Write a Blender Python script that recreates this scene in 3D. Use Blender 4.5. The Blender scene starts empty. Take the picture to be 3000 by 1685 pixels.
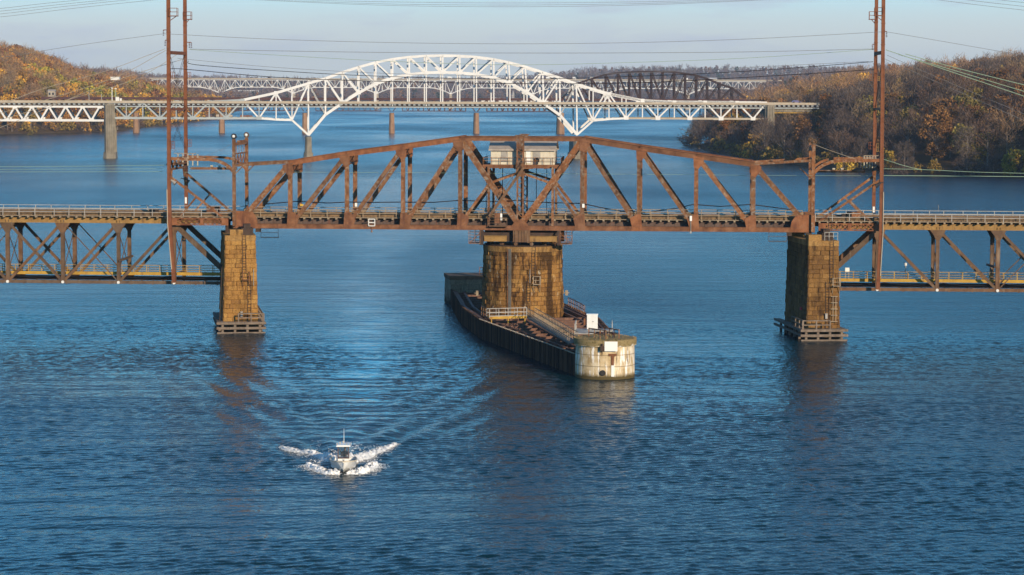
import bpy, math, random
import numpy as np
from mathutils import Vector, Matrix

R = math.radians
scene = bpy.context.scene
col = scene.collection

# ---------------------------------------------------------------- camera, sky, sun, exposure
W0, H0, FPX = 3000.0, 1685.0, 7651.0          # photograph size and focal length in its pixels
CAMH, PITCH, ROLL = 36.5, math.atan(597.9 / 7651.0), 0.0035
cam_data = bpy.data.cameras.new("camera")
cam_data.sensor_width = 36.0
cam_data.lens = 36.0 * FPX / W0
cam_data.clip_start, cam_data.clip_end = 1.0, 40000.0
cam = bpy.data.objects.new("camera", cam_data)
col.objects.link(cam)
cam.matrix_world = (Matrix.Translation((0, 0, CAMH)) @ Matrix.Rotation(math.pi / 2 - PITCH, 4, 'X')
                    @ Matrix.Rotation(ROLL, 4, 'Z'))
scene.camera = cam

SUN_EL, SUN_AZ = R(16.5), R(180 - 26)         # azimuth clockwise from +Y (the view direction)
sun_vec = Vector((math.sin(SUN_AZ) * math.cos(SUN_EL), math.cos(SUN_AZ) * math.cos(SUN_EL), math.sin(SUN_EL)))
sun_data = bpy.data.lights.new("sun", 'SUN')
sun_data.energy = 5.0
sun_data.angle = R(0.5)
sun_data.color = (1.0, 0.80, 0.56)
sun = bpy.data.objects.new("sun", sun_data)
col.objects.link(sun)
sun.rotation_euler = sun_vec.to_track_quat('Z', 'Y').to_euler()

world = bpy.data.worlds.new("World")
scene.world = world
world.use_nodes = True
wn, wl = world.node_tree.nodes, world.node_tree.links
wn.clear()
sky = wn.new('ShaderNodeTexSky')
sky.sky_type = 'NISHITA'
sky.sun_disc = False
sky.sun_elevation = SUN_EL
sky.sun_rotation = SUN_AZ
sky.altitude = 0
sky.air_density = 0.6
sky.dust_density = 0.1
sky.ozone_density = 6.0
bg = wn.new('ShaderNodeBackground')
bg.inputs['Strength'].default_value = 0.145
wo = wn.new('ShaderNodeOutputWorld')
# a few thin mauve cloud wisps low in the sky
tc = wn.new('ShaderNodeTexCoord')
mp = wn.new('ShaderNodeMapping'); mp.inputs['Scale'].default_value = (14, 14, 75)
nz = wn.new('ShaderNodeTexNoise'); nz.inputs['Scale'].default_value = 1.0; nz.inputs['Detail'].default_value = 5
cr = wn.new('ShaderNodeMapRange'); cr.inputs[1].default_value = 0.50; cr.inputs[2].default_value = 0.64
cr.inputs[3].default_value = 0.0; cr.inputs[4].default_value = 0.6
mx = wn.new('ShaderNodeMix'); mx.data_type = 'RGBA'
mx.inputs[7].default_value = (3.7, 4.1, 4.9, 1)
wl.new(tc.outputs['Generated'], mp.inputs['Vector']); wl.new(mp.outputs['Vector'], nz.inputs['Vector'])
wl.new(nz.outputs['Fac'], cr.inputs[0]); wl.new(cr.outputs[0], mx.inputs[0])
tint = wn.new('ShaderNodeMix'); tint.data_type = 'RGBA'; tint.blend_type = 'MULTIPLY'; tint.inputs[0].default_value = 1.0
tint.inputs[7].default_value = (1.0, 0.97, 0.93, 1)      # the photograph's white balance
# pale haze hugging the horizon
sx = wn.new('ShaderNodeSeparateXYZ'); wl.new(tc.outputs['Generated'], sx.inputs[0])
def wmath(op, a, b=0.0):
    m = wn.new('ShaderNodeMath'); m.operation = op
    for s_, x in ((m.inputs[0], a), (m.inputs[1], b)):
        if hasattr(x, 'is_output'): wl.new(x, s_)
        else: s_.default_value = x
    return m.outputs[0]
zz_ = wmath('DIVIDE', sx.outputs['Z'], 0.046)
hz_ = wmath('POWER', 2.718, wmath('MULTIPLY', wmath('POWER', wmath('ABSOLUTE', zz_), 4.0), -1.0))
hzm = wn.new('ShaderNodeMix'); hzm.data_type = 'RGBA'
hzm.inputs[7].default_value = (4.5, 5.0, 5.25, 1)
wb = wn.new('ShaderNodeMix'); wb.data_type = 'RGBA'; wb.blend_type = 'MULTIPLY'; wb.inputs[0].default_value = 1.0
wb.inputs[7].default_value = (0.58, 1.50, 1.36, 1)
wl.new(sky.outputs['Color'], wb.inputs[6])
wl.new(hz_, hzm.inputs[0]); wl.new(wb.outputs[2], hzm.inputs[6])
wl.new(hzm.outputs[2], tint.inputs[6]); wl.new(tint.outputs[2], mx.inputs[6]); wl.new(mx.outputs[2], bg.inputs['Color'])
wl.new(bg.outputs[0], wo.inputs['Surface'])

scene.view_settings.view_transform = 'Standard'
scene.view_settings.look = 'None'
scene.view_settings.exposure = 0.0
scene.view_settings.gamma = 1.0
scene.cycles.max_bounces = 6
scene.cycles.diffuse_bounces = 2
scene.cycles.glossy_bounces = 3
scene.cycles.transparent_max_bounces = 8

# ---------------------------------------------------------------- pixel rays: where things stand was surveyed from the photograph
CP = Vector((0, 0, CAMH))
_f = Vector((0, math.cos(PITCH), -math.sin(PITCH)))
_u0 = Vector((0, math.sin(PITCH), math.cos(PITCH)))
_r0 = Vector((1, 0, 0))
_r = _r0 * math.cos(ROLL) + _u0 * math.sin(ROLL)
_u = _u0 * math.cos(ROLL) - _r0 * math.sin(ROLL)

def ray(u, v):
    return _f + _r * ((u - W0 / 2) / FPX) + _u * ((H0 / 2 - v) / FPX)

def on_z(u, v, z=0.0):
    d = ray(u, v)
    return CP + d * ((z - CAMH) / d.z)

def at_y(u, v, y):
    d = ray(u, v)
    return CP + d * (y / d.y)

class Frame:
    """A vertical plane carrying a bridge: e runs along it, n points away from the camera."""
    def __init__(s, u0, depth, phi_deg):
        p = at_y(u0, 300, depth)
        s.o = Vector((p.x, p.y, 0))
        a = R(phi_deg)
        s.e = Vector((math.cos(a), -math.sin(a), 0))
        s.n = Vector((math.sin(a), math.cos(a), 0))
    def px(s, u, v, t=0.0):
        d = ray(u, v)
        o = s.o + s.n * t
        k = (o - CP).dot(s.n) / d.dot(s.n)
        return CP + d * k
    def at(s, a, t, z):
        return s.o + s.e * a + s.n * t + Vector((0, 0, z))
    def coords(s, p):
        q = p - s.o
        return q.dot(s.e), q.dot(s.n), p.z

# ---------------------------------------------------------------- objects
POS = {}
Z = Vector((0, 0, 1))

def tag(o, label=None, cat=None, group=None, kind=None):
    if label: o["label"] = label
    if cat: o["category"] = cat
    if group: o["group"] = group
    if kind: o["kind"] = kind
    return o

def thing(name, loc, label, cat, group=None):
    o = bpy.data.objects.new(name, None)
    col.objects.link(o)
    o.empty_display_size = 0.5
    o.location = loc
    POS[o.name] = Vector(loc)
    return tag(o, label, cat, group)

def link_mesh(name, me, mats, parent=None, origin=None):
    o = bpy.data.objects.new(name, me)
    col.objects.link(o)
    for m in (mats if isinstance(mats, (list, tuple)) else [mats]):
        if len(me.materials) < (len(mats) if isinstance(mats, (list, tuple)) else 1):
            me.materials.append(m)
    org = Vector(origin)
    if parent is not None:
        o.parent = parent
        o.location = org - POS[parent.name]
    else:
        o.location = org
    POS[o.name] = org
    return o

def dup(o, parent, origin):
    c = o.copy()
    col.objects.link(c)
    c.parent = parent
    org = Vector(origin)
    c.location = org - (POS[parent.name] if parent is not None else Vector((0, 0, 0)))
    POS[c.name] = org
    return c

class MB:
    """Collects simple solids and links them as one mesh object."""
    def __init__(s):
        s.v, s.f, s.m = [], [], []
    def add(s, vs, fs, mi=0):
        k = len(s.v)
        s.v += [tuple(p) for p in vs]
        s.f += [tuple(i + k for i in f) for f in fs]
        s.m += [mi] * len(fs)
    def obox(s, c, a, b, d, mi=0):
        """box about c with half-axis vectors a, b, d"""
        c = Vector(c)
        vs = [c + a * i + b * j + d * k for i in (-1, 1) for j in (-1, 1) for k in (-1, 1)]
        fs = [(0, 1, 3, 2), (4, 6, 7, 5), (0, 4, 5, 1), (2, 3, 7, 6), (0, 2, 6, 4), (1, 5, 7, 3)]
        s.add(vs, fs, mi)
    def box(s, c, sx, sy, sz, ex=Vector((1, 0, 0)), mi=0):
        ey = Z.cross(ex)
        s.obox(c, ex * sx / 2, ey * sy / 2, Z * sz / 2, mi)
    def bar(s, p, q, w, d, n, ext=0.0, mi=0):
        """p to q; d across n, w across the other way"""
        p, q = Vector(p), Vector(q)
        t = (q - p)
        L = t.length
        if L < 1e-6: return
        t /= L
        nn = n - t * n.dot(t)
        if nn.length < 1e-4:
            nn = t.orthogonal()
        nn.normalize()
        m = t.cross(nn)
        s.obox((p + q) / 2, t * (L / 2 + ext), nn * d / 2, m * w / 2, mi)
    def built(s, p, q, w, d, n, ext=0.0):
        """riveted member: box web between two proud flange plates on each face"""
        p, q = Vector(p), Vector(q)
        t = (q - p).normalized()
        nn = (n - t * n.dot(t)).normalized()
        m = t.cross(nn)
        s.bar(p, q, w * 0.9, d * 0.86, n, ext)
        for sg in (-1, 1):
            o = m * (sg * w * 0.38)
            s.bar(p + o, q + o, w * 0.24, d, n, ext - 0.01)
    def laced(s, p, q, w, d, n, step, leg=0.22, bar=0.1):
        """two legs with zig-zag lacing"""
        p, q = Vector(p), Vector(q)
        t = (q - p)
        L = t.length
        t /= L
        nn = (n - t * n.dot(t)).normalized()
        m = t.cross(nn)
        for sg in (-1, 1):
            o = m * (sg * (w - leg) / 2)
            s.bar(p + o, q + o, leg, d, n)
        k = max(2, int(L / step))
        for i in range(k):
            a = p + t * (L * i / k)
            b = p + t * (L * (i + 1) / k)
            sg = 1 if i % 2 else -1
            for face in (-1, 1):
                off = nn * (face * (d / 2 - 0.03))
                s.bar(a - m * (sg * (w - leg) / 2) + off, b + m * (sg * (w - leg) / 2) + off, bar, 0.03, n)
    def tube(s, pts, r, n=5, mi=0):
        pts = [Vector(p) for p in pts]
        rr = r if isinstance(r, (list, tuple)) else [r] * len(pts)
        vs, fs = [], []
        for i, p in enumerate(pts):
            t = (pts[min(i + 1, len(pts) - 1)] - pts[max(i - 1, 0)]).normalized()
            a = Vector((0, 0, 1)) if abs(t.z) < 0.9 else Vector((1, 0, 0))
            x = t.cross(a).normalized()
            y = t.cross(x)
            for k in range(n):
                an = 2 * math.pi * k / n
                vs.append(p + (x * math.cos(an) + y * math.sin(an)) * rr[i])
        for i in range(len(pts) - 1):
            for k in range(n):
                fs.append((i * n + k, i * n + (k + 1) % n, (i + 1) * n + (k + 1) % n, (i + 1) * n + k))
        fs.append(tuple(range(n - 1, -1, -1)))
        fs.append(tuple((len(pts) - 1) * n + k for k in range(n)))
        s.add(vs, fs, mi)
    def lathe(s, c, prof, n=40, mi=0, cap=True):
        """prof: (radius, z) from the bottom up, about the vertical through c"""
        vs, fs = [], []
        for r_, z_ in prof:
            for k in range(n):
                an = 2 * math.pi * k / n
                vs.append((c[0] + r_ * math.cos(an), c[1] + r_ * math.sin(an), z_))
        for i in range(len(prof) - 1):
            for k in range(n):
                fs.append((i * n + k, i * n + (k + 1) % n, (i + 1) * n + (k + 1) % n, (i + 1) * n + k))
        if cap:
            fs.append(tuple(range(n - 1, -1, -1)))
            fs.append(tuple((len(prof) - 1) * n + k for k in range(n)))
        s.add(vs, fs, mi)
    def prism(s, poly, h, mi=0):
        """poly: planar points; h: the thickness vector"""
        n = len(poly)
        vs = [Vector(p) for p in poly] + [Vector(p) + h for p in poly]
        fs = [tuple(range(n - 1, -1, -1)), tuple(range(n, 2 * n))]
        fs += [(i, (i + 1) % n, n + (i + 1) % n, n + i) for i in range(n)]
        s.add(vs, fs, mi)
    def ball(s, c, r, nu=8, nv=6, mi=0):
        prof = [(max(1e-3, r * math.sin(math.pi * i / nv)), c[2] - r * math.cos(math.pi * i / nv)) for i in range(nv + 1)]
        s.lathe(c, prof, nu, mi)
    def torus(s, c, ax, r, rr, n=14, k=6, mi=0):
        ax = Vector(ax).normalized()
        x = ax.orthogonal().normalized()
        y = ax.cross(x)
        vs, fs = [], []
        for i in range(n):
            a = 2 * math.pi * i / n
            d = x * math.cos(a) + y * math.sin(a)
            for j in range(k):
                b = 2 * math.pi * j / k
                vs.append(Vector(c) + d * (r + rr * math.cos(b)) + ax * (rr * math.sin(b)))
        for i in range(n):
            for j in range(k):
                fs.append((i * k + j, ((i + 1) % n) * k + j, ((i + 1) % n) * k + (j + 1) % k, i * k + (j + 1) % k))
        s.add(vs, fs, mi)
    def build(s, name, mats, parent=None, origin=None, smooth=False):
        if origin is None:
            if parent is not None:
                origin = POS[parent.name]
            else:
                a = np.array(s.v)
                origin = ((a[:, 0].min() + a[:, 0].max()) / 2, (a[:, 1].min() + a[:, 1].max()) / 2, a[:, 2].min())
        ox, oy, oz = origin
        me = bpy.data.meshes.new(name)
        me.from_pydata([(x - ox, y - oy, z - oz) for x, y, z in s.v], [], s.f)
        ml = mats if isinstance(mats, (list, tuple)) else [mats]
        for m in ml: me.materials.append(m)
        if len(ml) > 1:
            me.polygons.foreach_set('material_index', s.m)
        if smooth:
            me.polygons.foreach_set('use_smooth', [True] * len(me.polygons))
        me.update()
        return link_mesh(name, me, mats, parent, origin)

def np_mesh(name, verts, faces, mats, parent=None, origin=(0, 0, 0), mi=None, smooth=False, recalc=False):
    """verts n x 3, faces m x k (k = 3 or 4)"""
    me = bpy.data.meshes.new(name)
    k = faces.shape[1]
    me.vertices.add(len(verts))
    me.vertices.foreach_set('co', np.ascontiguousarray(verts - np.array(origin), dtype=np.float32).ravel())
    me.loops.add(faces.size)
    me.loops.foreach_set('vertex_index', np.ascontiguousarray(faces, dtype=np.int32).ravel())
    me.polygons.add(len(faces))
    me.polygons.foreach_set('loop_start', np.arange(0, faces.size, k, dtype=np.int32))
    me.polygons.foreach_set('loop_total', np.full(len(faces), k, dtype=np.int32))
    ml = mats if isinstance(mats, (list, tuple)) else [mats]
    for m in ml: me.materials.append(m)
    if mi is not None: me.polygons.foreach_set('material_index', np.asarray(mi, dtype=np.int32))
    if smooth: me.polygons.foreach_set('use_smooth', np.ones(len(faces), dtype=bool))
    me.update(calc_edges=True)
    return link_mesh(name, me, mats, parent, origin)

# ---------------------------------------------------------------- materials
MAT = {}

class NT:
    def __init__(s, name):
        s.mat = bpy.data.materials.new(name)
        s.mat.use_nodes = True
        s.n, s.l = s.mat.node_tree.nodes, s.mat.node_tree.links
        s.b = s.n['Principled BSDF']
        s.out = s.n['Material Output']
        MAT[name] = s.mat
        s._pos = None
    def pos(s):
        if s._pos is None: s._pos = s.n.new('ShaderNodeNewGeometry')
        return s._pos
    def noise(s, scale, stretch=(1, 1, 1), detail=5, rough=0.55, dist=0.0, off=(0, 0, 0)):
        m = s.n.new('ShaderNodeMapping')
        m.inputs['Scale'].default_value = stretch
        m.inputs['Location'].default_value = off
        s.l.new(s.pos().outputs['Position'], m.inputs['Vector'])
        t = s.n.new('ShaderNodeTexNoise')
        t.inputs['Scale'].default_value = scale
        t.inputs['Detail'].default_value = detail
        t.inputs['Roughness'].default_value = rough
        t.inputs['Distortion'].default_value = dist
        s.l.new(m.outputs[0], t.inputs['Vector'])
        return t.outputs['Fac']
    def ramp(s, fac, stops):
        r = s.n.new('ShaderNodeValToRGB')
        e = r.color_ramp.elements
        while len(e) < len(stops): e.new(0.5)
        for el, (p, c) in zip(e, stops):
            el.position = p
            el.color = (c[0], c[1], c[2], 1)
        s.l.new(fac, r.inputs[0])
        return r.outputs[0]
    def rng(s, fac, a, b, c=0.0, d=1.0):
        r = s.n.new('ShaderNodeMapRange')
        for i, x in enumerate((a, b, c, d)): r.inputs[i + 1].default_value = x
        s.l.new(fac, r.inputs[0])
        return r.outputs[0]
    def mix(s, fac, a, b, mode='MIX'):
        m = s.n.new('ShaderNodeMix')
        m.data_type = 'RGBA'
        m.blend_type = mode
        for sock, x in ((m.inputs[0], fac), (m.inputs[6], a), (m.inputs[7], b)):
            if hasattr(x, 'is_output'): s.l.new(x, sock)
            elif isinstance(x, (int, float)): sock.default_value = x
            else: sock.default_value = (x[0], x[1], x[2], 1)
        return m.outputs[2]
    def math(s, op, a, b=0.0):
        m = s.n.new('ShaderNodeMath')
        m.operation = op
        for sock, x in ((m.inputs[0], a), (m.inputs[1], b)):
            if hasattr(x, 'is_output'): s.l.new(x, sock)
            else: sock.default_value = x
        return m.outputs[0]
    def bump(s, h, strength=0.4, dist=0.05):
        b = s.n.new('ShaderNodeBump')
        b.inputs['Strength'].default_value = strength
        b.inputs['Distance'].default_value = dist
        s.l.new(h, b.inputs['Height'])
        s.l.new(b.outputs[0], s.b.inputs['Normal'])
    def color(s, c):
        if hasattr(c, 'is_output'): s.l.new(c, s.b.inputs['Base Color'])
        else: s.b.inputs['Base Color'].default_value = (c[0], c[1], c[2], 1)
        return s
    def set(s, rough=0.7, metal=0.0, spec=0.5):
        s.b.inputs['Roughness'].default_value = rough
        s.b.inputs['Metallic'].default_value = metal
        s.b.inputs['Specular IOR Level'].default_value = spec
        return s

def weathered(name, stops, scale=0.9, patch=None, patch_at=(0.6, 0.72), streak=None, streak_at=(0.58, 0.75), fine=0.35, rough=0.75, spec=0.3):
    t = NT(name)
    c = t.ramp(t.noise(scale, detail=7, rough=0.65), stops)
    if patch is not None:
        c = t.mix(t.rng(t.noise(scale * 2.3, detail=8, rough=0.7, off=(7, 3, 1)), *patch_at), c, patch)
    if streak is not None:
        c = t.mix(t.rng(t.noise(1.6, stretch=(1, 1, 0.16), detail=5, off=(2, 9, 4)), *streak_at), c, streak)
    if name in ('rust_steel', 'brown_steel', 'rust_plate'):      # no two members have rusted alike
        oi = t.n.new('ShaderNodeObjectInfo')
        c = t.mix(1.0, c, t.ramp(oi.outputs['Random'], [(0.0, (0.74, 0.78, 0.84)), (0.35, (1.0, 0.98, 0.95)), (0.7, (1.16, 1.0, 0.86)), (1.0, (0.9, 0.98, 1.1))]), 'MULTIPLY')
    fn = t.noise(scale * 9, detail=4, off=(5, 5, 5))
    c = t.mix(fine, c, t.ramp(fn, [(0.25, (0.25, 0.25, 0.25)), (0.75, (1, 1, 1))]), 'MULTIPLY')
    t.color(c).set(rough, 0.0, spec)
    t.bump(fn, 0.25, 0.03)
    return t.mat

def plain(name, c, rough=0.6, spec=0.4, vary=0.2, metal=0.0):
    t = NT(name)
    n = t.noise(2.0, detail=5)
    k = t.mix(vary, c, t.ramp(n, [(0.3, tuple(x * 0.45 for x in c)), (0.7, c)]))
    t.color(k).set(rough, metal, spec)
    return t.mat

weathered('rust_steel', [(0.28, (0.068, 0.032, 0.016)), (0.45, (0.175, 0.077, 0.032)), (0.58, (0.265, 0.118, 0.048)), (0.75, (0.21, 0.135, 0.088))],
          0.9, patch=(0.30, 0.225, 0.165), patch_at=(0.51, 0.61), streak=(0.13, 0.05, 0.027))
weathered('rust_plate', [(0.28, (0.105, 0.043, 0.020)), (0.48, (0.205, 0.086, 0.038)), (0.62, (0.280, 0.127, 0.060)), (0.78, (0.24, 0.145, 0.092))],
          0.8, patch=(0.12, 0.048, 0.030), streak=(0.12, 0.045, 0.026))
weathered('pole_rust', [(0.25, (0.11, 0.038, 0.018)), (0.5, (0.215, 0.076, 0.033)), (0.8, (0.25, 0.105, 0.052))],
          0.8, patch=(0.20, 0.06, 0.03), streak=(0.22, 0.07, 0.035), fine=0.3)
weathered('brown_steel', [(0.25, (0.075, 0.044, 0.027)), (0.5, (0.155, 0.092, 0.052)), (0.8, (0.20, 0.145, 0.10))],
          0.8, patch=(0.15, 0.065, 0.035), streak=(0.25, 0.20, 0.15))
weathered('dark_steel', [(0.3, (0.035, 0.022, 0.016)), (0.7, (0.085, 0.055, 0.04))], 0.9, streak=(0.12, 0.05, 0.03))
weathered('girder_dark', [(0.3, (0.075, 0.048, 0.040)), (0.7, (0.16, 0.108, 0.088))], 0.7, streak=(0.15, 0.06, 0.035))
weathered('yellow_beam', [(0.3, (0.40, 0.23, 0.035)), (0.7, (0.58, 0.36, 0.06))], 0.8, patch=(0.3, 0.16, 0.05), streak=(0.25, 0.12, 0.04))
weathered('ochre_girder', [(0.3, (0.25, 0.14, 0.045)), (0.7, (0.40, 0.24, 0.08))], 0.8, patch=(0.16, 0.075, 0.04), streak=(0.10, 0.055, 0.03))
weathered('tie_timber', [(0.3, (0.12, 0.072, 0.036)), (0.7, (0.29, 0.19, 0.10))], 1.6, streak=(0.08, 0.05, 0.035))
weathered('fender_timber', [(0.3, (0.10, 0.05, 0.032)), (0.7, (0.24, 0.125, 0.085))], 1.2, patch=(0.30, 0.22, 0.17), streak=(0.07, 0.045, 0.03))
weathered('grey_timber', [(0.3, (0.13, 0.095, 0.07)), (0.7, (0.27, 0.21, 0.16))], 1.4, patch=(0.12, 0.10, 0.06), streak=(0.08, 0.06, 0.045))
t = NT('sheet_pile')
c = t.ramp(t.pos().outputs['Random Per Island'], [(0, (0.020, 0.014, 0.012)), (0.6, (0.062, 0.038, 0.026)), (1, (0.13, 0.075, 0.048))])
c = t.mix(t.rng(t.noise(1.6, stretch=(1, 1, 0.16), detail=5), 0.55, 0.72), c, (0.13, 0.062, 0.038))
t.color(c).set(0.85, 0, 0.2)
weathered('galvanised', [(0.3, (0.28, 0.27, 0.25)), (0.7, (0.46, 0.44, 0.41))], 1.0, patch=(0.38, 0.27, 0.2), patch_at=(0.62, 0.75), rough=0.5)
weathered('tan_rail', [(0.3, (0.22, 0.165, 0.11)), (0.7, (0.40, 0.32, 0.22))], 1.0, patch=(0.3, 0.16, 0.1), rough=0.6)
weathered('white_paint', [(0.3, (0.66, 0.65, 0.62)), (0.7, (0.80, 0.79, 0.76))], 1.3, patch=(0.5, 0.44, 0.36), patch_at=(0.66, 0.8), fine=0.1, rough=0.45)
weathered('cream_siding', [(0.3, (0.56, 0.50, 0.39)), (0.7, (0.70, 0.65, 0.53))], 1.0, patch=(0.42, 0.35, 0.25), patch_at=(0.64, 0.8), streak=(0.5, 0.42, 0.3), fine=0.15)
weathered('grey_board', [(0.3, (0.30, 0.28, 0.25)), (0.7, (0.45, 0.42, 0.38))], 2.0, streak=(0.24, 0.2, 0.17))
weathered('shed_roof', [(0.3, (0.36, 0.30, 0.25)), (0.7, (0.50, 0.44, 0.38))], 1.0, patch=(0.3, 0.2, 0.15), streak=(0.3, 0.23, 0.18))
weathered('bridge_white', [(0.3, (0.60, 0.61, 0.61)), (0.7, (0.77, 0.77, 0.76))], 0.12, patch=(0.50, 0.42, 0.33), patch_at=(0.68, 0.78), fine=0.12, rough=0.5)
weathered('bridge_grey', [(0.3, (0.27, 0.31, 0.33)), (0.7, (0.40, 0.44, 0.45))], 0.12, patch=(0.40, 0.26, 0.16), patch_at=(0.66, 0.76), fine=0.1, rough=0.5)  # side spans: the shade on their steel is put into this grey
weathered('parapet_tan', [(0.3, (0.36, 0.31, 0.24)), (0.7, (0.48, 0.42, 0.33))], 0.2, streak=(0.45, 0.30, 0.18), fine=0.12)
weathered('concrete_grey', [(0.3, (0.17, 0.148, 0.11)), (0.7, (0.30, 0.265, 0.205))], 0.35, streak=(0.12, 0.10, 0.07), fine=0.2)
weathered('pier_brick', [(0.3, (0.24, 0.13, 0.075)), (0.7, (0.40, 0.25, 0.15))], 0.3, streak=(0.16, 0.09, 0.055), fine=0.25)
weathered('railway_brown', [(0.3, (0.055, 0.022, 0.018)), (0.7, (0.105, 0.044, 0.034))], 0.15, fine=0.15)
weathered('railway_dark', [(0.3, (0.026, 0.013, 0.010)), (0.7, (0.05, 0.025, 0.019))], 0.15, fine=0.15)
plain('black_metal', (0.02, 0.02, 0.022), 0.5)
plain('dark_rubber', (0.03, 0.028, 0.026), 0.8)
plain('insulator', (0.55, 0.48, 0.36), 0.3)
plain('insulator_brown', (0.12, 0.03, 0.02), 0.3)
plain('wire_grey', (0.20, 0.20, 0.21), 0.6)
plain('wire_copper', (0.30, 0.42, 0.30), 0.6)
plain('cable_black', (0.025, 0.02, 0.022), 0.6)
plain('lamp_glass', (0.75, 0.75, 0.72), 0.15, 0.6, 0.1)
plain('red_plastic', (0.5, 0.03, 0.05), 0.5)
plain('yellow_paint', (0.65, 0.40, 0.04), 0.5)
plain('white_gloss', (0.80, 0.80, 0.77), 0.3, 0.5, 0.05)
weathered('conduit_grey', [(0.3, (0.13, 0.125, 0.12)), (0.7, (0.27, 0.26, 0.24))], 0.5, streak=(0.5, 0.46, 0.4))
plain('asphalt', (0.06, 0.06, 0.06), 0.9)
plain('truck_white', (0.75, 0.75, 0.74), 0.4, 0.5, 0.05)
plain('car_blue', (0.08, 0.08, 0.22), 0.3, 0.5, 0.05)
plain('soil_rock', (0.16, 0.12, 0.085), 0.9)

# squared rock-faced stone: every block a little different, rust-gold with dark and white runs
def stone(name, base, dark, pale, white=(0.62, 0.52, 0.38), white_at=(0.70, 0.80), dark_at=(0.52, 0.70)):
    t = NT(name)
    isl = t.pos().outputs['Random Per Island']
    c = t.ramp(isl, [(0.0, dark), (0.35, base), (0.75, base), (1.0, pale)])
    c = t.mix(0.45, c, t.ramp(t.noise(0.35, detail=4), [(0.3, dark), (0.5, base), (0.75, pale)]))
    c = t.mix(t.rng(t.noise(0.9, stretch=(1, 1, 0.22), detail=6, rough=0.65, off=(3, 1, 8)), dark_at[0], dark_at[1], 0, 0.9), c, tuple(x * 0.38 for x in dark))
    c = t.mix(t.rng(t.noise(1.5, stretch=(1, 1, 0.3), detail=6, rough=0.7, off=(11, 4, 2)), white_at[0], white_at[1], 0, 0.75), c, white)
    pz = t.n.new('ShaderNodeSeparateXYZ'); t.l.new(t.pos().outputs['Position'], pz.inputs[0])
    wob = t.math('ADD', pz.outputs['Z'], t.math('MULTIPLY', t.math('SUBTRACT', t.noise(1.0, detail=4), 0.5), 1.6))
    c = t.mix(t.rng(wob, 1.5, 0.4), c, (0.035, 0.030, 0.014))      # tide mark
    fn = t.noise(7.0, detail=5)
    c = t.mix(0.6, c, t.ramp(fn, [(0.3, (0.2, 0.2, 0.2)), (0.65, (1, 1, 1))]), 'MULTIPLY')
    t.color(c).set(0.9, 0, 0.2)
    t.bump(fn, 0.8, 0.10)
    return t.mat
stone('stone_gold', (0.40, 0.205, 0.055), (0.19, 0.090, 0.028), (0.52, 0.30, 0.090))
stone('stone_cap', (0.38, 0.215, 0.072), (0.26, 0.14, 0.05), (0.50, 0.32, 0.13), white_at=(0.66, 0.8))
stone('stone_pivot', (0.36, 0.180, 0.050), (0.14, 0.070, 0.026), (0.50, 0.29, 0.09), white=(0.78, 0.66, 0.48), white_at=(0.61, 0.70), dark_at=(0.47, 0.57))
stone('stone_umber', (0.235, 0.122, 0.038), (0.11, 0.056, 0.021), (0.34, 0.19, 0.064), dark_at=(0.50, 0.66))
stone('nose_stone', (0.34, 0.28, 0.19), (0.20, 0.16, 0.11), (0.44, 0.37, 0.26))
stone('stone_brown', (0.22, 0.14, 0.085), (0.13, 0.08, 0.05), (0.30, 0.20, 0.12))
t = NT('mortar'); t.color(t.ramp(t.noise(1.5), [(0.3, (0.06, 0.035, 0.016)), (0.7, (0.13, 0.075, 0.03))])).set(0.95, 0, 0.1)

# limestained concrete of the fender nose
t = NT('nose_concrete')
c = t.ramp(t.noise(0.8, detail=6), [(0.32, (0.36, 0.25, 0.12)), (0.5, (0.58, 0.45, 0.27)), (0.66, (0.72, 0.62, 0.44))])
c = t.mix(t.rng(t.noise(2.6, stretch=(1, 1, 0.12), detail=6, rough=0.65, off=(1, 6, 3)), 0.525, 0.57), c, (0.86, 0.84, 0.79))
c = t.mix(t.rng(t.noise(2.4, stretch=(1, 1, 0.2), detail=5, off=(8, 2, 5)), 0.60, 0.70), c, (0.07, 0.05, 0.03))
pz = t.n.new('ShaderNodeSeparateXYZ'); t.l.new(t.pos().outputs['Position'], pz.inputs[0])
wob = t.math('ADD', pz.outputs['Z'], t.math('MULTIPLY', t.math('SUBTRACT', t.noise(1.2, detail=4), 0.5), 0.7))
for zj in (1.6, 3.02):      # lift joints in the pour
    c = t.mix(t.rng(t.math('ABSOLUTE', t.math('SUBTRACT', pz.outputs['Z'], zj)), 0.07, 0.02, 0, 0.7), c, (0.16, 0.11, 0.06))
c = t.mix(t.rng(wob, 0.75, 0.3), c, (0.10, 0.075, 0.03))
c = t.mix(t.rng(wob, 4.05, 4.2), c, t.ramp(t.noise(2.5, detail=6), [(0.35, (0.13, 0.105, 0.042)), (0.5, (0.30, 0.225, 0.11)), (0.65, (0.20, 0.165, 0.07))]))
fn = t.noise(6, detail=5)
c = t.mix(0.22, c, t.ramp(fn, [(0.25, (0.35, 0.35, 0.35)), (0.7, (1, 1, 1))]), 'MULTIPLY')
t.color(c).set(0.9, 0, 0.2); t.bump(fn, 0.5, 0.05)

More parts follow.
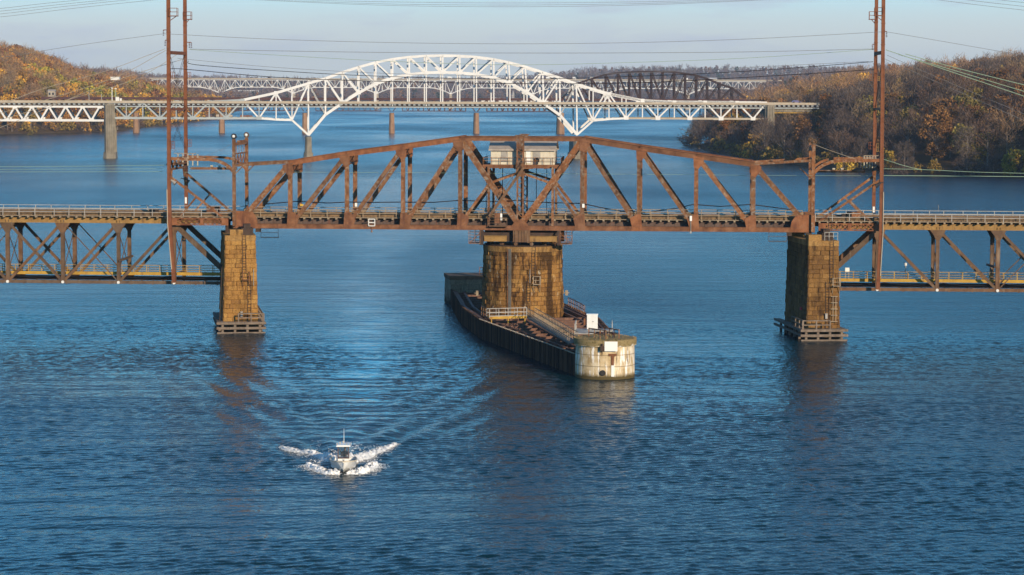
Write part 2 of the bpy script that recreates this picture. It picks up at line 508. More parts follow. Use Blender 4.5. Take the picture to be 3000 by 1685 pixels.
# ---------------------------------------------------------------- water
t = NT('river_water')
ps = t.pos().outputs['Position']
att = t.n.new('ShaderNodeAttribute'); att.attribute_name = 'calm'
def wnoise(scale, st, detail, off=(0, 0, 0), dist=0.0):
    return t.noise(scale, stretch=st, detail=detail, rough=0.55, off=off, dist=dist)
w1 = wnoise(0.85, (1.25, 0.85, 1), 3, (3, 0, 0), 0.6)      # 2-3 m chop
w2 = wnoise(2.3, (1.2, 0.85, 1), 2, (0, 5, 0), 0.4)      # ripples
w3 = wnoise(0.09, (0.5, 1.6, 1), 2, (9, 0, 0))           # long low swell
gust = t.rng(t.noise(0.010, stretch=(0.6, 0.32, 1), detail=3, off=(4, 4, 0)), 0.35, 0.65, 0.50, 1.40)
calm = t.math('SUBTRACT', 1.0, att.outputs['Fac'])
ach = t.n.new('ShaderNodeAttribute'); ach.attribute_name = 'chop'
amp = t.math('MULTIPLY', t.math('MULTIPLY', gust, calm), t.math('SUBTRACT', 1.0, t.math('MULTIPLY', ach.outputs['Fac'], 0.68)))
h = t.math('ADD', t.math('MULTIPLY', w1, 0.36), t.math('MULTIPLY', w2, 0.17))
h = t.math('ADD', t.math('MULTIPLY', h, amp), t.math('MULTIPLY', w3, 0.55))
t.bump(h, 1.0, 1.0)
t.color((0.001, 0.022, 0.034)).set(0.25, 0, 0.38)
t.l.new(t.math('MULTIPLY', t.math('MULTIPLY', gust, t.math('SUBTRACT', 1.0, t.math('MULTIPLY', att.outputs['Fac'], 0.6))), t.math('SUBTRACT', 0.20, t.math('MULTIPLY', ach.outputs['Fac'], 0.085))), t.b.inputs['Roughness'])
t.b.inputs['IOR'].default_value = 1.19
# ================================================================ river and land
SW = Frame(1526, 385, 4.0)           # near truss plane of the rail bridge
n0, e0 = SW.n, SW.e

BOAT = on_z(1006, 1383, 0.0)         # where the boat meets the water
AXN = on_z(1772, 1103, 0.0)          # centre of the near fender nose
PIV = Vector((1.6, 389.6, 0))        # centre of the round pier
FAX = (PIV - AXN); FAX.z = 0
FLEN = FAX.length; FAX.normalize()
FPR = Vector((FAX.y, -FAX.x, 0))     # to the right of the fender axis

def river():
    xs = np.concatenate([np.linspace(-9000, -400, 12), np.linspace(-300, -101, 10), np.arange(-98, 98.1, 0.27), np.linspace(102, 300, 10), np.linspace(400, 9000, 12)])
    ys = np.concatenate([np.linspace(-600, 150, 6), np.linspace(160, 184, 5), np.arange(186, 480, 0.27), np.linspace(486, 800, 16), np.linspace(900, 12000, 14)])
    X, Y = np.meshgrid(xs, ys)
    # course of the boat: it came straight through the left channel
    L = Y - BOAT.y
    px = BOAT.x - 0.042 * L + 0.9 * np.sin(L * 0.02)
    D = X - px
    Lc = np.clip(L, 0.01, None)
    on = 1 / (1 + np.exp(-(L - 3) / 1.5))
    far = np.exp(-Lc / 85.0)
    Zw = np.zeros_like(X)
    for s, k, amp in ((-1, 0.275, 0.26), (1, 0.255, 0.25)):
        arm = s * (0.9 + k * Lc)
        q = (D - arm) * s                          # >0 outside the arm
        w = 1.8 + 0.060 * Lc
        lam = 3.4 + 0.022 * Lc
        env = np.exp(-((q + w * 0.9) / (1.7 * w)) ** 2)
        Zw += amp * far * env * np.cos(2 * math.pi * q / lam + 0.6) * (0.62 + 0.38 * np.sin(Lc * 0.21 + s + 0.8 * np.sin(D * 0.31)))
    inside = np.exp(-(D / (0.6 + 0.24 * Lc)) ** 4)
    Zw += 0.048 * np.exp(-Lc / 90) * inside * np.cos(2 * math.pi * (Lc - 0.012 * D ** 2) / 3.9 + 0.25 * np.sin(D * 0.7))
    Zw *= on
    # smooth slick left by the propeller
    slick = np.exp(-((D + 0.8 * np.sin(Lc * 0.11)) / (2.0 + 0.020 * Lc)) ** 2) * on * np.exp(-Lc / 700) * (0.78 + 0.22 * np.sin(Lc * 0.33 + 0.9 * np.sin(Lc * 0.13 + D * 0.5)))
    edge = np.exp(-((X + 18) / 62.0) ** 8) * np.exp(-((Y - 350) / 115.0) ** 8)
    Zw *= edge / (1 + np.exp((X - 2.0 + 0.16 * np.clip(Y - 325, 0, None)) / 1.5))
    # wind chop as real waves over the near water; farther out the material's ripples take over
    rg = np.random.default_rng(31)
    sm = lambda a, b, t_: (lambda q: q * q * (3 - 2 * q))(np.clip((t_ - a) / (b - a), 0, 1))
    geo = sm(186, 194, Y) * (1 - sm(290, 478, Y)) * sm(-98, -88, X) * (1 - sm(88, 98, X))
    gust = np.zeros_like(X)
    for _ in range(7):
        a_, l_ = rg.uniform(0, 6.28), rg.uniform(28, 110)
        gust += np.sin((X * math.cos(a_) * 0.5 + Y * math.sin(a_)) * 2 * math.pi / l_ + rg.uniform(0, 6.28))
    gust = np.clip(1 + 0.17 * gust, 0.45, 1.6)
    chop = np.zeros_like(X); nw = 64
    for lam in np.geomspace(0.72, 1.75, nw):
        a_ = math.pi / 2 + 0.35 + rg.normal() * 0.62; k_ = 2 * math.pi / lam
        chop += CHOP * math.sqrt(2 / nw) / k_ * np.sin(k_ * (X * math.cos(a_) + Y * math.sin(a_)) + rg.uniform(0, 6.28))
    Zw = Zw + chop * gust * geo * (1 - 0.85 * slick)
    verts = np.stack([X, Y, Zw], -1).reshape(-1, 3)
    ny, nx = X.shape
    idx = np.arange(nx * ny).reshape(ny, nx)
    faces = np.stack([idx[:-1, :-1], idx[:-1, 1:], idx[1:, 1:], idx[1:, :-1]], -1).reshape(-1, 4)
    o = np_mesh('river', verts, faces, MAT['river_water'], smooth=True)
    a = o.data.attributes.new('calm', 'FLOAT', 'POINT')
    a.data.foreach_set('value', (np.clip(0.92 * slick, 0, 1)).astype(np.float32).ravel())
    g = o.data.attributes.new('chop', 'FLOAT', 'POINT')
    g.data.foreach_set('value', geo.astype(np.float32).ravel())
    tag(o, kind='structure')
CHOP = 0.104          # rms slope of the wind waves
river()

# ================================================================ swing bridge
T_FAR = 9.3
TC = T_FAR / 2
rs, rp = MAT['rust_steel'], MAT['rust_plate']
swing = thing('swing_bridge', SW.at(0, TC, 12.6), 'rusty brown railway swing bridge with peaked truss and white cabin on the round pier', 'bridge')

UP = [(848.8, 477.5), (1016.8, 451.5), (1181, 430.5), (1348, 408), (1523.7, 405.5), (1705, 408.5), (1871, 435), (2038.4, 458.5), (2210, 482.5)]
LO = [(694, 661.3), (850.8, 662.0), (1016.8, 663.2), (1181, 664.5), (1348.2, 665.7), (1523.7, 667.0), (1705, 668.6), (1871, 670.2), (2038.4, 671.6), (2206, 673.2), (2377, 674.8)]
UPW = [SW.px(u, v) for u, v in UP]
zl = np.mean([SW.px(u, v).z for u, v in LO])
LOW = []
for u, v in LO:
    p = SW.px(u, v); p.z = zl; LOW.append(p)
for i, p in enumerate(UPW):           # keep posts plumb
    q = LOW[i + 1]; UPW[i] = Vector((q.x, q.y, p.z))
UPW[3].z = UPW[4].z = UPW[5].z = (UPW[3].z + UPW[5].z) / 2
DECKZ = zl + 1.25

def swing_truss(t):
    far = n0 * t
    U = [p + far for p in UPW]; Lw = [p + far for p in LOW]
    def part(name, fn, m=rs):
        b = MB(); fn(b); return b.build(name, m, swing)
    # top chord in three straight runs
    for ids in ((0, 1, 2, 3), (3, 4, 5), (5, 6, 7, 8)):
        def chord(b):
            for a, c in zip(ids, ids[1:]):
                big = len(ids) == 4
                h = 0.72 if big else 0.50
                b.bar(U[a], U[c], h, 0.62, n0, 0.12)
                up = (U[c] - U[a]).normalized().cross(n0)
                if up.z < 0: up = -up
                b.bar(U[a] + up * (h / 2 + 0.03), U[c] + up * (h / 2 + 0.03), 0.05, 0.86, n0, 0.1)
                b.bar(U[a] - up * (h / 2 - 0.04), U[c] - up * (h / 2 - 0.04), 0.09, 0.74, n0, 0.1)
                for f in np.linspace(0.12, 0.88, 4):     # splice plates
                    p = U[a].lerp(U[c], f)
                    if big: b.bar(p - up * 0.30, p + up * 0.30, 0.5, 0.68, n0)
        part('top_chord', chord, rp)
    def bchord(b):
        b.bar(Lw[0], Lw[-1], 0.60, 0.55, n0, 0.5)
        b.bar(Lw[0] - Z * 0.33, Lw[-1] - Z * 0.33, 0.07, 0.82, n0, 0.45)
        b.bar(Lw[0] + Z * 0.30, Lw[-1] + Z * 0.30, 0.06, 0.70, n0, 0.45)
    part('bottom_chord', bchord, rp)
    for i in range(9):
        if i == 4: continue
        part('post', lambda b: b.built(Lw[i + 1], U[i], 0.60, 0.55, n0))
    for i in (1, 2, 3):
        part('diagonal', lambda b: b.built(Lw[i], U[i], 0.62, 0.46, n0))
    for i in (5, 6, 7):
        part('diagonal', lambda b: b.built(Lw[i + 2], U[i], 0.62, 0.46, n0))
    part('end_post', lambda b: b.built(Lw[0], U[0], 0.74, 0.6, n0))
    part('end_post', lambda b: b.built(Lw[10], U[8], 0.74, 0.6, n0))
    C = Lw[5]
    for i in (3, 5):
        part('centre_leg', lambda b: b.built(C + Z * 0.2, U[i], 0.86, 0.6, n0))
        M = C.lerp(U[i], 0.505)
        part('sub_diagonal', lambda b: b.built(M, Lw[4 if i == 3 else 6] + Z * 0.5, 0.42, 0.36, n0))
        part('sub_strut', lambda b: b.built(M, Vector((C.x, C.y, U[4].z - 4.9)), 0.34, 0.3, n0))
        mid = Lw[4 if i == 3 else 6].lerp(C, 0.475)
        part('platform_post', lambda b: b.built(mid, Vector((mid.x, mid.y, U[4].z - 3.95)), 0.36, 0.34, n0))
    # tower post in the middle: laced below, plated above
    top = Vector((C.x, C.y, U[4].z + 0.5)); br = Vector((C.x, C.y, U[4].z - 5.5))
    part('tower_post', lambda b: b.laced(C + Z * 0.8, br, 1.06, 0.7, n0, 0.62))
    def head(b):
        b.bar(Vector((C.x, C.y, U[4].z - 1.5)), top, 1.12, 0.75, n0)
        b.bar(top, top + Z * 0.12, 1.5, 0.95, n0)
    part('post_head', head)
    part('post_plate', lambda b: b.bar(br, Vector((C.x, C.y, U[4].z - 3.4)), 1.30, 0.75, n0))
    part('post_lacing', lambda b: b.laced(Vector((C.x, C.y, U[4].z - 3.4)), Vector((C.x, C.y, U[4].z - 1.5)), 1.12, 0.7, n0, 0.42))
    # gussets
    def plate(pts):
        b = MB()
        for sg in (-0.345, 0.315): b.prism([p + n0 * sg for p in pts], n0 * 0.03)
        b.build('gusset_plate', rp, swing)
    for i in range(9):
        if i == 4: continue
        p = U[i]; s = -1 if i < 4 else 1
        plate([p + e0 * (s * 1.15) + Z * 0.0 - Z * (0.15 if i in (1, 2, 3, 5, 6, 7) else 0.3), p + e0 * (s * 1.0) - Z * 1.0, p + e0 * (s * 0.25) - Z * 1.9, p - e0 * (s * 0.38) - Z * 1.6, p - e0 * (s * 0.45) + Z * 0.1])
    for i in range(1, 10):
        p = Lw[i]; s = -1 if i >= 6 else 1
        if i == 5:
            plate([p + e0 * 1.5 - Z * 0.3, p + e0 * 1.1 + Z * 0.5, p + e0 * 0.45 + Z * 1.2, p - e0 * 0.45 + Z * 1.2, p - e0 * 1.1 + Z * 0.5, p - e0 * 1.5 - Z * 0.3])
        else:
            plate([p - e0 * (s * 0.5) - Z * 0.32, p - e0 * (s * 0.36) + Z * 2.1, p + e0 * (s * 0.36) + Z * 2.1, p + e0 * (s * 1.3) + Z * 1.5, p + e0 * (s * 1.0) + Z * 0.3, p + e0 * (s * 1.2) - Z * 0.32])
    for i, s in ((0, 1), (10, -1)):
        p = Lw[i]
        plate([p - e0 * (s * 0.5) - Z * 0.36, p - e0 * (s * 0.5) + Z * 2.2, p + e0 * (s * 0.5) + Z * 2.2, p + e0 * (s * 2.3) + Z * 2.1, p + e0 * (s * 2.9) + Z * 1.2, p + e0 * (s * 3.2) - Z * 0.36])
swing_truss(0.0)
swing_truss(T_FAR)

# cross frames between the two trusses
for i in range(9):
    if i == 4: continue
    b = MB()
    p, q = UPW[i], UPW[i] + n0 * T_FAR
    b.bar(p, q, 0.4, 0.3, Z)
    b.bar(p - Z * 1.5, q - Z * 1.5, 0.22, 0.2, Z)
    for k in range(4):
        a = p.lerp(q, k / 4); c = p.lerp(q, (k + 1) / 4)
        b.bar(a - Z * (1.4 if k % 2 else 0.1), c - Z * (0.1 if k % 2 else 1.4), 0.12, 0.1, e0)
    for s, r_ in ((1, p), (-1, q)):
        b.bar(r_ - Z * 3.3, r_ + n0 * (s * 1.9) - Z * 1.5, 0.22, 0.2, e0)
    b.build('sway_frame', rs, swing)
for i, j in ((0, 1), (1, 2), (2, 3), (5, 6), (6, 7), (7, 8)):
    b = MB()
    b.bar(UPW[i] + Z * 0.1, UPW[j] + n0 * T_FAR + Z * 0.1, 0.2, 0.12, Z)
    b.bar(UPW[i] + n0 * T_FAR - Z * 0.05, UPW[j] - Z * 0.05, 0.2, 0.12, Z)
    b.build('top_bracing', rs, swing)

SL, SR = SW.coords(LOW[0])[0], SW.coords(LOW[-1])[0]

def railing(parent, fr, s0, s1, t, z, h, step, mat, rails=(1.0, 0.55), jit=0.0, rng=random.Random(4), r=0.045, post_r=0.05):
    """rails as one part, each post a sub-part"""
    b = MB()
    for f in rails:
        b.bar(fr.at(s0, t, z + h * f), fr.at(s1, t, z + h * f), r * 2, r * 2, fr.n)
    rail = b.build('railing', mat, parent)
    n = max(1, int(round(abs(s1 - s0) / step)))
    pb = MB(); p0 = fr.at(s0, t, z)
    pb.bar(p0 - Z * 0.12, p0 + Z * h, post_r * 2, post_r * 2, fr.n)
    first = pb.build('railing_post', mat, rail, p0)
    for i in range(1, n + 1):
        dup(first, rail, fr.at(s0 + (s1 - s0) * i / n + (rng.uniform(-jit, jit) if 0 < i < n else 0), t, z))
    return rail

def deck(parent, fr, s0, s1, t0, t1, z, brackets_near=True):
    """planked deck with two tracks, edge walkways and their brackets"""
    b = MB()
    k = int((s1 - s0) / 0.62)
    for i in range(k):
        a = s0 + (s1 - s0) * (i + 0.5) / k
        b.bar(fr.at(a, t0 + 0.35, z + 0.06), fr.at(a, t1 - 0.35, z + 0.06), 0.26, 0.26, Z)
    b.bar(fr.at(s0, (t0 + t1) / 2, z - 0.12), fr.at(s1, (t0 + t1) / 2, z - 0.12), t1 - t0 - 1.2, 0.08, Z)
    for tt in (t0 + 0.95, t1 - 0.95, (t0 + t1) / 2):
        b.bar(fr.at(s0, tt, z + 0.30), fr.at(s1, tt, z + 0.30), 0.22, 0.24, Z)
    b.build('timber_deck', MAT['tie_timber'], parent)
    for tt in (t0 + 0.62, t1 - 0.62):
        g = MB(); g.bar(fr.at(s0, tt, z + 0.32), fr.at(s1, tt, z + 0.32), 0.46, 0.14, fr.n)
        n_ = int((s1 - s0) / 4.6)
        for i in range(n_): a = s0 + (s1 - s0) * (i + .5) / n_; g.bar(fr.at(a, tt, z + 0.08), fr.at(a, tt, z + 0.56), 0.12, 0.18, fr.n)
        g.build('guard_timber', MAT['tie_timber'], parent)
    for tc_ in ((t0 + t1) / 2 - 1.95, (t0 + t1) / 2 + 1.95):
        for g in (-0.72, 0.72):
            r_ = MB(); r_.bar(fr.at(s0, tc_ + g, z + 0.29), fr.at(s1, tc_ + g, z + 0.29), 0.09, 0.18, Z)
            r_.build('rail', MAT['dark_steel'], parent)
    for tt in (t0 + 0.1, t1 - 0.1):
        w = MB()
        w.bar(fr.at(s0, tt, z + 0.02), fr.at(s1, tt, z + 0.02), 0.9, 0.10, Z)
        w.build('walkway', MAT['tan_rail'], parent)
    if brackets_near:
        p0 = fr.at(s0 + 0.6, t0 - 0.28, z - 0.15)
        q = MB()
        q.bar(p0 - fr.n * 0.25, p0 + fr.n * 1.3, 0.28, 0.20, Z)
        first = q.build('deck_bracket', MAT['tan_rail'], parent, p0)
        n = min(99, int((s1 - s0) / 1.2))
        for i in range(1, n):
            dup(first, parent, fr.at(s0 + 0.6 + (s1 - s0 - 1.2) * i / (n - 1), t0 - 0.28, z - 0.15))

deck(swing, SW, SL + 1.0, SR - 1.0, 0.95, T_FAR - 0.95, DECKZ)
for t_ in (0.95, T_FAR - 0.95):
    railing(swing, SW, SL + 1.0, SR - 1.0, t_, DECKZ + 0.05, 1.12, 2.5, MAT['tan_rail'], jit=0.2)
# stringers and floor beams
for t_ in (1.6, 3.4, T_FAR - 3.4, T_FAR - 1.6):
    b = MB()
    b.bar(SW.at(SL + 0.6, t_, zl + 0.45), SW.at(SR - 0.6, t_, zl + 0.45), 1.15, 0.06, n0)
    for zz in (zl - 0.1, zl + 1.0):
        b.bar(SW.at(SL + 0.6, t_, zz), SW.at(SR - 0.6, t_, zz), 0.06, 0.34, n0)
    for i in range(58):
        a = SL + 1 + (SR - SL - 2) * i / 57
        b.bar(SW.at(a, t_ - 0.06, zl - 0.08), SW.at(a, t_ - 0.06, zl + 0.98), 0.08, 0.12, n0)
    b.build('stringer', MAT['girder_dark'], swing)
for i in range(11):
    b = MB()
    b.bar(LOW[i] + Z * 0.4, LOW[i] + n0 * T_FAR + Z * 0.4, 1.3, 0.1, e0)
    b.bar(LOW[i] - Z * 0.25, LOW[i] + n0 * T_FAR - Z * 0.25, 0.06, 0.4, e0)
    b.build('floor_beam', MAT['girder_dark'], swing)
# bundled cable slung along the far posts
pts = []
cabs = [(777, 598), (870, 590), (960, 595), (1016, 592), (1100, 593), (1181, 592), (1270, 593), (1348, 587), (1440, 591), (1523, 587), (1610, 594), (1705, 596), (1760, 608), (1815, 618), (1900, 622), (1990, 609), (2030, 599), (2110, 605), (2200, 599), (2300, 612), (2340, 618)]
b = MB(); b.tube([SW.px(u, v, T_FAR - 0.5) for u, v in cabs], 0.075, 5); b.build('cable_bundle', MAT['cable_black'], swing)

# end frames carrying the contact wires
def end_frame(side):
    if side < 0:
        bn, tn, bf, tf = (686.5, 662), (686.5, 408), (726, 640), (724.5, 402)
    else:
        bn, tn, bf, tf = (2381, 680), (2381.5, 424), (2367, 645), (2366, 420)
    tN, tF = -0.7, T_FAR + 0.9
    P0, P1 = SW.px(*bn, tN), SW.px(*tn, tN)
    Q0, Q1 = SW.px(*bf, tF), SW.px(*tf, tF)
    P1 = Vector((P0.x, P0.y, P1.z)); Q1 = P1 + n0 * (tF - tN); Q0 = Vector((Q1.x, Q1.y, zl))
    for a, c in ((P0, P1), (Q0, Q1)):
        b = MB(); b.built(a, c, 0.48, 0.45, n0); b.build('frame_post', rs, swing)
        g = MB(); g.torus(c + Z * 0.42, n0, 0.33, 0.11, 14, 6)
        g.bar(c - Z * 0.1, c + Z * 0.3, 0.34, 0.3, n0)
        pl = g.build('sheave', MAT['black_metal'] if a is P0 and side < 0 else MAT['brown_steel'], swing)
        k = MB(); k.ball(c + Z * 0.42 - n0 * 0.1 - e0 * 0.05, 0.24, 10, 6); k.build('insulator_disc', MAT['lamp_glass'] if side < 0 else MAT['brown_steel'], pl)
    b = MB(); b.bar(P1 - Z * 0.75, Q1 - Z * 0.75, 0.42, 0.5, e0); b.bar(P1.lerp(Q1, 0.35) - Z * 0.4, P1.lerp(Q1, 0.9) - Z * 0.4, 0.24, 0.4, e0)
    b.build('frame_beam', rs, swing)
    b = MB()
    A, B = P1 + n0 * 0.8 - Z * 2.2, Q1 - n0 * 0.6 - Z * 2.2
    for zz in (0, -1.6): b.bar(A + Z * zz, B + Z * zz, 0.2, 0.2, e0)
    for i in range(8):
        a, c = A.lerp(B, i / 8), A.lerp(B, (i + 1) / 8)
        b.bar(a - Z * (1.55 if i % 2 else 0.05), c - Z * (0.05 if i % 2 else 1.55), 0.14, 0.12, e0)
    for i in range(4):
        a = A.lerp(B, 0.15 + i * 0.22)
        b.bar(a, a + Z * 1.3, 0.07, 0.07, e0)
    b.build('frame_lattice', rs, swing)
    # raking strut to the first panel point
    i = 0 if side < 0 else 8
    for t_, a in ((0, P1), (T_FAR, Q1)):
        zt = a.z - (3.9 if side < 0 else 1.9)
        b = MB(); b.bar(UPW[i] + n0 * t_ + Z * 0.1, Vector((a.x, a.y, zt if side < 0 else a.z - 2.3)), 0.36, 0.34, n0)
        b.build('tie_strut', rs, swing)
        c = Vector((a.x, a.y, a.z - 3.9))
        m = MB(); m.bar(c - Z * 1.4, c + e0 * (-side * 1.5) + Z * 0.1, 0.14, 0.14, n0); m.build('knee_brace', rs, swing)
    return P1, Q1
GL = end_frame(-1)
GR = end_frame(1)

# white plates on posts
def plate_on(parent, p, w, h, mat='white_gloss', name='white_plate'):
    b = MB(); b.bar(p - Z * h / 2, p + Z * h / 2, w, 0.05, n0)
    return b.build(name, MAT[mat], parent)
for (u, v, t_) in ((723, 596, T_FAR + 0.6), (1043, 600, T_FAR - 0.38), (1709, 603, -0.34), (1538, 601, T_FAR - 0.42)):
    plate_on(swing, SW.px(u, v, t_), 0.36, 0.56)
plate_on(swing, SW.px(884, 601, T_FAR - 0.4), 0.5, 0.3, 'yellow_paint', 'yellow_plate')

# navigation light bracket on the near chord, and its twin panel on the right half
p = SW.px(1089, 652, -0.5)
nl = MB()
for dx in (-0.46, 0.46): nl.bar(p + e0 * dx - Z * 0.5, p + e0 * dx + Z * 0.5, 0.12, 0.12, n0)
for dz in (-0.5, 0, 0.5): nl.bar(p - e0 * 0.46 + Z * dz, p + e0 * 0.46 + Z * dz, 0.12, 0.12, n0)
nlo = nl.build('light_bracket', MAT['white_paint'], swing)
q = MB(); q.tube([p - Z * 0.5, p - Z * 1.3], 0.06); q.ball(p - Z * 1.35, 0.15); q.build('navigation_light', MAT['rust_steel'], nlo)
p = SW.px(2024, 640, -0.5)
q = MB(); q.bar(p - Z * 0.38, p + Z * 0.38, 0.34, 0.2, n0); pan = q.build('light_panel', MAT['white_gloss'], swing)
q = MB(); q.tube([p - Z * 0.38, p - Z * 1.95], 0.05); q.box(p - Z * 2.05, 0.25, 0.25, 0.3, e0); q.build('navigation_light', MAT['galvanised'], pan)

# ---- operator's cabin on its platform
FL = 24.55
s_a, s_b = SW.coords(SW.px(1438, 480, 0.95))[0], SW.coords(SW.px(1623.5, 480, 0.95))[0]
t_a, t_b = 0.95, 8.35
pl = MB()
sp0, sp1 = SW.coords(SW.px(1414, 480, 0.5))[0], SW.coords(SW.px(1645, 480, 0.5))[0]
pl.bar(SW.at(sp0, TC, FL - 0.12), SW.at(sp1, TC, FL - 0.12), 8.6, 0.22, Z)
for t_ in (0.45, T_FAR - 0.45): pl.bar(SW.at(sp0, t_, FL - 0.35), SW.at(sp1, t_, FL - 0.35), 0.14, 0.36, Z)
for a in np.linspace(sp0 + 0.3, sp1 - 0.3, 6): pl.bar(SW.at(a, 0.4, FL - 0.45), SW.at(a, T_FAR - 0.4, FL - 0.45), 0.16, 0.4, Z)
pl.build('cabin_platform', MAT['rust_plate'], swing)
for t_ in (0.42, T_FAR - 0.42):
    railing(swing, SW, sp0 + 0.05, sp1 - 0.05, t_, FL, 1.05, 1.3, MAT['rust_steel'], r=0.03, post_r=0.035)
for a in (sp0 + 0.06, sp1 - 0.06):
    fr2 = Frame(1526, 385, 4.0); fr2.o = SW.at(a, 0.42, 0); fr2.e = n0; fr2.n = e0
    railing(swing, fr2, 0, T_FAR - 0.84, 0, FL, 1.05, 1.4, MAT['rust_steel'], r=0.03, post_r=0.035)
wz = 26.75
b = MB()
thk = 0.1
for t_ in (t_a, t_b): b.bar(SW.at(s_a, t_, (FL + wz) / 2), SW.at(s_b, t_, (FL + wz) / 2), wz - FL, thk, n0)
for a in (s_a, s_b):
    b.bar(SW.at(a, t_a + 0.05, (FL + wz) / 2), SW.at(a, t_b - 0.05, (FL + wz) / 2), wz - FL, thk, e0)
rid = 28.25
for a in (s_a, s_b):
    b.prism([SW.at(a, t_a - 0.02, wz), SW.at(a, TC, rid - 0.05), SW.at(a, t_b + 0.02, wz)], e0 * (0.08 if a == s_a else -0.08))
for i in range(46):           # corrugated siding
    a = s_a + (s_b - s_a) * (i + 0.5) / 46
    b.bar(SW.at(a, t_a - 0.065, FL + 0.02), SW.at(a, t_a - 0.065, wz - 0.02), 0.07, 0.035, n0)
house = b.build('cabin_wall', MAT['cream_siding'], swing)
b = MB()
for sg, tt in ((-1, t_a - 0.45), (1, t_b + 0.45)):
    zz = wz + 0.05 - (0.45 * (rid - wz) / (TC - t_a)) + 0.12
    b.prism([SW.at(s_a - 0.3, tt, zz), SW.at(s_b + 0.3, tt, zz), SW.at(s_b + 0.3, TC, rid + 0.07), SW.at(s_a - 0.3, TC, rid + 0.07)], Z * 0.07)
    b.bar(SW.at(s_a - 0.3, tt + sg * 0.03, zz - 0.06), SW.at(s_b + 0.3, tt + sg * 0.03, zz - 0.06), 0.16, 0.05, n0)
b.build('cabin_roof', MAT['shed_roof'], swing)
def on_wall(u0, v0, u1, v1, name, mat, proud=0.09):
    p, q = SW.px(u0, v0, t_a), SW.px(u1, v1, t_a)
    sA, _, zA = SW.coords(p); sB, _, zB = SW.coords(q)
    b = MB()
    zB = max(zB, FL + 0.03)
    b.bar(SW.at((sA + sB) / 2, t_a - proud - 0.01, zB), SW.at((sA + sB) / 2, t_a - proud - 0.01, zA), sB - sA, 0.06, n0)
    o = b.build(name, MAT[mat], house)
    return o, sA, sB, zA, zB
on_wall(1468, 441, 1488, 474, 'boarded_window', 'grey_board')
on_wall(1561.5, 438.5, 1583, 468, 'boarded_window', 'grey_board')
d, sA, sB, zA, zB = on_wall(1541, 438, 1554.5, 478, 'cabin_door', 'white_gloss')
b = MB()
for a in (sA - 0.05, sB + 0.05): b.bar(SW.at(a, t_a - 0.12, zB), SW.at(a, t_a - 0.12, zA + 0.05), 0.06, 0.06, n0)
for zz in np.linspace(zB, zA, 4): b.bar(SW.at(sA, t_a - 0.13, zz), SW.at(sB, t_a - 0.13, zz), 0.04, 0.03, n0)
b.build('door_frame', MAT['cream_siding'], d)
b = MB(); c = SW.px(1572, 470, t_a - 0.3)
b.torus(c, n0, 0.33, 0.09, 14, 5); b.bar(c - Z * 0.55, c - Z * 0.1, 0.5, 0.3, n0); b.ball(c, 0.2)
b.build('cable_reel', MAT['black_metal'], swing)
# stair from the deck up to the platform
S0, S1 = SW.px(1433, 634, -1.3), SW.px(1535, 490, -1.3)
b = MB()
for t_ in (0, 0.75):
    b.bar(S0 + n0 * t_, S1 + n0 * t_, 0.36, 0.08, n0)
k = 24
for i in range(k):
    p = S0.lerp(S1, (i + 0.5) / k); b.bar(p, p + n0 * 0.75, 0.22, 0.04, Z)
stair = b.build('stair', MAT['brown_steel'], swing)
b = MB()
b.bar(S0 + Z * 0.95, S1 + Z * 0.95, 0.06, 0.06, n0)
for i in range(7):
    p = S0.lerp(S1, i / 6); b.bar(p, p + Z * 0.95, 0.05, 0.05, n0)
b.build('handrail', MAT['brown_steel'], stair)
b = MB(); c = SW.px(1547, 487, -0.9)
b.box(c - Z * 0.3, 1.6, 1.0, 0.14, e0)
for dx in (-0.75, 0.75):
    b.bar(c + e0 * dx - n0 * 0.45 - Z * 0.3, c + e0 * dx - n0 * 0.45 + Z * 0.75, 0.05, 0.05, n0)
for dz in (0.2, 0.75): b.bar(c - e0 * 0.75 - n0 * 0.45 + Z * dz, c + e0 * 0.75 - n0 * 0.45 + Z * dz, 0.05, 0.05, n0)
b.build('stair_landing', MAT['rust_steel'], swing)
for (u, r_) in ((1472.6, .06), (1571.6, .06), (1602, .05), (1425, .05)):
    b = MB(); q = SW.px(u, 487, 4.0); b.tube([Vector((q.x, q.y, FL - 0.5)), Vector((q.x, q.y, DECKZ + 0.2))], r_); b.build('conduit', MAT['cable_black'], swing)
# orange cupboard and rail on the near side by the pivot
c = SW.px(1457, 640, -0.55)
b = MB(); b.box(c, 0.8, 0.55, 1.55, e0); b.build('cupboard', MAT['rust_plate'], swing)
b = MB(); b.box(SW.px(1468.5, 636, -0.75), 0.28, 0.2, 1.05, e0); b.build('white_box', MAT['white_gloss'], swing)
b = MB()
c = SW.px(1460, 662, -0.65)
b.box(c, 2.7, 1.1, 0.14, e0)
for i in range(4):
    p = c + e0 * (-1.3 + i * 0.87) - n0 * 0.5; b.bar(p, p + Z * 1.25, 0.06, 0.06, n0)
for dz in (0.45, 0.85, 1.25): b.bar(c - e0 * 1.3 - n0 * 0.5 + Z * dz, c + e0 * 1.3 - n0 * 0.5 + Z * dz, 0.05, 0.05, n0)
b.build('service_balcony', MAT['brown_steel'], swing)
# twin pale lamps / cabinets on the far walk near the pivot
for u in (1424.5, 1438.5):
    b = MB(); b.box(SW.px(u, 615, 1.3), 0.36, 0.4, 0.62, e0); b.build('signal_box', MAT['parapet_tan'], swing)

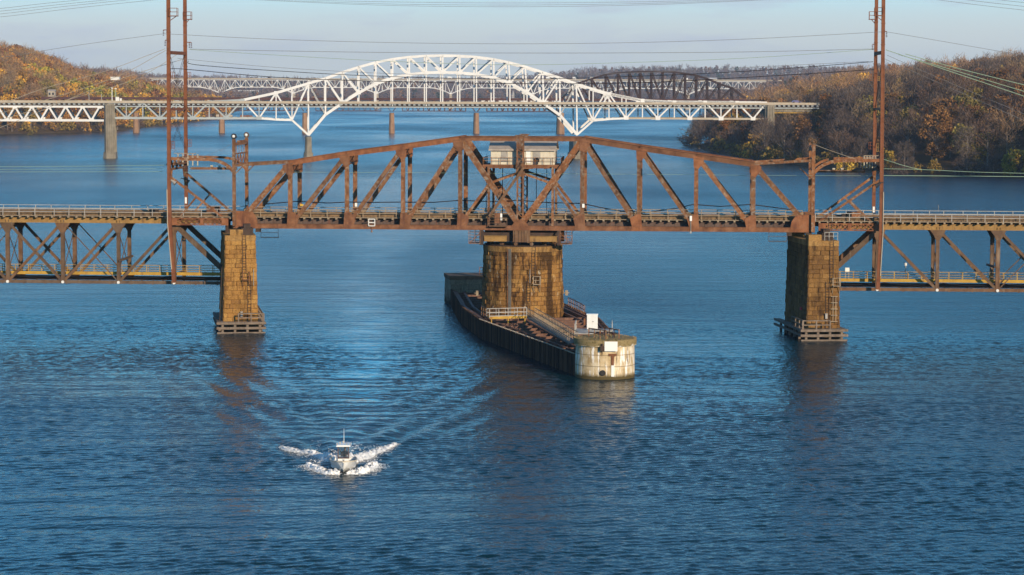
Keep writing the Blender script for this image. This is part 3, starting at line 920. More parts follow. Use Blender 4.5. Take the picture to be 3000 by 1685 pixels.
# ---- turning gear under the centre
cz = zl - 0.36
rim = 12.62
ob, dk = MAT['ochre_girder'], MAT['dark_steel']
b = MB()
for t_ in (-0.35, T_FAR + 0.35):
    for (u0, u1) in ((1418, 1485), (1550, 1634)):
        a0, a1 = SW.coords(SW.px(u0, 690, t_))[0], SW.coords(SW.px(u1, 690, t_))[0]
        b.bar(SW.at(a0, t_, rim + 1.05), SW.at(a1, t_, rim + 1.05), 0.75, 0.3, n0)
        b.bar(SW.at(a0, t_, rim + 1.45), SW.at(a1, t_, rim + 1.45), 0.06, 0.6, n0)
        b.bar(SW.at(a0, t_, rim + 0.66), SW.at(a1, t_, rim + 0.66), 0.06, 0.6, n0)
b.build('balance_girder', ob, swing)
b = MB()
for t_ in (0.6, T_FAR - 0.6):
    b.bar(SW.at(-5.6, t_, rim + 1.25), SW.at(5.6, t_, rim + 1.25), 1.3, 0.5, n0)
b.lathe(SW.at(0, TC, 0), [(3.2, rim + 0.5), (3.2, rim + 1.9)], 24)
b.build('drum', dk, swing)
for t_ in (-0.4, T_FAR + 0.4):
    b = MB()
    c0 = SW.at(0, t_, rim + 0.55)
    b.bar(c0, Vector((c0.x, c0.y, cz)), 2.05, 0.7, n0)
    for dx in (-0.72, -0.15, 0.3, 0.72): b.bar(c0 + e0 * dx - n0 * 0.4, Vector((c0.x, c0.y, cz)) + e0 * dx - n0 * 0.4, 0.13, 0.14, n0)
    b.bar(c0 + e0 * 1.25 - Z * 0.1, Vector((c0.x, c0.y, cz)) + e0 * 1.25, 0.4, 0.5, n0)
    b.build('pedestal', MAT['brown_steel'], swing)
for a in (-5.75, 5.75):
    for t_ in (-0.3, T_FAR + 0.3):
        b = MB(); b.bar(SW.at(a, t_, rim + 0.1), SW.at(a, t_, cz), 0.55, 0.6, n0); b.bar(SW.at(a * 0.93, t_, cz - 0.75), SW.at(a, t_, cz - 0.1), 0.5, 0.4, n0)
        b.build('girder_bracket', dk, swing)
for k in range(14):
    an = 2 * math.pi * k / 14 + 0.1
    c = SW.at(5.1 * math.cos(an), TC + 5.1 * math.sin(an), rim + 0.28)
    ax = Vector((c.x - PIV.x, c.y - PIV.y, 0)).normalized()
    b = MB(); b.tube([c - ax * 0.22, c + ax * 0.22], 0.27, 12)
    b.bar(c - ax.cross(Z) * 0.5 + Z * 0.32, c + ax.cross(Z) * 0.5 + Z * 0.32, 0.5, 0.14, Z)
    b.build('roller', MAT['brown_steel'], swing)
for sg in (-1, 1):
    b = MB()
    a0, a1 = (5.9, 7.6)
    for t_ in (-0.6, 1.6):
        for i in range(3):
            a = sg * (a0 + (a1 - a0) * i / 2)
            b.bar(SW.at(a, t_, rim + 0.35), SW.at(a, t_, cz), 0.06, 0.06, n0)
        for zz in np.linspace(rim + 0.6, cz - 0.35, 4): b.bar(SW.at(sg * a0, t_, zz), SW.at(sg * a1, t_, zz), 0.05, 0.05, n0)
        b.bar(SW.at(sg * a0, t_, cz - 0.3), SW.at(sg * (a1 - 0.2), t_, rim + 0.4), 0.07, 0.06, n0)
    b.bar(SW.at(sg * a0, 0.5, rim + 0.32), SW.at(sg * a1, 0.5, rim + 0.32), 2.3, 0.1, Z)
    b.build('machine_gallery', rs, swing)

# ---- end bearings
for a, sg in ((SL, 1), (SR, -1)):
    for t_ in (0, T_FAR):
        b = MB()
        b.box(SW.at(a + sg * 0.4, t_, zl - 0.7), 0.9, 0.8, 0.75, e0); b.build('end_bearing', dk, swing); b = MB()
        b.box(SW.at(a + sg * 3.2, t_, zl - 0.62), 0.7, 0.7, 0.55, e0)
        b.build('end_bearing', dk, swing)
    b = MB()
    c = SW.at(a + sg * 5.0, -0.6, zl - 1.0)
    if sg < 0: c = SW.at(a - 4.9, -0.6, zl - 1.0)
    for dx in (-1.3, 1.3):
        b.bar(c + e0 * dx - Z * 0.7, c + e0 * dx + Z * 0.7, 0.06, 0.06, n0)
    for dz in (-0.7, 0.05, 0.65): b.bar(c - e0 * 1.3 + Z * dz, c + e0 * 1.3 + Z * dz, 0.06, 0.06, n0)
    b.bar(c - e0 * 1.3 - Z * 0.7 + n0 * 0.5, c + e0 * 1.3 - Z * 0.7 + n0 * 0.5, 1.0, 0.06, Z)
    b.build('hanging_cradle', MAT['black_metal'] if sg > 0 else MAT['brown_steel'], swing)
# ================================================================ fixed truss spans on either side
TF0, TF1 = 0.9, 8.4                  # near and far truss planes
FX = MAT['brown_steel']

def fixed_span(side):
    if side < 0:
        us = [668, 510, 346.8, 183.5, 21.8]
        vt, vb = 646.5, 826
        label = 'brown steel deck truss span left of the swing bridge, with yellow lower walkway'
    else:
        us = [2412, 2572, 2748, 2925]
        vt, vb = 664, 848
        label = 'brown steel deck truss span right of the swing bridge, with yellow lower walkway'
    ss = [SW.coords(SW.px(u, vt, TF0))[0] for u in us]
    step = (ss[-1] - ss[1]) / (len(ss) - 2)
    while len(ss) < 8: ss.append(ss[-1] + step)
    ref = us[1]
    zt = SW.px(ref, vt, TF0).z
    zb = SW.px(ref, vb + (2.5 if side < 0 else 0), TF0).z
    root = thing('deck_truss_span', SW.at((ss[0] + ss[-1]) / 2, (TF0 + TF1) / 2, zb), label, 'bridge span', 'fixed rail spans')
    T = lambda i, t: SW.at(ss[i], t, zt)
    Bm = lambda i, t: SW.at(ss[i], t, zb)
    sg = -side      # direction towards the swing span
    for t in (TF0, TF1):
        far = t == TF1
        def part(name, fn, m=FX):
            b = MB(); fn(b); return b.build(name, m, root)
        def top(b):
            b.bar(T(0, t), T(7, t), 0.78, 0.5, n0, 0.0)
            for dz in (-0.4, 0.4): b.bar(T(0, t) + Z * dz, T(7, t) + Z * dz, 0.06, 0.66, n0)
            for k in range(40):
                p = T(0, t).lerp(T(7, t), (k + 0.5) / 40); b.bar(p - Z * 0.36, p + Z * 0.36, 0.1, 0.58, n0)
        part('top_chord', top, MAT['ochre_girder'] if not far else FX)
        def bottom(b):
            for dz in (-0.13, 0.17): b.bar(Bm(0, t) + Z * dz, Bm(7, t) + Z * dz, 0.2, 0.12, n0)
            for dt in (-0.2, 0.2): b.bar(Bm(0, t) + n0 * dt, Bm(7, t) + n0 * dt, 0.42, 0.05, n0)
            for k in range(18):
                p = Bm(0, t).lerp(Bm(7, t), (k + 0.5) / 18); b.bar(p - Z * 0.3, p + Z * 0.3, 0.16, 0.46, n0)
        part('bottom_chord', bottom)
        for i in range(1, 7):
            part('post', lambda b: b.built(Bm(i, t), T(i, t), 0.52 if i != 3 and i != 4 else 0.58, 0.5, n0))
            pin = MB(); pin.tube([Bm(i, t) - n0 * 0.42, Bm(i, t) + n0 * 0.42], 0.22, 10)
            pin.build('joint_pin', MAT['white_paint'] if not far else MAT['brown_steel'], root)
            g = MB()
            for off in (-0.3, 0.27):
                p = T(i, t) + n0 * off
                g.prism([p + e0 * (sg * 1.2) - Z * 0.4, p - e0 * (sg * 1.1) - Z * 0.4, p - e0 * (sg * 0.9) - Z * 1.0, p - e0 * (sg * 0.3) - Z * 1.9, p + e0 * (sg * 0.3) - Z * 1.9, p + e0 * (sg * 0.6) - Z * 1.2], n0 * 0.03)
            g.build('gusset_plate', FX, root)
        part('end_post', lambda b: b.built(T(1, t) - Z * 0.5, Bm(0, t) + Z * 1.3, 0.72, 0.52, n0))
        part('end_post', lambda b: b.built(T(6, t) - Z * 0.5, Bm(7, t) + Z * 1.3, 0.72, 0.52, n0))
        P = {'t': lambda i: T(i, t) - Z * 0.3, 'b': lambda i: Bm(i, t)}
        heavy = [((1, 't'), (2, 'b')), ((2, 't'), (3, 'b')), ((3, 't'), (4, 'b')), ((4, 'b'), (5, 't')), ((5, 'b'), (6, 't'))]
        if side < 0:
            heavy.append(((3, 'b'), (4, 't')))
            light = [((2, 'b'), (3, 't')), ((5, 'b'), (4, 't'))]
        else:
            light = [((3, 'b'), (4, 't')), ((4, 't'), (5, 'b'))]
        for a, c in heavy:
            part('diagonal', lambda b: b.built(P[a[1]](a[0]), P[c[1]](c[0]), 0.40, 0.34, n0))
        for a, c in light:
            part('counter_rod', lambda b: b.bar(P[a[1]](a[0]), P[c[1]](c[0]), 0.14, 0.1, n0))
    # sway rods across, at each post
    for i in range(1, 7):
        b = MB()
        b.bar(T(i, TF0) - Z * 0.9, T(i, TF1) - Z * 0.9, 0.9, 0.12, e0)
        b.bar(T(i, TF0) - Z * 1.6, Bm(i, TF1) + Z * 1.4, 0.11, 0.1, e0)
        b.bar(T(i, TF1) - Z * 1.6, Bm(i, TF0) + Z * 1.4, 0.11, 0.1, e0)
        b.bar(Bm(i, TF0) + Z * 1.2, Bm(i, TF1) + Z * 1.2, 0.3, 0.25, e0)
        b.build('sway_frame', FX, root)
    # deck and railings; the deck level matches the swing span
    d0, d1 = (ss[7], ss[0] + 1.2) if side < 0 else (ss[0] - 1.2, ss[7])
    deck(root, SW, d0, d1, 0.15, 9.15, DECKZ + 0.02)
    for t in (2.3, 4.65, 7.0):
        b = MB(); b.bar(SW.at(d0, t, zt + 0.35), SW.at(d1, t, zt + 0.35), 0.9, 0.3, n0); b.build('stringer', MAT['girder_dark'], root)
    for t, m in ((-0.15, 'galvanised'), (9.45, 'galvanised')):
        railing(root, SW, d0, d1, t, DECKZ + 0.05, 1.15, 2.5, MAT[m], jit=0.25, rails=(1.0, 0.52))
    # yellow lower walkway with its rail
    b = MB()
    zw = zb + 1.35
    b.bar(SW.at(ss[0] * 0.985 + ss[1] * 0.015, 3.0, zw), SW.at(ss[7], 3.0, zw), 1.3, 0.12, Z)
    b.bar(SW.at(ss[0] * 0.985 + ss[1] * 0.015, 2.35, zw - 0.12), SW.at(ss[7], 2.35, zw - 0.12), 0.46, 0.10, n0)
    b.build('lower_walkway', MAT['yellow_beam'], root)
    lo, hi = sorted((ss[0] + (ss[1] - ss[0]) * 0.08, ss[7]))
    for t in (2.45, 3.6):
        railing(root, SW, lo, hi, t, zw, 1.1, 2.0, MAT['tan_rail' if t > 3 else 'yellow_beam'], rails=(1.0, 0.66, 0.33), r=0.025, post_r=0.04)
    b = MB()
    b.bar(SW.at(lo, 5.6, zb + 0.35), SW.at(hi, 5.6, zb + 0.35), 0.5, 0.3, n0); b.build('lower_beam', MAT['dark_steel'], root)
    # slack cables along the lower chord
    pts = []
    for k in range(29):
        a = lo + (hi - lo) * k / 28
        pts.append(SW.at(a, 1.6, zb + 0.95 - 0.35 * math.sin(math.pi * ((k % 4) / 4.0))))
    b = MB(); b.tube(pts, 0.05, 4); b.build('slack_cable', MAT['cable_black'], root)
    # latticed bracing panel at the joint with the swing span
    a0, a1 = (SW.coords(SW.px(503, 650, -0.3))[0], SW.coords(SW.px(669, 650, -0.3))[0]) if side < 0 else (SW.coords(SW.px(2398, 664, -0.3))[0], SW.coords(SW.px(2577, 664, -0.3))[0])
    b = MB()
    zc = zt - 0.05
    for dz in (-0.48, 0.48): b.bar(SW.at(a0, -0.3, zc + dz), SW.at(a1, -0.3, zc + dz), 0.14, 0.2, n0)
    ends = (0.0, 0.1, 0.5, 0.56, 0.88, 1.0) if side < 0 else (0.0, 0.12, 0.48, 0.54, 0.9, 1.0)
    for f0, f1 in ((ends[0], ends[1]), (ends[2], ends[3]), (ends[4], ends[5])):
        b.bar(SW.at(a0 + (a1 - a0) * f0, -0.3, zc), SW.at(a0 + (a1 - a0) * f1, -0.3, zc), 0.95, 0.12, n0)
    for f0, f1 in ((ends[1], ends[2]), (ends[3], ends[4])):
        for k in range(4):
            x0, x1 = a0 + (a1 - a0) * (f0 + (f1 - f0) * k / 4), a0 + (a1 - a0) * (f0 + (f1 - f0) * (k + 1) / 4)
            b.bar(SW.at(x0, -0.32, zc - 0.42), SW.at(x1, -0.32, zc + 0.42), 0.13, 0.04, n0)
            b.bar(SW.at(x0, -0.28, zc + 0.42), SW.at(x1, -0.28, zc - 0.42), 0.13, 0.04, n0)
    b.build('lattice_panel', MAT['rust_plate'], root)
    # bearing shoe over the pier
    for t in (TF0, TF1):
        b = MB(); c = SW.at(ss[0], t, zb + 0.4); b.box(c, 0.9, 0.8, 1.9, e0); b.bar(T(0, t) - Z * 3.0, T(0, t) + Z * 0.3, 0.7, 0.6, n0)
        b.build('bearing_shoe', MAT['dark_steel'], root)
    return root, ss, zt, zb

spanL, ssL, ztL, zbL = fixed_span(-1)
spanR, ssR, ztR, zbR = fixed_span(1)
# loose ironwork seen on single members
b = MB(); p, q = SW.px(350, 764, 0.4), SW.px(388, 750, 6.0); b.bar(p, q, 0.32, 0.3, Z); b.build('stowed_beam', FX, spanL)
b = MB(); p, q = SW.px(2892, 775, 6.5), SW.px(2915, 783, 0.5); b.bar(p, q, 0.3, 0.3, Z); b.build('stowed_beam', MAT['dark_steel'], spanR)

# ================================================================ masonry piers
def stone_courses(b, c, ax, px_, w0, w1, l0, l1, z0, z1, rng, hc=0.66, bw=1.35, batter_end=0.0):
    """rock-faced ashlar round a tapered box: near-face centre line at c, ax points to the far end, px_ to the right"""
    n = int(round((z1 - z0) / hc)); hc = (z1 - z0) / n
    for k in range(n):
        za, zb_ = z0 + k * hc, z0 + (k + 1) * hc
        def ring(z):
            f = (z - z0) / (z1 - z0)
            w = (w0 + (w1 - w0) * f) / 2
            in0 = (l0 - l1) / 2 * f
            A = c + ax * in0; B = c + ax * (l0 - in0)
            return [A - px_ * w, A + px_ * w, B + px_ * w, B - px_ * w]
        r0, r1 = ring(za), ring(zb_)
        for sd in range(4):
            a0, a1 = r0[sd], r0[(sd + 1) % 4]
            c0, c1 = r1[sd], r1[(sd + 1) % 4]
            L = (a1 - a0).length
            m = max(2, int(round(L / bw)))
            cuts = [0.0]
            sh = 0.5 if k % 2 else 0.0
            for j in range(1, m + (1 if sh else 0)):
                cuts.append(min(0.985, max(0.02, (j - sh + rng.uniform(-0.16, 0.16)) / m)))
            cuts = sorted(set(cuts)) + [1.0]
            nrm = (a1 - a0).normalized().cross(Z)
            for f0, f1 in zip(cuts, cuts[1:]):
                pr = rng.uniform(0.02, 0.13)
                P = [Vector((*a0.lerp(a1, f0).xy, za)), Vector((*a0.lerp(a1, f1).xy, za)), Vector((*c0.lerp(c1, f1).xy, zb_)), Vector((*c0.lerp(c1, f0).xy, zb_))]
                cen = sum(P, Vector()) / 4
                base = [cen + (p - cen) * 0.992 - nrm * 0.15 for p in P]
                mid = [cen + (p - cen) * 0.975 + nrm * 0.02 for p in P]
                frt = [cen + (p - cen) * 0.84 + nrm * (pr + rng.uniform(-0.03, 0.03)) + Z * rng.uniform(-0.03, 0.03) for p in P]
                vs = base + mid + frt
                fs = [(8, 9, 10, 11)]
                for q in range(4):
                    q2 = (q + 1) % 4
                    fs += [(q, q2, 4 + q2, 4 + q), (4 + q, 4 + q2, 8 + q2, 8 + q)]
                b.add(vs, fs)

def box_pier(name, label, u0, u1, depth, wt, wb, L, skew, zt, seed, group, cap=0.75, mat='stone_gold'):
    rng = random.Random(seed)
    pc = (at_y(u0, 950, depth) + at_y(u1, 950, depth)) / 2
    c = Vector((pc.x, depth, 0))
    a = R(skew)
    ax = Vector((-math.sin(a), math.cos(a), 0)); pr = Vector((ax.y, -ax.x, 0))
    root = thing(name, c, label, 'pier', group)
    b = MB()
    stone_courses(b, c, ax, pr, wb, wt, L, L - 1.0, -1.2, zt - cap, rng)
    b.build('masonry', MAT[mat], root)
    b = MB()
    i0 = 0.08
    b.prism([c + ax * 0.1 - pr * (wb / 2 - 0.1) - Z * 1.2, c + ax * 0.1 + pr * (wb / 2 - 0.1) - Z * 1.2, c + ax * (L - 0.1) + pr * (wb / 2 - 0.1) - Z * 1.2, c + ax * (L - 0.1) - pr * (wb / 2 - 0.1) - Z * 1.2], Z * 0.1)
    # mortar core, tapered
    bot = [c + ax * 0.06 - pr * (wb / 2 - 0.06), c + ax * 0.06 + pr * (wb / 2 - 0.06), c + ax * (L - 0.06) + pr * (wb / 2 - 0.06), c + ax * (L - 0.06) - pr * (wb / 2 - 0.06)]
    top = [c + ax * 0.56 - pr * (wt / 2 - 0.06), c + ax * 0.56 + pr * (wt / 2 - 0.06), c + ax * (L - 0.56) + pr * (wt / 2 - 0.06), c + ax * (L - 0.56) - pr * (wt / 2 - 0.06)]
    b2 = MB()
    vs = [p - Z * 1.2 for p in bot] + [p + Z * (zt - cap + 0.02) for p in top]
    b2.add(vs, [(3, 2, 1, 0), (4, 5, 6, 7)] + [(i, (i + 1) % 4, 4 + (i + 1) % 4, 4 + i) for i in range(4)])
    b2.build('mortar_core', MAT['mortar'], root)
    b = MB()
    for k in range(3):        # coping stones
        f0, f1 = k / 3, (k + 1) / 3
        for j in range(9):
            g0, g1 = j / 9, (j + 1) / 9
            lo = c + ax * (0.42 + (L - 0.84) * (g0 + g1) / 2) + pr * ((wt + 0.2) * ((f0 + f1) / 2 - 0.5)) + Z * (zt - cap / 2)
            b.obox(lo, ax * ((L - 0.84) / 18 - 0.006), pr * ((wt + 0.2) / 6 - 0.006), Z * cap / 2)
    b.build('coping', MAT['stone_cap'], root)
    return root, c, ax, pr

def ladder(parent, p, q, w, out, mat, name='ladder', rung=0.4):
    b = MB()
    t = (q - p).normalized(); sd = t.cross(out).normalized()
    for sg in (-1, 1): b.bar(p + sd * (sg * w / 2), q + sd * (sg * w / 2), 0.06, 0.06, out)
    k = int((q - p).length / rung)
    for i in range(k):
        c = p.lerp(q, (i + 0.5) / k); b.bar(c - sd * w / 2, c + sd * w / 2, 0.045, 0.045, out)
    return b.build(name, MAT[mat], parent)

def cage_landing(parent, c, out, side, mat, w=1.0, h=1.15):
    """small bracketed landing with a guard frame"""
    b = MB()
    b.obox(c + out * 0.4, out * 0.4, side * w / 2, Z * 0.05)
    for sg in (-1, 1):
        for o in (0.05, 0.78):
            p = c + out * o + side * (sg * w / 2); b.bar(p, p + Z * h, 0.09, 0.09, out)
        b.bar(c + side * (sg * w / 2) - Z * 1.1 + out * 0.02, c + side * (sg * w / 2) + out * 0.7, 0.09, 0.08, side)
        for dz in (h, h * 0.5): b.bar(c + out * 0.05 + side * (sg * w / 2) + Z * dz, c + out * 0.78 + side * (sg * w / 2) + Z * dz, 0.06, 0.06, Z)
    for dz in (h, h * 0.5): b.bar(c + out * 0.78 - side * w / 2 + Z * dz, c + out * 0.78 + side * w / 2 + Z * dz, 0.06, 0.06, Z)
    return b.build('landing', MAT[mat], parent)

PZL = 14.15
pierL, cL, axL, prL = box_pier('stone_pier', 'square gold stone pier left of the boat channel, ladder down the middle of its face', 653.8, 757.5, 381.5, 4.35, 5.15, 15.0, 8.6, PZL, 3, 'rest piers')
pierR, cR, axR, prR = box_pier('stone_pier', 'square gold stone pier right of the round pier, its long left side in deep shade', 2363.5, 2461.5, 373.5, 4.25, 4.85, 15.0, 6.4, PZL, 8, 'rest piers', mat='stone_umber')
def face_pt(c, ax, pr, x, z, wb_z=13.4, out=0.16):
    return c + ax * (0.5 * z / wb_z - out) + pr * x + Z * z
# ladders, landing and fittings on the lit faces
for (root, c, ax, pr, xs, mat) in ((pierL, cL, axL, prL, (0.55, 0.85, 1.25), 'dark_steel'), (pierR, cR, axR, prR, (1.15, 1.25, 0.55), 'dark_steel')):
    out = -ax
    ladder(root, face_pt(c, ax, pr, xs[0], 8.6), face_pt(c, ax, pr, xs[0], 14.6), 0.5, out, mat)
    ladder(root, face_pt(c, ax, pr, xs[2], 1.4), face_pt(c, ax, pr, xs[2], 8.3), 0.5, out, mat)
    cage_landing(root, face_pt(c, ax, pr, xs[0] + (0.25 if root is pierL else 0.6), 7.7, out=0.12), out, pr, 'rust_steel' if root is pierL else 'tan_rail')
    bx = MB(); p = face_pt(c, ax, pr, 0.1 if root is pierL else 0.35, 2.6 if root is pierL else 3.3, out=0.3); bx.box(p, 0.32, 0.25, 0.6, pr); bx.box(p + Z * 0.38, 0.4, 0.3, 0.1, pr)
    bx.build('meter_box', MAT['galvanised'], root)
b = MB()
for k in range(5):
    p = face_pt(cR, axR, prR, 1.5, 6.2 - k * 0.9, out=0.55); b.bar(p - prR * 0.55, p + prR * 0.45, 0.09, 0.09, axR)
for sg in (-0.2, 0.2): b.bar(face_pt(cR, axR, prR, 1.5 + sg, 6.2, out=0.5), face_pt(cR, axR, prR, 1.5 + sg, 2.7, out=0.5), 0.08, 0.08, axR)
b.build('boarding_ladder', MAT['tan_rail'], pierR)
b = MB(); b.tube([face_pt(cL, axL, prL, 1.9, 9.2), face_pt(cL, axL, prL, 1.9, 6.8)], 0.05); b.build('standpipe', MAT['galvanised'], pierL)
b = MB(); p = cR + axR * 3.0 - prR * 2.55 + Z * 4.2; b.box(p - prR * 0.1, 0.25, 0.4, 0.4, prR); b.build('marker_lamp', MAT['red_plastic'], pierR)
for z0, z1 in ((0.6, 9.5),):
    b = MB()
    for dx in (0, 0.35): b.tube([cL + axL * 0.6 - prL * (2.75 + dx) + Z * z0, cL + axL * 0.6 - prL * (2.35 + dx) + Z * z1], 0.07)
    b.build('drain_pipe', MAT['dark_steel'], pierL)
# bearing blocks on top
for root, c, ax, pr, xo in ((pierL, cL, axL, prL, (-0.55, 1.1)), (pierR, cR, axR, prR, (-1.2, 0.9))):
    b = MB(); p = c + ax * 1.6 + pr * xo[0] + Z * (PZL + 0.42); b.obox(p, ax * 0.9, pr * 0.95, Z * 0.42); b.build('bearing_block', MAT['stone_cap'], root); b = MB()
    p = c + ax * 12.6 + pr * xo[0] + Z * (PZL + 0.42); b.obox(p, ax * 0.9, pr * 0.95, Z * 0.42)
    b.build('bearing_block', MAT['stone_cap'], root)
    b = MB(); p = c + ax * 3.4 + pr * xo[1] + Z * (PZL + 0.5); b.obox(p, ax * 1.6, pr * 0.85, Z * 0.5); b.obox(p + Z * 0.75, ax * 1.0, pr * 0.5, Z * 0.3)
    b.build('bearing_machine', MAT['dark_steel'], root)
frR = Frame(1526, 385, 4.0); frR.o = Vector((cR.x, cR.y, 0)); frR.e = prR; frR.n = axR
railing(pierR, frR, 0.2, 2.1, 0.75, PZL, 1.2, 0.65, MAT['galvanised'], r=0.03, post_r=0.035)
ladder(pierR, cR + axR * 0.9 + prR * 1.0 + Z * PZL, cR + axR * 0.9 + prR * 1.0 + Z * (PZL + 3.0), 0.5, -axR, 'dark_steel')

# ---- timber fender frames round the two rest piers
def pier_fender(root_label, corner, w, L, ax, pr, zt, rail_side, group):
    root = thing('timber_fender', corner, root_label, 'fender', group)
    p0 = corner - pr * w / 2; p1 = corner + pr * w / 2
    gt = MAT['grey_timber']
    for z in (zt, zt - 0.72, ):
        b = MB(); b.obox(corner + Z * z - ax * 0.12, pr * (w / 2 + 0.25), ax * 0.16, Z * 0.17); b.build('wale', gt, root)
        for sg in (-1, 1):
            b = MB(); b.obox(corner + ax * (L / 2 + 0.1) + pr * (sg * w / 2) + Z * z, ax * L / 2, pr * 0.14, Z * 0.16); b.build('wale', gt, root)
    b = MB(); b.obox(corner + Z * (zt - 1.45) - ax * 0.1, pr * (w / 2 + 0.15), ax * 0.14, Z * 0.16); b.build('wale', gt, root)
    n = max(4, int(w / 1.7))
    for i in range(n):
        p = p0.lerp(p1, (i + 0.35) / (n - 0.3)) + ax * 0.14
        b = MB(); b.obox(p + Z * (zt / 2 - 0.6), pr * 0.17, ax * 0.17, Z * (zt / 2 + 0.75)); b.build('pile', gt, root)
    for sg in (-1, 1):
        for k in range(1, 6):
            p = corner + pr * (sg * (w / 2 - 0.3)) + ax * (L * k / 6)
            b = MB(); b.obox(p + Z * (zt / 2 - 0.6), pr * 0.17, ax * 0.17, Z * (zt / 2 + 0.75)); b.build('pile', gt, root)
    b = MB()
    for k in range(12):
        b.obox(corner + ax * (0.25 + k * 0.11) + Z * (zt + 0.1), pr * w / 2, ax * 0.05, Z * 0.04)
    for sg in (-1, 1):
        for k in range(6):
            b.obox(corner + ax * (L / 2 + 0.8) + pr * (sg * (w / 2 - 0.1 - k * 0.13)) + Z * (zt + 0.1), ax * (L / 2 - 0.8), pr * 0.06, Z * 0.04)
    b.build('plank_walk', gt, root)
    fr = Frame(1526, 385, 4.0); fr.o = Vector((corner.x, corner.y, 0)); fr.e = pr; fr.n = ax
    a0, a1 = rail_side
    railing(root, fr, a0, a1, 0.15, zt + 0.14, 1.25, 1.9, gt, rails=(1.0, 0.5), r=0.08, post_r=0.09)
    fs = Frame(1526, 385, 4.0); fs.o = Vector((corner.x, corner.y, 0)); fs.e = ax; fs.n = -pr
    for sg, cond in ((1, rail_side[1] > w / 2 - 0.8), (-1, rail_side[0] < -w / 2 + 0.8)):
        if cond: railing(root, fs, 0.2, L * (0.85 if sg > 0 else 0.42), -sg * (w / 2 - 0.2), zt + 0.14, 1.25, 2.2, gt, rails=(1.0, 0.5), r=0.07, post_r=0.08)
    return root
fl = on_z(707, 976, 0.0)
pier_fender('grey timber fender frame round the foot of the left square pier', fl, 6.7, 17.5, axL, prL, 1.45, (-0.4, 3.3), 'fenders of the rest piers')
fr_ = on_z(2414, 999, 0.0)
pier_fender('grey timber fender frame round the foot of the right square pier', fr_, 6.4, 18.5, axR, prR, 1.5, (-3.1, 0.9), 'fenders of the rest piers')

# ================================================================ round pivot pier
pivot = thing('round_pier', PIV, 'massive round stone pier under the middle of the swing bridge', 'pier')
rng = random.Random(21)
b = MB()
ZP = 12.5
z = -0.8; k = 0; hc = 0.66
while z < ZP - 1.0:
    zb_ = min(z + hc, ZP - 0.82)
    def rad(zz): return 6.15 - 0.38 * max(0, zz) / ZP
    m = 34
    off = (k % 2) * 0.5
    edges = [(j + off + rng.uniform(-0.14, 0.14)) * 2 * math.pi / m for j in range(m)]
    for j in range(m):
        a0, a1 = edges[j], edges[(j + 1) % m] + (2 * math.pi if j == m - 1 else 0)
        pr_ = rng.uniform(0.03, 0.16)
        def P(a, zz, o): 
            r_ = rad(zz) + o
            return Vector((PIV.x + r_ * math.cos(a), PIV.y + r_ * math.sin(a), zz))
        am, zm = (a0 + a1) / 2, (z + zb_) / 2
        corners = [(a0, z), (a1, z), (a1, zb_), (a0, zb_)]
        sh = lambda f, o: [P(am + (a - am) * f, zm + (zz - zm) * f, o) for a, zz in corners]
        vs = sh(0.992, -0.15) + sh(0.97, 0.02) + [p + Z * rng.uniform(-.03, .03) for p in sh(0.82, pr_)]
        fs = [(8, 9, 10, 11)]
        for q in range(4):
            q2 = (q + 1) % 4
            fs += [(q, q2, 4 + q2, 4 + q), (4 + q, 4 + q2, 8 + q2, 8 + q)]
        b.add(vs, fs)
    z = zb_; k += 1
b.build('masonry', MAT['stone_pivot'], pivot)
b = MB(); b.lathe(PIV, [(6.06, -1), (5.70, ZP - 0.8)], 48); b.build('mortar_core', MAT['mortar'], pivot)
b = MB()
m = 20
for j in range(m):
    a0, a1 = 2 * math.pi * j / m + 0.004, 2 * math.pi * (j + 1) / m - 0.004
    ring = []
    for zz in (ZP - 0.8, ZP):
        for rr in (4.3, 5.95 if zz == ZP else 5.92):
            for q in range(4):
                a = a0 + (a1 - a0) * q / 3
                ring.append((PIV.x + rr * math.cos(a), PIV.y + rr * math.sin(a), zz))
    fs = []
    for q in range(3):
        fs += [(4 + q, 5 + q, 13 + q, 12 + q), (8 + q, 12 + q, 13 + q, 9 + q), (0 + q, 8 + q, 9 + q, 1 + q)]
    fs += [(0, 4, 12, 8), (3, 11, 15, 7)]
    b.add(ring, fs)
b.build('coping', MAT['stone_cap'], pivot)
b = MB(); b.lathe(PIV, [(5.0, ZP - 0.3), (5.0, ZP + 0.02)], 40); b.build('roller_bed', MAT['dark_steel'], pivot)
b = MB()
for j in range(110):
    a = 2 * math.pi * j / 110
    d_ = Vector((math.cos(a), math.sin(a), 0)); b.obox(PIV + d_ * 5.62 + Z * (ZP + 0.09), d_ * 0.09, d_.cross(Z) * 0.10, Z * 0.09)
b.lathe(PIV, [(5.5, ZP), (5.5, ZP + 0.15)], 60)
b.build('rack_ring', MAT['dark_steel'], pivot)
def on_cyl(u, z, out=0.2):
    """point on the camera side of the round pier seen at photo column u"""
    d = ray(u, 830); d = Vector((d.x, d.y, 0)).normalized()
    r_ = 6.15 - 0.38 * max(0, z) / ZP + out
    o = Vector((-PIV.x, -PIV.y, 0))
    bq = o.dot(d); cq = o.dot(o) - r_ * r_
    tt = -bq - math.sqrt(max(0.0, bq * bq - cq))
    return Vector((d.x * tt, d.y * tt, z))
b = MB()
for u in (1490.5, 1493.5, 1496.5): b.tube([on_cyl(u, zz, 0.24) for zz in (12.2, 11.4, 8, 4, 1.6)], 0.05, 6)
b.build('conduit', MAT['conduit_grey'], pivot)
b = MB(); b.tube([on_cyl(1487, zz, 0.22) for zz in (12.3, 8, 1.6)], 0.06, 6); b.build('conduit', MAT['rust_steel'], pivot)
out = (on_cyl(1548, 6) - PIV); out.z = 0; out.normalize()
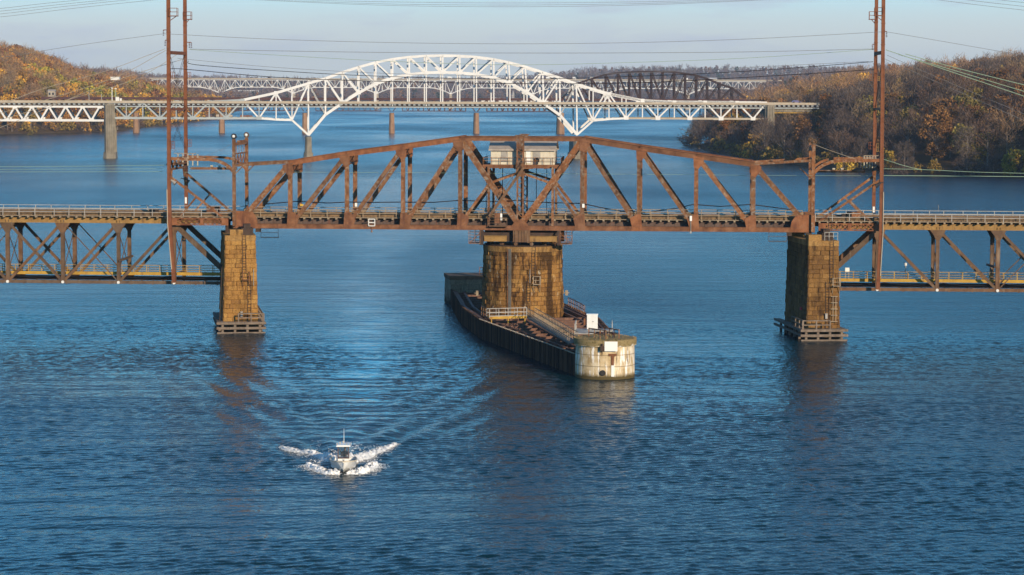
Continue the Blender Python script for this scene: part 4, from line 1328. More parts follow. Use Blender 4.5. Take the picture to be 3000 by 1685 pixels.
ladder(pivot, on_cyl(1548, 1.5), on_cyl(1549, 7.5), 0.5, out, 'dark_steel')
ladder(pivot, on_cyl(1563, 7.5), on_cyl(1563, 12.6), 0.5, out, 'dark_steel')
cage_landing(pivot, on_cyl(1571, 7.0, 0.1), out, out.cross(Z), 'tan_rail', 1.05, 1.2)
b = MB(); b.tube([on_cyl(1552.5, 9.2), on_cyl(1552.5, 7.2)], 0.05); b.build('standpipe', MAT['galvanised'], pivot)
for u, v, t_ in ((1398.5, 859, 6.0), (1660, 858, 6.0)):
    b = MB(); p = at_y(u, v, 389.5); b.bar(p - Vector((0.4, 0, 0)), p + Vector((0.4, 0, 0)), 0.12, 0.12, Vector((0, 1, 0))); b.box(p, 0.4, 0.4, 0.75); b.build('warning_lamp', MAT['tan_rail'], pivot)

# ================================================================ long fender with its noses
def FA(a, x, z=0.0):
    """a metres along the fender axis from the near nose, x to its right"""
    return Vector((AXN.x, AXN.y, 0)) + FAX * a + FPR * x + Z * z
fender = thing('pivot_fender', FA(FLEN, 0, 0), 'long dark sheet piled fender with rusty timber bracing, tapering both ways from the round pier', 'fender')
prof = [(1.2, 3.55), (50.5, 8.6), (76.0, 8.2), (106.0, 5.6)]
ZT = 2.75
for sg in (-1, 1):
    b = MB()
    for (a0, x0), (a1, x1) in zip(prof, prof[1:]):
        P0, P1 = FA(a0, sg * x0), FA(a1, sg * x1)
        L = (P1 - P0).length; t_ = (P1 - P0) / L; nn = t_.cross(Z) * (-sg)
        m = int(L / 0.9)
        for j in range(m):                       # folded piles
            q0, q1 = P0 + t_ * (L * j / m), P0 + t_ * (L * (j + 1) / m)
            w = (q1 - q0) / 4
            pts = [q0, q0 + w * 0.8, q0 + w * 1.3 + nn * 0.22, q0 + w * 3.2 + nn * 0.22, q1 - w * 0.3]
            jit = 0.05 * math.sin(j * 2.3)
            for p_, q_ in zip(pts, pts[1:]):
                b.bar(p_ + Z * ((ZT + jit - 1) / 2), q_ + Z * ((ZT + jit - 1) / 2), ZT + jit + 1, 0.06, Vector((t_.y, -t_.x, 0)) if False else (q_ - p_).cross(Z).normalized())
    b.build('sheet_piling', MAT['sheet_pile'], fender)
    b = MB()
    for (a0, x0), (a1, x1) in zip(prof, prof[1:]):
        b.bar(FA(a0, sg * (x0 - 0.35), ZT - 0.35), FA(a1, sg * (x1 - 0.35), ZT - 0.35), 0.45, 0.4, Z)
        b.bar(FA(a0, sg * (x0 - 0.9), ZT - 0.5), FA(a1, sg * (x1 - 0.9), ZT - 0.5), 0.4, 0.4, Z)
        b.bar(FA(a0, sg * (x0 - 2.2), ZT - 0.55), FA(a1, sg * (x1 - 2.2), ZT - 0.55), 0.35, 0.35, Z)
    b.build('waling_timber', MAT['fender_timber'], fender)
    b = MB(); rr = random.Random(5)
    for (a0, x0), (a1, x1) in zip(prof[:1], prof[1:2]):   # pale chipped pile heads
        for j in range(66):
            f = (j + 0.5) / 66; p = FA(a0 + (a1 - a0) * f, sg * (x0 + (x1 - x0) * f - 0.06 + 0.16), ZT + 0.05)
            b.box(p, 0.5, 0.16, 0.07 + rr.uniform(0, .06), FAX)
    b.build('pile_caps', MAT['parapet_tan'] if sg < 0 else MAT['fender_timber'], fender)
rr = random.Random(11)
def halfw(a):
    for (a0, x0), (a1, x1) in zip(prof, prof[1:]):
        if a0 <= a <= a1: return x0 + (x1 - x0) * (a - a0) / (a1 - a0)
    return 4
a = 5.0
while a < 103:
    if abs(a - FLEN) > 6.8:
        hw = halfw(a) - 0.6
        b = MB(); b.bar(FA(a, -hw, ZT - 0.62), FA(a + rr.uniform(-.4, .4), hw, ZT - 0.62), 0.42, 0.42, Z); b.build('cross_beam', MAT['fender_timber'], fender)
        if a < 98:
            for sg in (-1, 1):
                b = MB(); b.bar(FA(a + 0.3, sg * hw * 0.15, ZT - 1.15), FA(a + 3.6, sg * hw * 0.9, ZT - 1.0), 0.3, 0.3, Z); b.build('brace_timber', MAT['fender_timber'], fender)
    a += 3.9
b = MB()
for i in range(3): b.bar(FA(4.0, -1.2 + i * 1.2, ZT - 0.4), FA(FLEN - 6.5, -1.8 + i * 1.8, ZT - 0.4), 0.3, 0.3, Z)
for i in range(3): b.bar(FA(FLEN + 6.8, -1.8 + i * 1.8, ZT - 0.4), FA(105, -1.2 + i * 1.2, ZT - 0.4), 0.3, 0.3, Z)
b.build('long_timber', MAT['fender_timber'], fender)
b = MB()
for k in range(40):
    a = rr.uniform(6, FLEN - 8); x = rr.uniform(-0.8, 0.8) * (halfw(a) - 1.2)
    d_ = Vector((rr.uniform(-1, 1), rr.uniform(-1, 1), rr.uniform(-.15, .15))).normalized() * rr.uniform(0.7, 1.8)
    c = FA(a, x, ZT - rr.uniform(0.5, 1.2)); b.bar(c - d_, c + d_, rr.uniform(.12, .3), rr.uniform(.12, .3), Z)
b.build('loose_timber', MAT['fender_timber'], fender)
b = MB(); b.prism([FA(3, -3.4, 0.25), FA(3, 3.4, 0.25), FA(50, 8.2, 0.25), FA(76, 7.9, 0.25), FA(106, 5.3, 0.25), FA(106, -5.3, 0.25), FA(76, -7.9, 0.25), FA(50, -8.2, 0.25)], Z * 0.1)
b.build('fender_floor', MAT['dark_steel'], fender)

def railing_run(root, pts, h, mat, rails=(1.0, 0.5), step=1.2, r=0.04, plumb=True):
    b = MB()
    for p, q in zip(pts, pts[1:]):
        for f in rails: b.bar(p + Z * h * f, q + Z * h * f, 2 * r, 2 * r, Z)
    rail = b.build('railing', MAT[mat], root)
    first = None
    for i, (p, q) in enumerate(zip(pts, pts[1:])):
        n = max(1, int(round((q - p).length / step)))
        for k in range(0 if i == 0 else 1, n + 1):
            c = p.lerp(q, k / n)
            if first is None:
                pb = MB(); pb.bar(c - Z * 0.1, c + Z * h, 2 * r, 2 * r, Vector((0, 1, 0))); first = pb.build('railing_post', MAT[mat], rail, c)
            else: dup(first, rail, c)
    return rail
# gangway from the pier to the near nose, and the landing across the pier's foot
G0, G1 = on_z(1556, 926, 3.55), on_z(1680, 1000, 4.35)
gang = thing('gangway', G0, 'pale metal gangway with baluster rails sloping from the round pier to the white nose', 'gangway')
gd = (G1 - G0).normalized(); gs = gd.cross(Z).normalized()
b = MB(); b.bar(G0 - Z * 0.2, G1 - Z * 0.2, 0.95, 0.08, Z)
for sg in (-1, 1): b.bar(G0 + gs * (sg * 0.55) - Z * 0.2, G1 + gs * (sg * 0.55) - Z * 0.2, 0.07, 0.26, Z)
b.build('gangway_deck', MAT['conduit_grey'], gang)
for sg in (-1, 1): railing_run(gang, [G0 + gs * (sg * 0.55), G1 + gs * (sg * 0.55)], 1.15, 'tan_rail', (1.0, 0.45), 1.6, 0.035)
A0, A1 = on_z(1434, 929, 3.3), on_z(1543, 926, 3.3)
land = thing('landing_stage', A0, 'short level landing with white rails across the foot of the round pier', 'landing')
b = MB(); dd = (A1 - A0).normalized(); nn = Vector((-dd.y, dd.x, 0))
b.obox((A0 + A1) / 2 + nn * 0.6, dd * (A1 - A0).length / 2, nn * 0.6, Z * 0.06); b.obox((A0 + A1) / 2 - Z * 0.15, dd * (A1 - A0).length / 2, nn * 0.05, Z * 0.16)
for f in (0.05, 0.5, 0.95):
    p = A0.lerp(A1, f); b.bar(p, Vector((p.x, p.y, ZT - 0.6)), 0.16, 0.16, nn)
b.build('landing_deck', MAT['yellow_beam'], land)
railing_run(land, [A0, A1], 1.2, 'galvanised', (1.0, 0.1, 0.5), 1.36, 0.05)
railing_run(land, [A0 + nn * 1.2, A1 + nn * 1.2], 1.1, 'galvanised', (1.0, 0.5), 1.36, 0.04)
# dark rails at the left shoulder
for pts in ([FA(58, -7.3, ZT), FA(52, -6.9, ZT), FA(49.5, -4.5, ZT)], [FA(FLEN + 6, 8.0, ZT), FA(FLEN - 3, 8.0, ZT), FA(FLEN - 9, 7.8, ZT)], [FA(108, -0.5, 4.9), FA(106.5, 1.5, 4.9), FA(98, 2.0, ZT + 0.3)]):
    railing_run(fender, pts, 1.25, 'rust_steel', (1.0, 0.5), 1.5, 0.045)

# near nose: stained concrete drum
NZ = 4.9
nose = thing('concrete_nose', FA(0, 0), 'round pale concrete nose at the near end of the fender, streaked white, moss on top', 'fender nose')
b = MB(); b.lathe(AXN, [(3.72, -1.0), (3.72, 0.9), (3.70, 1.6), (3.72, 1.62), (3.70, 3.0), (3.68, 4.02), (3.92, 4.08), (3.95, 4.5), (3.9, NZ - 0.03), (3.6, NZ + 0.02)], 72)
b.build('drum', MAT['nose_concrete'], nose)
rr = random.Random(3)
b = MB()
for k in range(170):
    a = rr.uniform(0, 2 * math.pi); r_ = 3.85 * math.sqrt(rr.random()) if k > 70 else rr.uniform(3.6, 3.95)
    c = Vector((AXN.x + r_ * math.cos(a), AXN.y + r_ * math.sin(a), NZ + 0.02)); s_ = rr.uniform(0.05, 0.17)
    b.add([c + Vector((s_, 0, 0)), c + Vector((-s_ * .6, s_, 0)), c + Vector((-s_ * .6, -s_, 0)), c + Vector((0, 0, s_ * 0.8))], [(0, 1, 3), (1, 2, 3), (2, 0, 3)])
t = NT('dry_moss'); t.color(t.ramp(t.pos().outputs['Random Per Island'], [(0, (0.10, 0.085, 0.03)), (0.5, (0.22, 0.15, 0.07)), (1, (0.28, 0.20, 0.09))])).set(1, 0, 0.1)
b.build('dry_weeds', MAT['dry_moss'], nose)
def nose_pt(u, z, out=0.05):
    d = ray(u, 1050); d = Vector((d.x, d.y, 0)).normalized()
    r_ = 3.72 + out
    o = Vector((-AXN.x, -AXN.y, 0)); bq = o.dot(d); cq = o.dot(o) - r_ * r_
    return Vector((d.x * (-bq - math.sqrt(bq * bq - cq)), d.y * (-bq - math.sqrt(bq * bq - cq)), z))
fwd = (AXN - Vector((0, 0, 0))); fwd.z = 0; fwd.normalize(); rt = Vector((fwd.y, -fwd.x, 0))
b = MB(); p = nose_pt(1794.5, 3.1, 0.12); b.obox(p, rt * 0.48, fwd * 0.06, Z * 0.14); b.obox(nose_pt(1795, 2.4, 0.12), rt * 0.17, fwd * 0.06, Z * 0.6)
b.build('rusty_bracket', MAT['rust_plate'], nose)
b = MB(); p = nose_pt(1795, 1.15, 0.1); b.obox(p, rt * 0.17, fwd * 0.06, Z * 0.75); b.build('white_board', MAT['white_gloss'], nose)
b = MB(); p = nose_pt(1766, 0.85, 0.12); b.torus(p, fwd, 0.27, 0.10, 16, 6); b.tube([p - fwd * 0.05, p + fwd * 0.05], 0.26, 14); b.build('pipe_mouth', MAT['dark_rubber'], nose)
b = MB(); p = nose_pt(1764, 3.9, 0.38); b.obox(p, rt * 0.22, fwd * 0.16, Z * 0.33); b.tube([p + Z * 0.3, p + Z * 0.6], 0.12, 8); b.build('junction_box', MAT['dark_steel'], nose)
sign = thing('sign_board', nose_pt(1790, 3.55, 0.4), 'blank white sign board hung on the front of the round concrete nose', 'sign')
b = MB(); p = nose_pt(1790, 4.18, 0.36); b.obox(p, rt * 0.80, fwd * 0.03, Z * 0.60); b.build('panel', MAT['white_gloss'], sign)
b = MB()
for dx in (-0.5, 0.5): b.obox(p + rt * dx + fwd * 0.09, rt * 0.05, fwd * 0.055, Z * 0.55)
b.build('sign_bracket', MAT['dark_steel'], sign)
# white cabinet on its steel stage just behind the nose
K = on_z(1735, 966, 4.6)
stage = thing('steel_stage', K - Z * 0.2, 'small steel stage with pale rails behind the concrete nose, under the white cabinet', 'platform')
b = MB(); b.obox(K + fwd * 0.3 - Z * 0.08 + rt * 0.2, rt * 2.4, fwd * 1.3, Z * 0.07); 
for dx in (-2.0, 2.2):
    for dy in (-0.8, 1.4): b.obox(K + rt * dx + fwd * dy - Z * 1.5, rt * 0.1, fwd * 0.1, Z * 1.4)
b.obox(K - fwd * 3.0 - rt * 0.9 - Z * 0.02, rt * 1.4, fwd * 2.4, Z * 0.06)
b.build('stage_deck', MAT['galvanised'], stage)
railing_run(stage, [K - rt * 2.2 - fwd * 4.6, K - rt * 2.2 - fwd * 0.9, K - rt * 2.1 + fwd * 1.4], 1.1, 'galvanised', (1.0, 0.5), 1.5, 0.05)
railing_run(stage, [K + rt * 2.6 + fwd * 1.5, K + rt * 2.6 - fwd * 0.9], 1.1, 'galvanised', (1.0, 0.5), 1.3, 0.05)
cab = thing('equipment_cabinet', K, 'tall white two-door metal cabinet standing behind the round concrete nose', 'cabinet')
b = MB(); b.obox(K + Z * 1.05, rt * 0.70, fwd * 0.45, Z * 0.95); b.obox(K + Z * 2.03, rt * 0.76, fwd * 0.52, Z * 0.04)
b.build('cabinet_body', MAT['white_gloss'], cab)
for sg in (-1, 1):
    b = MB(); b.obox(K + Z * 1.05 + rt * (sg * 0.345) - fwd * 0.47, rt * 0.33, fwd * 0.02, Z * 0.89); dr = b.build('cabinet_door', MAT['white_paint'], cab)
    if sg > 0:
        b = MB(); b.obox(K + Z * 1.1 + rt * 0.10 - fwd * 0.52, rt * 0.09, fwd * 0.03, Z * 0.025); b.build('handle', MAT['dark_steel'], dr)
b = MB(); b.obox(K + Z * 1.05 - rt * 0.95 + fwd * 0.1, rt * 0.17, fwd * 0.2, Z * 0.42); b.build('side_box', MAT['rust_plate'], cab)
nr = []
for pts in ([FA(0.9, -1.9, NZ), FA(-2.6, -0.4, NZ)], [FA(1.6, 0.2, NZ), FA(-1.9, 1.4, NZ)]):
    railing_run(nose, pts, 1.1, 'rust_steel', (1.0, 0.55), 1.1, 0.06)
b = MB(); p = FA(-0.4, 1.0, NZ); b.tube([p, p + Z * 0.35], 0.12, 8); lampn = b.build('beacon', MAT['galvanised'], nose)
b = MB(); b.tube([p + Z * 0.35, p + Z * 0.62], 0.13, 8); b.build('beacon_lens', MAT['red_plastic'], lampn)
# far nose
fn_ = thing('concrete_nose', FA(109, 0), 'grey blunt masonry nose at the far end of the fender, half in shade', 'fender nose')
b = MB(); rng = random.Random(4)
cN = FA(105.5, 0)
stone_courses(b, cN, FAX, FPR, 11.4, 11.2, 7.0, 7.0, -0.8, 4.3, rng, 0.85, 1.6)
b.build('masonry', MAT['nose_stone'], fn_)
b = MB(); b.obox(cN + FAX * 3.5 + Z * 4.6, FAX * 3.7, FPR * 5.85, Z * 0.3); b.build('coping', MAT['stone_brown'], fn_)
b = MB(); b.obox(cN + FAX * 3.5 + Z * 1.7, FAX * 3.4, FPR * 5.5, Z * 2.58); b.build('mortar_core', MAT['mortar'], fn_)
# ================================================================ catenary towers
pr_m = MAT['pole_rust']
def catenary_tower(side):
    tN, tF = -1.4, 10.9
    if side < 0:
        near = [(510, 828), (497.5, 652), (495.6, 555), (493.2, 0), (492.4, -110)]
        far = [(546, 640), (541.6, 0), (541, -110)]
        label = 'pair of tall rusty steel poles on the left rail span, carrying the overhead wires'
    else:
        near = [(2572, 848), (2580.5, 680), (2582, 600), (2588.3, 0), (2589.5, -110)]
        far = [(2559, 640), (2568, 0), (2569.5, -110)]
        label = 'pair of tall rusty steel poles on the right rail span, carrying the overhead wires'
    N = [SW.px(u, v, tN) for u, v in near]
    F = [SW.px(u, v, tF) for u, v in far]
    if side > 0:
        # keep poles plumb but for their kink
        pass
    root = thing('catenary_tower', SW.at(SW.coords(N[1])[0], TC, ztL), label, 'tower', 'catenary towers')
    def pole(pts, w, name='pole'):
        b = MB()
        for p, q in zip(pts, pts[1:]): b.built(p, q, w, w * 0.9, n0, 0.03)
        # collars
        for p, q in zip(pts, pts[1:]):
            for k in range(int((q - p).length / 3.1)):
                c = p + (q - p).normalized() * (1.5 + 3.1 * k); b.bar(c - Z * 0.06, c + Z * 0.06, w * 1.16, w * 1.1, n0)
        return b.build(name, pr_m, root)
    pole(N, 0.52); pole(F, 0.50)
    def atz(P, z):
        for p, q in zip(P, P[1:]):
            if min(p.z, q.z) <= z <= max(p.z, q.z): return p.lerp(q, (z - p.z) / (q.z - p.z))
        return P[-1]
    zs = [SW.px(near[2][0], v, tN).z for v in (154, 321)]
    for z_, d in zip(zs, (0.5, 0.3)):
        b = MB(); b.bar(atz(N, z_), atz(F, z_), d, 0.34, e0); b.build('cross_beam', pr_m, root)
    b = MB()
    zb_ = SW.px(near[2][0], 440, tN).z
    for z0, z1 in ((zs[0] - 0.3, zs[1] + 0.1), (zs[1] - 0.1, zb_)):
        for dd in (0, 1.0):
            b.tube([atz(N, z0) + n0 * dd, atz(F, z1) - n0 * (1 - dd)], 0.03, 4); b.tube([atz(N, z1) + n0 * dd, atz(F, z0) - n0 * (1 - dd)], 0.03, 4)
    b.build('bracing_rod', MAT['dark_steel'], root)
    # maintenance platforms and ladder cages
    def platform(P, v, t_, sgn):
        c = atz(P, SW.px(near[2][0], v, t_).z) + e0 * (sgn * 0.75)
        b = MB(); b.box(c, 1.3, 1.0, 0.12, e0); b.bar(c - e0 * sgn * 0.55 - Z * 0.7, c + e0 * sgn * 0.4 - Z * 0.05, 0.1, 0.1, n0)
        for dx in (-0.6, 0.6):
            for dt in (-0.45, 0.45): b.bar(c + e0 * dx + n0 * dt, c + e0 * dx + n0 * dt + Z * 1.15, 0.07, 0.07, n0)
        for dz in (0.6, 1.15):
            for dt in (-0.45, 0.45): b.bar(c - e0 * 0.6 + n0 * dt + Z * dz, c + e0 * 0.6 + n0 * dt + Z * dz, 0.06, 0.06, n0)
        b.build('pole_platform', pr_m, root)
    def cage(P, v0, v1, t_, sgn, m='pole_rust'):
        z0, z1 = SW.px(near[2][0], v1, t_).z, SW.px(near[2][0], v0, t_).z
        c = atz(P, (z0 + z1) / 2) + e0 * (sgn * 0.55)
        b = MB()
        for dx in (-0.22, 0.05, 0.3): b.bar(c + e0 * (dx * sgn) - Z * (z1 - z0) / 2, c + e0 * (dx * sgn) + Z * (z1 - z0) / 2, 0.06, 0.06, n0)
        for f in (-0.5, 0, 0.5): b.bar(c - e0 * 0.3 + Z * (z1 - z0) * f, c + e0 * 0.3 + Z * (z1 - z0) * f, 0.06, 0.06, n0)
        b.build('step_guard', MAT[m], root)
    if side < 0:
        platform(N, 47, tN, 1); platform(F, 57, tF, 0.5)
        cage(N, 211, 232, tN, 1); cage(F, 212, 232, tF, 1); cage(N, 414, 435, tN, 1); cage(F, 409, 429, tF, 1)
    else:
        platform(F, 57, tF, -0.6); platform(N, 46, tN, -0.9)
        cage(F, 217, 236, tF, -1); cage(N, 224, 236, tN, -0.8, 'ochre_girder'); cage(F, 417, 437, tF, -1); cage(N, 421, 444, tN, -0.9, 'ochre_girder')
    # insulator strings hung from short arms
    def insul(p, arm, drop=0.85, m='insulator_brown'):
        b = MB(); b.bar(p, p + arm, 0.12, 0.12, Z); a = b.build('insulator_arm', pr_m, root)
        b = MB(); q = p + arm
        for k in range(4): b.lathe(q, [(0.04, q.z - drop * (k + .9) / 4), (0.15, q.z - drop * (k + .7) / 4), (0.04, q.z - drop * (k + .3) / 4)], 8)
        b.build('insulator_string', MAT[m], a)
    if side < 0:
        insul(atz(N, SW.px(495, 88, tN).z), -e0 * 0.75); insul(atz(N, SW.px(495, 118, tN).z) - e0 * 0.2, -e0 * 0.3)
        insul(atz(F, SW.px(541, 124, tF).z), e0 * 0.65); insul(atz(F, SW.px(541, 124, tF).z), e0 * 0.95)
    else:
        insul(atz(N, SW.px(2588, 92, tN).z), e0 * 0.5); insul(atz(F, SW.px(2565, 130, tF).z), -e0 * 0.5)
    # portal over the tracks between the poles
    vB = 467 if side < 0 else 472
    zt_ = SW.px(near[2][0], vB, tN).z
    A, B = atz(N, zt_), atz(F, zt_)
    b = MB()
    for dz in (0, -1.5): b.bar(A + Z * dz, B + Z * dz, 0.3, 0.35, e0)
    for k in range(9):
        p, q = A.lerp(B, k / 9), A.lerp(B, (k + 1) / 9); b.bar(p - Z * (0 if k % 2 else 1.5), q - Z * (1.5 if k % 2 else 0), 0.16, 0.2, e0)
    for dx in (-0.5, 0.5): b.bar(A + e0 * dx - Z * 0.8 + n0, B + e0 * dx - Z * 0.8 - n0, 0.25, 0.25, e0)
    b.build('portal_girder', MAT['dark_steel'] if side > 0 else MAT['rust_steel'], root)
    for P_, q in ((A, 1), (B, -1)):
        b = MB()
        pts = [P_ - Z * 5.2, P_ + n0 * (q * 0.5) - Z * 3.4, P_ + n0 * (q * 1.6) - Z * 1.6]
        for p1, p2 in zip(pts, pts[1:]): b.bar(p1, p2, 0.3, 0.4, e0)
        b.build('portal_bracket', MAT['rust_steel'], root)
    # arched arms reaching to the end frame of the swing span
    sgn = -side
    Gn, Gf = (GL if side < 0 else GR)
    for P_, G in ((A, Gn), (B, Gf)):
        L = (G - P_).dot(e0)
        zz = P_.z
        pts = []
        for f, dz in ((0.04, 0.1), (0.25, 0.05), (0.62, 0.0), (0.74, -0.18), (0.84, -0.55), (0.92, -1.05), (0.985, -1.75)):
            pts.append(P_ + e0 * (L * f) + n0 * ((G - P_).dot(n0) * f) + Z * dz)
        b = MB()
        for p1, p2 in zip(pts, pts[1:]): b.bar(p1, p2, 0.46 if P_ is A else 0.36, 0.4, n0, 0.06)
        b.build('arched_arm', MAT['rust_steel'], root)
    b = MB(); zz = SW.px(near[2][0], 497 if side < 0 else 507, tN).z
    p, q = SW.at(SW.coords(N[2])[0] + sgn * 2.0, 5.0, zz), SW.at(SW.coords(Gn)[0] - sgn * 0.6, 5.0, zz)
    b.bar(p, q, 0.36, 0.5, n0); b.build('registration_beam', MAT['rust_steel'], root)
    b = MB()
    for k in range(3):
        for f in (0.45, 0.62): c = p.lerp(q, f + k * 0.018) + Z * 0.35 - n0 * 0.4; b.tube([c - e0 * 0.06, c + e0 * 0.06], 0.14, 8)
    b.build('rod_insulator', MAT['insulator'], root)
    # rack of post insulators above the portal
    vI = 455 if side < 0 else 462
    zi = SW.px(near[2][0], vI, 4.5).z
    for k in range(5):
        c = SW.at(SW.coords(A.lerp(B, 0.5))[0] + (-0.6 + k * 0.75) * (1 if side < 0 else -0.55) + (0.3 if side < 0 else -0.6), 6.5, zi)
        b = MB(); b.tube([c - Z * 1.6, c - Z * 0.4], 0.09, 6)
        for j in range(3): b.lathe(c, [(0.06, c.z - 0.45 + j * 0.2), (0.2, c.z - 0.38 + j * 0.2), (0.06, c.z - 0.28 + j * 0.2)], 8)
        b.build('post_insulator', MAT['insulator'], root)
    b = MB(); c0 = SW.at(SW.coords(A.lerp(B, 0.5))[0] + (-0.9 if side < 0 else 0.2), 6.5, zi + 0.25); b.bar(c0, c0 + e0 * (3.4 if side < 0 else -2.2), 0.1, 0.1, n0); b.build('insulator_bar', MAT['tan_rail'], root)
    # raking braces down to the end of the span, with their short struts
    for P_, t_ in ((A, tN), (B, tF)):
        vt = 515 if side < 0 else 524
        top = atz(N if t_ == tN else F, SW.px(near[2][0], vt, tN).z)
        sE = SW.coords(SW.px(650 if side < 0 else 2398, 640, tN))[0]
        bot = SW.at(sE, 0.1 if t_ == tN else 9.2, DECKZ - 0.1)
        b = MB(); b.built(top, bot, 0.34, 0.3, n0); b.build('raking_brace', MAT['rust_steel'], root)
        M = top.lerp(bot, 0.5)
        foot = SW.at(SW.coords(top)[0] + sgn * 1.2, 0.1 if t_ == tN else 9.2, DECKZ - 0.1)
        b = MB(); b.bar(M, foot, 0.24, 0.22, n0); b.build('short_brace', MAT['rust_steel'], root)
    # floodlights
    for P_, u_, v_, t_ in ((N, 508, 533, tN), (F, 546, 529, tF)) if side < 0 else ((N, 2572, 541, tN - 0.3), (F, 2568, 536, tF)):
        c = SW.px(u_, v_, t_)
        b = MB(); ax = (e0 * sgn * 0.7 - Z * 0.5).normalized()
        b.tube([c - ax * 0.5, c, c + ax * 0.4], [0.12, 0.2, 0.36], 10); b.bar(c - ax * 0.5, c - ax * 0.6 - e0 * sgn * 0.4, 0.1, 0.1, n0)
        fl_ = b.build('floodlight', MAT['galvanised'] if P_ is N and side < 0 else MAT['black_metal'], root)
        b = MB(); b.tube([c + ax * 0.40, c + ax * 0.43], 0.33, 10); b.build('lens', MAT['dark_rubber'], fl_)
    # white number plate on the far pole; pale conduit up the near pole
    c = atz(F, SW.px(546, 587 if side < 0 else 601, tF).z)
    plate_on(root, c - n0 * 0.3, 0.30, 0.95)
    zq = SW.px(near[2][0], 555 if side < 0 else 562, tN).z
    b = MB()
    sd = -1 if side < 0 else 1
    b.tube([atz(N, zq) + e0 * (sd * 0.28) - n0 * 0.3, atz(N, DECKZ) + e0 * (sd * 0.28) - n0 * 0.3, N[1] + e0 * (sd * 0.3) - n0 * 0.3, N[0] + e0 * (sd * 0.3) + Z * 2.0 - n0 * 0.3], 0.075, 6)
    b.build('pole_conduit', MAT['parapet_tan'], root)
    return N, F, atz
NL, FLp, atz_ = catenary_tower(-1)
NR, FRp, _ = catenary_tower(1)

# ---------------------------------------------------------------- things lying on the deck
def deck_box(u, v, w, h, d, mat, name, label, cat, group=None, extra=None, t=3.0):
    c = SW.px(u, v, t); c.z = DECKZ + 0.12
    root = thing(name, c, label, cat, group)
    b = MB(); b.box(c + Z * h / 2, w, d, h, e0); b.build('box_body', MAT[mat], root)
    b = MB(); b.box(c + Z * (h + 0.04), w + 0.1, d + 0.1, 0.08, e0); b.build('box_lid', MAT[extra or mat], root)
    return root
deck_box(625.5, 622, 1.9, 1.05, 1.2, 'rust_plate', 'equipment_box', 'rusty orange equipment box on the deck between left poles and swing span', 'equipment box', t=6.5, extra='rust_steel')
deck_box(2500.5, 634, 1.9, 0.95, 1.2, 'rust_steel', 'equipment_box', 'rusty brown equipment box on the deck left of the right poles', 'equipment box', t=6.5)
deck_box(2474, 636, 0.8, 0.6, 0.8, 'dark_steel', 'equipment_box', 'small dark box next to the brown equipment box near the right poles', 'equipment box', t=6.5)
deck_box(451, 620, 1.3, 0.6, 0.9, 'dark_steel', 'timber_pile', 'low dark heap of timber on the deck left of the left poles', 'timber', t=6.0)
bags = ((645, 'upright white sack beside the rusty orange equipment box', 0.42), (661, 'wide white sack on the deck, middle of three', 0.75), (674, 'white sack on the deck nearest the swing span', 0.5), (505, 'crumpled red sack on the deck by the left poles', 0.55))
for (u, lab, w) in bags:
    c = SW.px(u, 625, 1.6); c.z = DECKZ + 0.1
    b = MB(); rr = random.Random(int(u))
    b.lathe(c, [(0.9 * w / 2, c.z), (1.1 * w / 2, c.z + 0.18), (0.8 * w / 2, c.z + 0.42), (0.2 * w / 2, c.z + 0.55)], 9)
    b.v = [(x + rr.uniform(-.05, .05), y + rr.uniform(-.05, .05), z + rr.uniform(-.03, .03)) for x, y, z in b.v]
    tag(b.build('sack', MAT['white_paint'] if u > 600 else MAT['red_plastic'], None, None, True), lab, 'sack', 'sacks on the rail deck')
c = SW.px(2482, 800, 3.0); zc = zbR + 1.41
root = thing('signal_cabinet', Vector((c.x, c.y, zc)), 'small white signal cabinet on legs on the yellow walkway beside the right pier', 'cabinet')
b = MB(); b.box(Vector((c.x, c.y, zc + 1.25)), 0.62, 0.5, 0.7, e0); b.build('cabinet_body', MAT['white_gloss'], root)
for dx in (-0.24, 0.24):
    b = MB(); b.bar(Vector((c.x, c.y, zc)) + e0 * dx, Vector((c.x, c.y, zc + 0.9)) + e0 * dx, 0.1, 0.1, n0); b.build('leg', MAT['galvanised'], root)
c = SW.px(2653, 800, 3.0)
root = thing('walkway_lamp', Vector((c.x, c.y, zc)), 'thin lamp post on the yellow walkway right of the right poles', 'lamp')
b = MB(); b.tube([Vector((c.x, c.y, zc)), Vector((c.x, c.y, zc + 1.9))], 0.06, 6); b.build('lamp_post', MAT['galvanised'], root)
b = MB(); b.lathe(c, [(0.10, zc + 1.9), (0.2, zc + 2.0), (0.2, zc + 2.3), (0.05, zc + 2.42)], 10); b.build('lamp_head', MAT['lamp_glass'], root)
c = SW.px(2749, 640, 9.45)
b = MB(); b.tube([Vector((c.x, c.y, DECKZ + 1.1)), Vector((c.x, c.y, DECKZ + 2.1))], 0.035, 5)
tag(b.build('rail_marker', MAT['tan_rail']), 'thin upright marker rod on the far railing right of the right poles', 'marker rod')

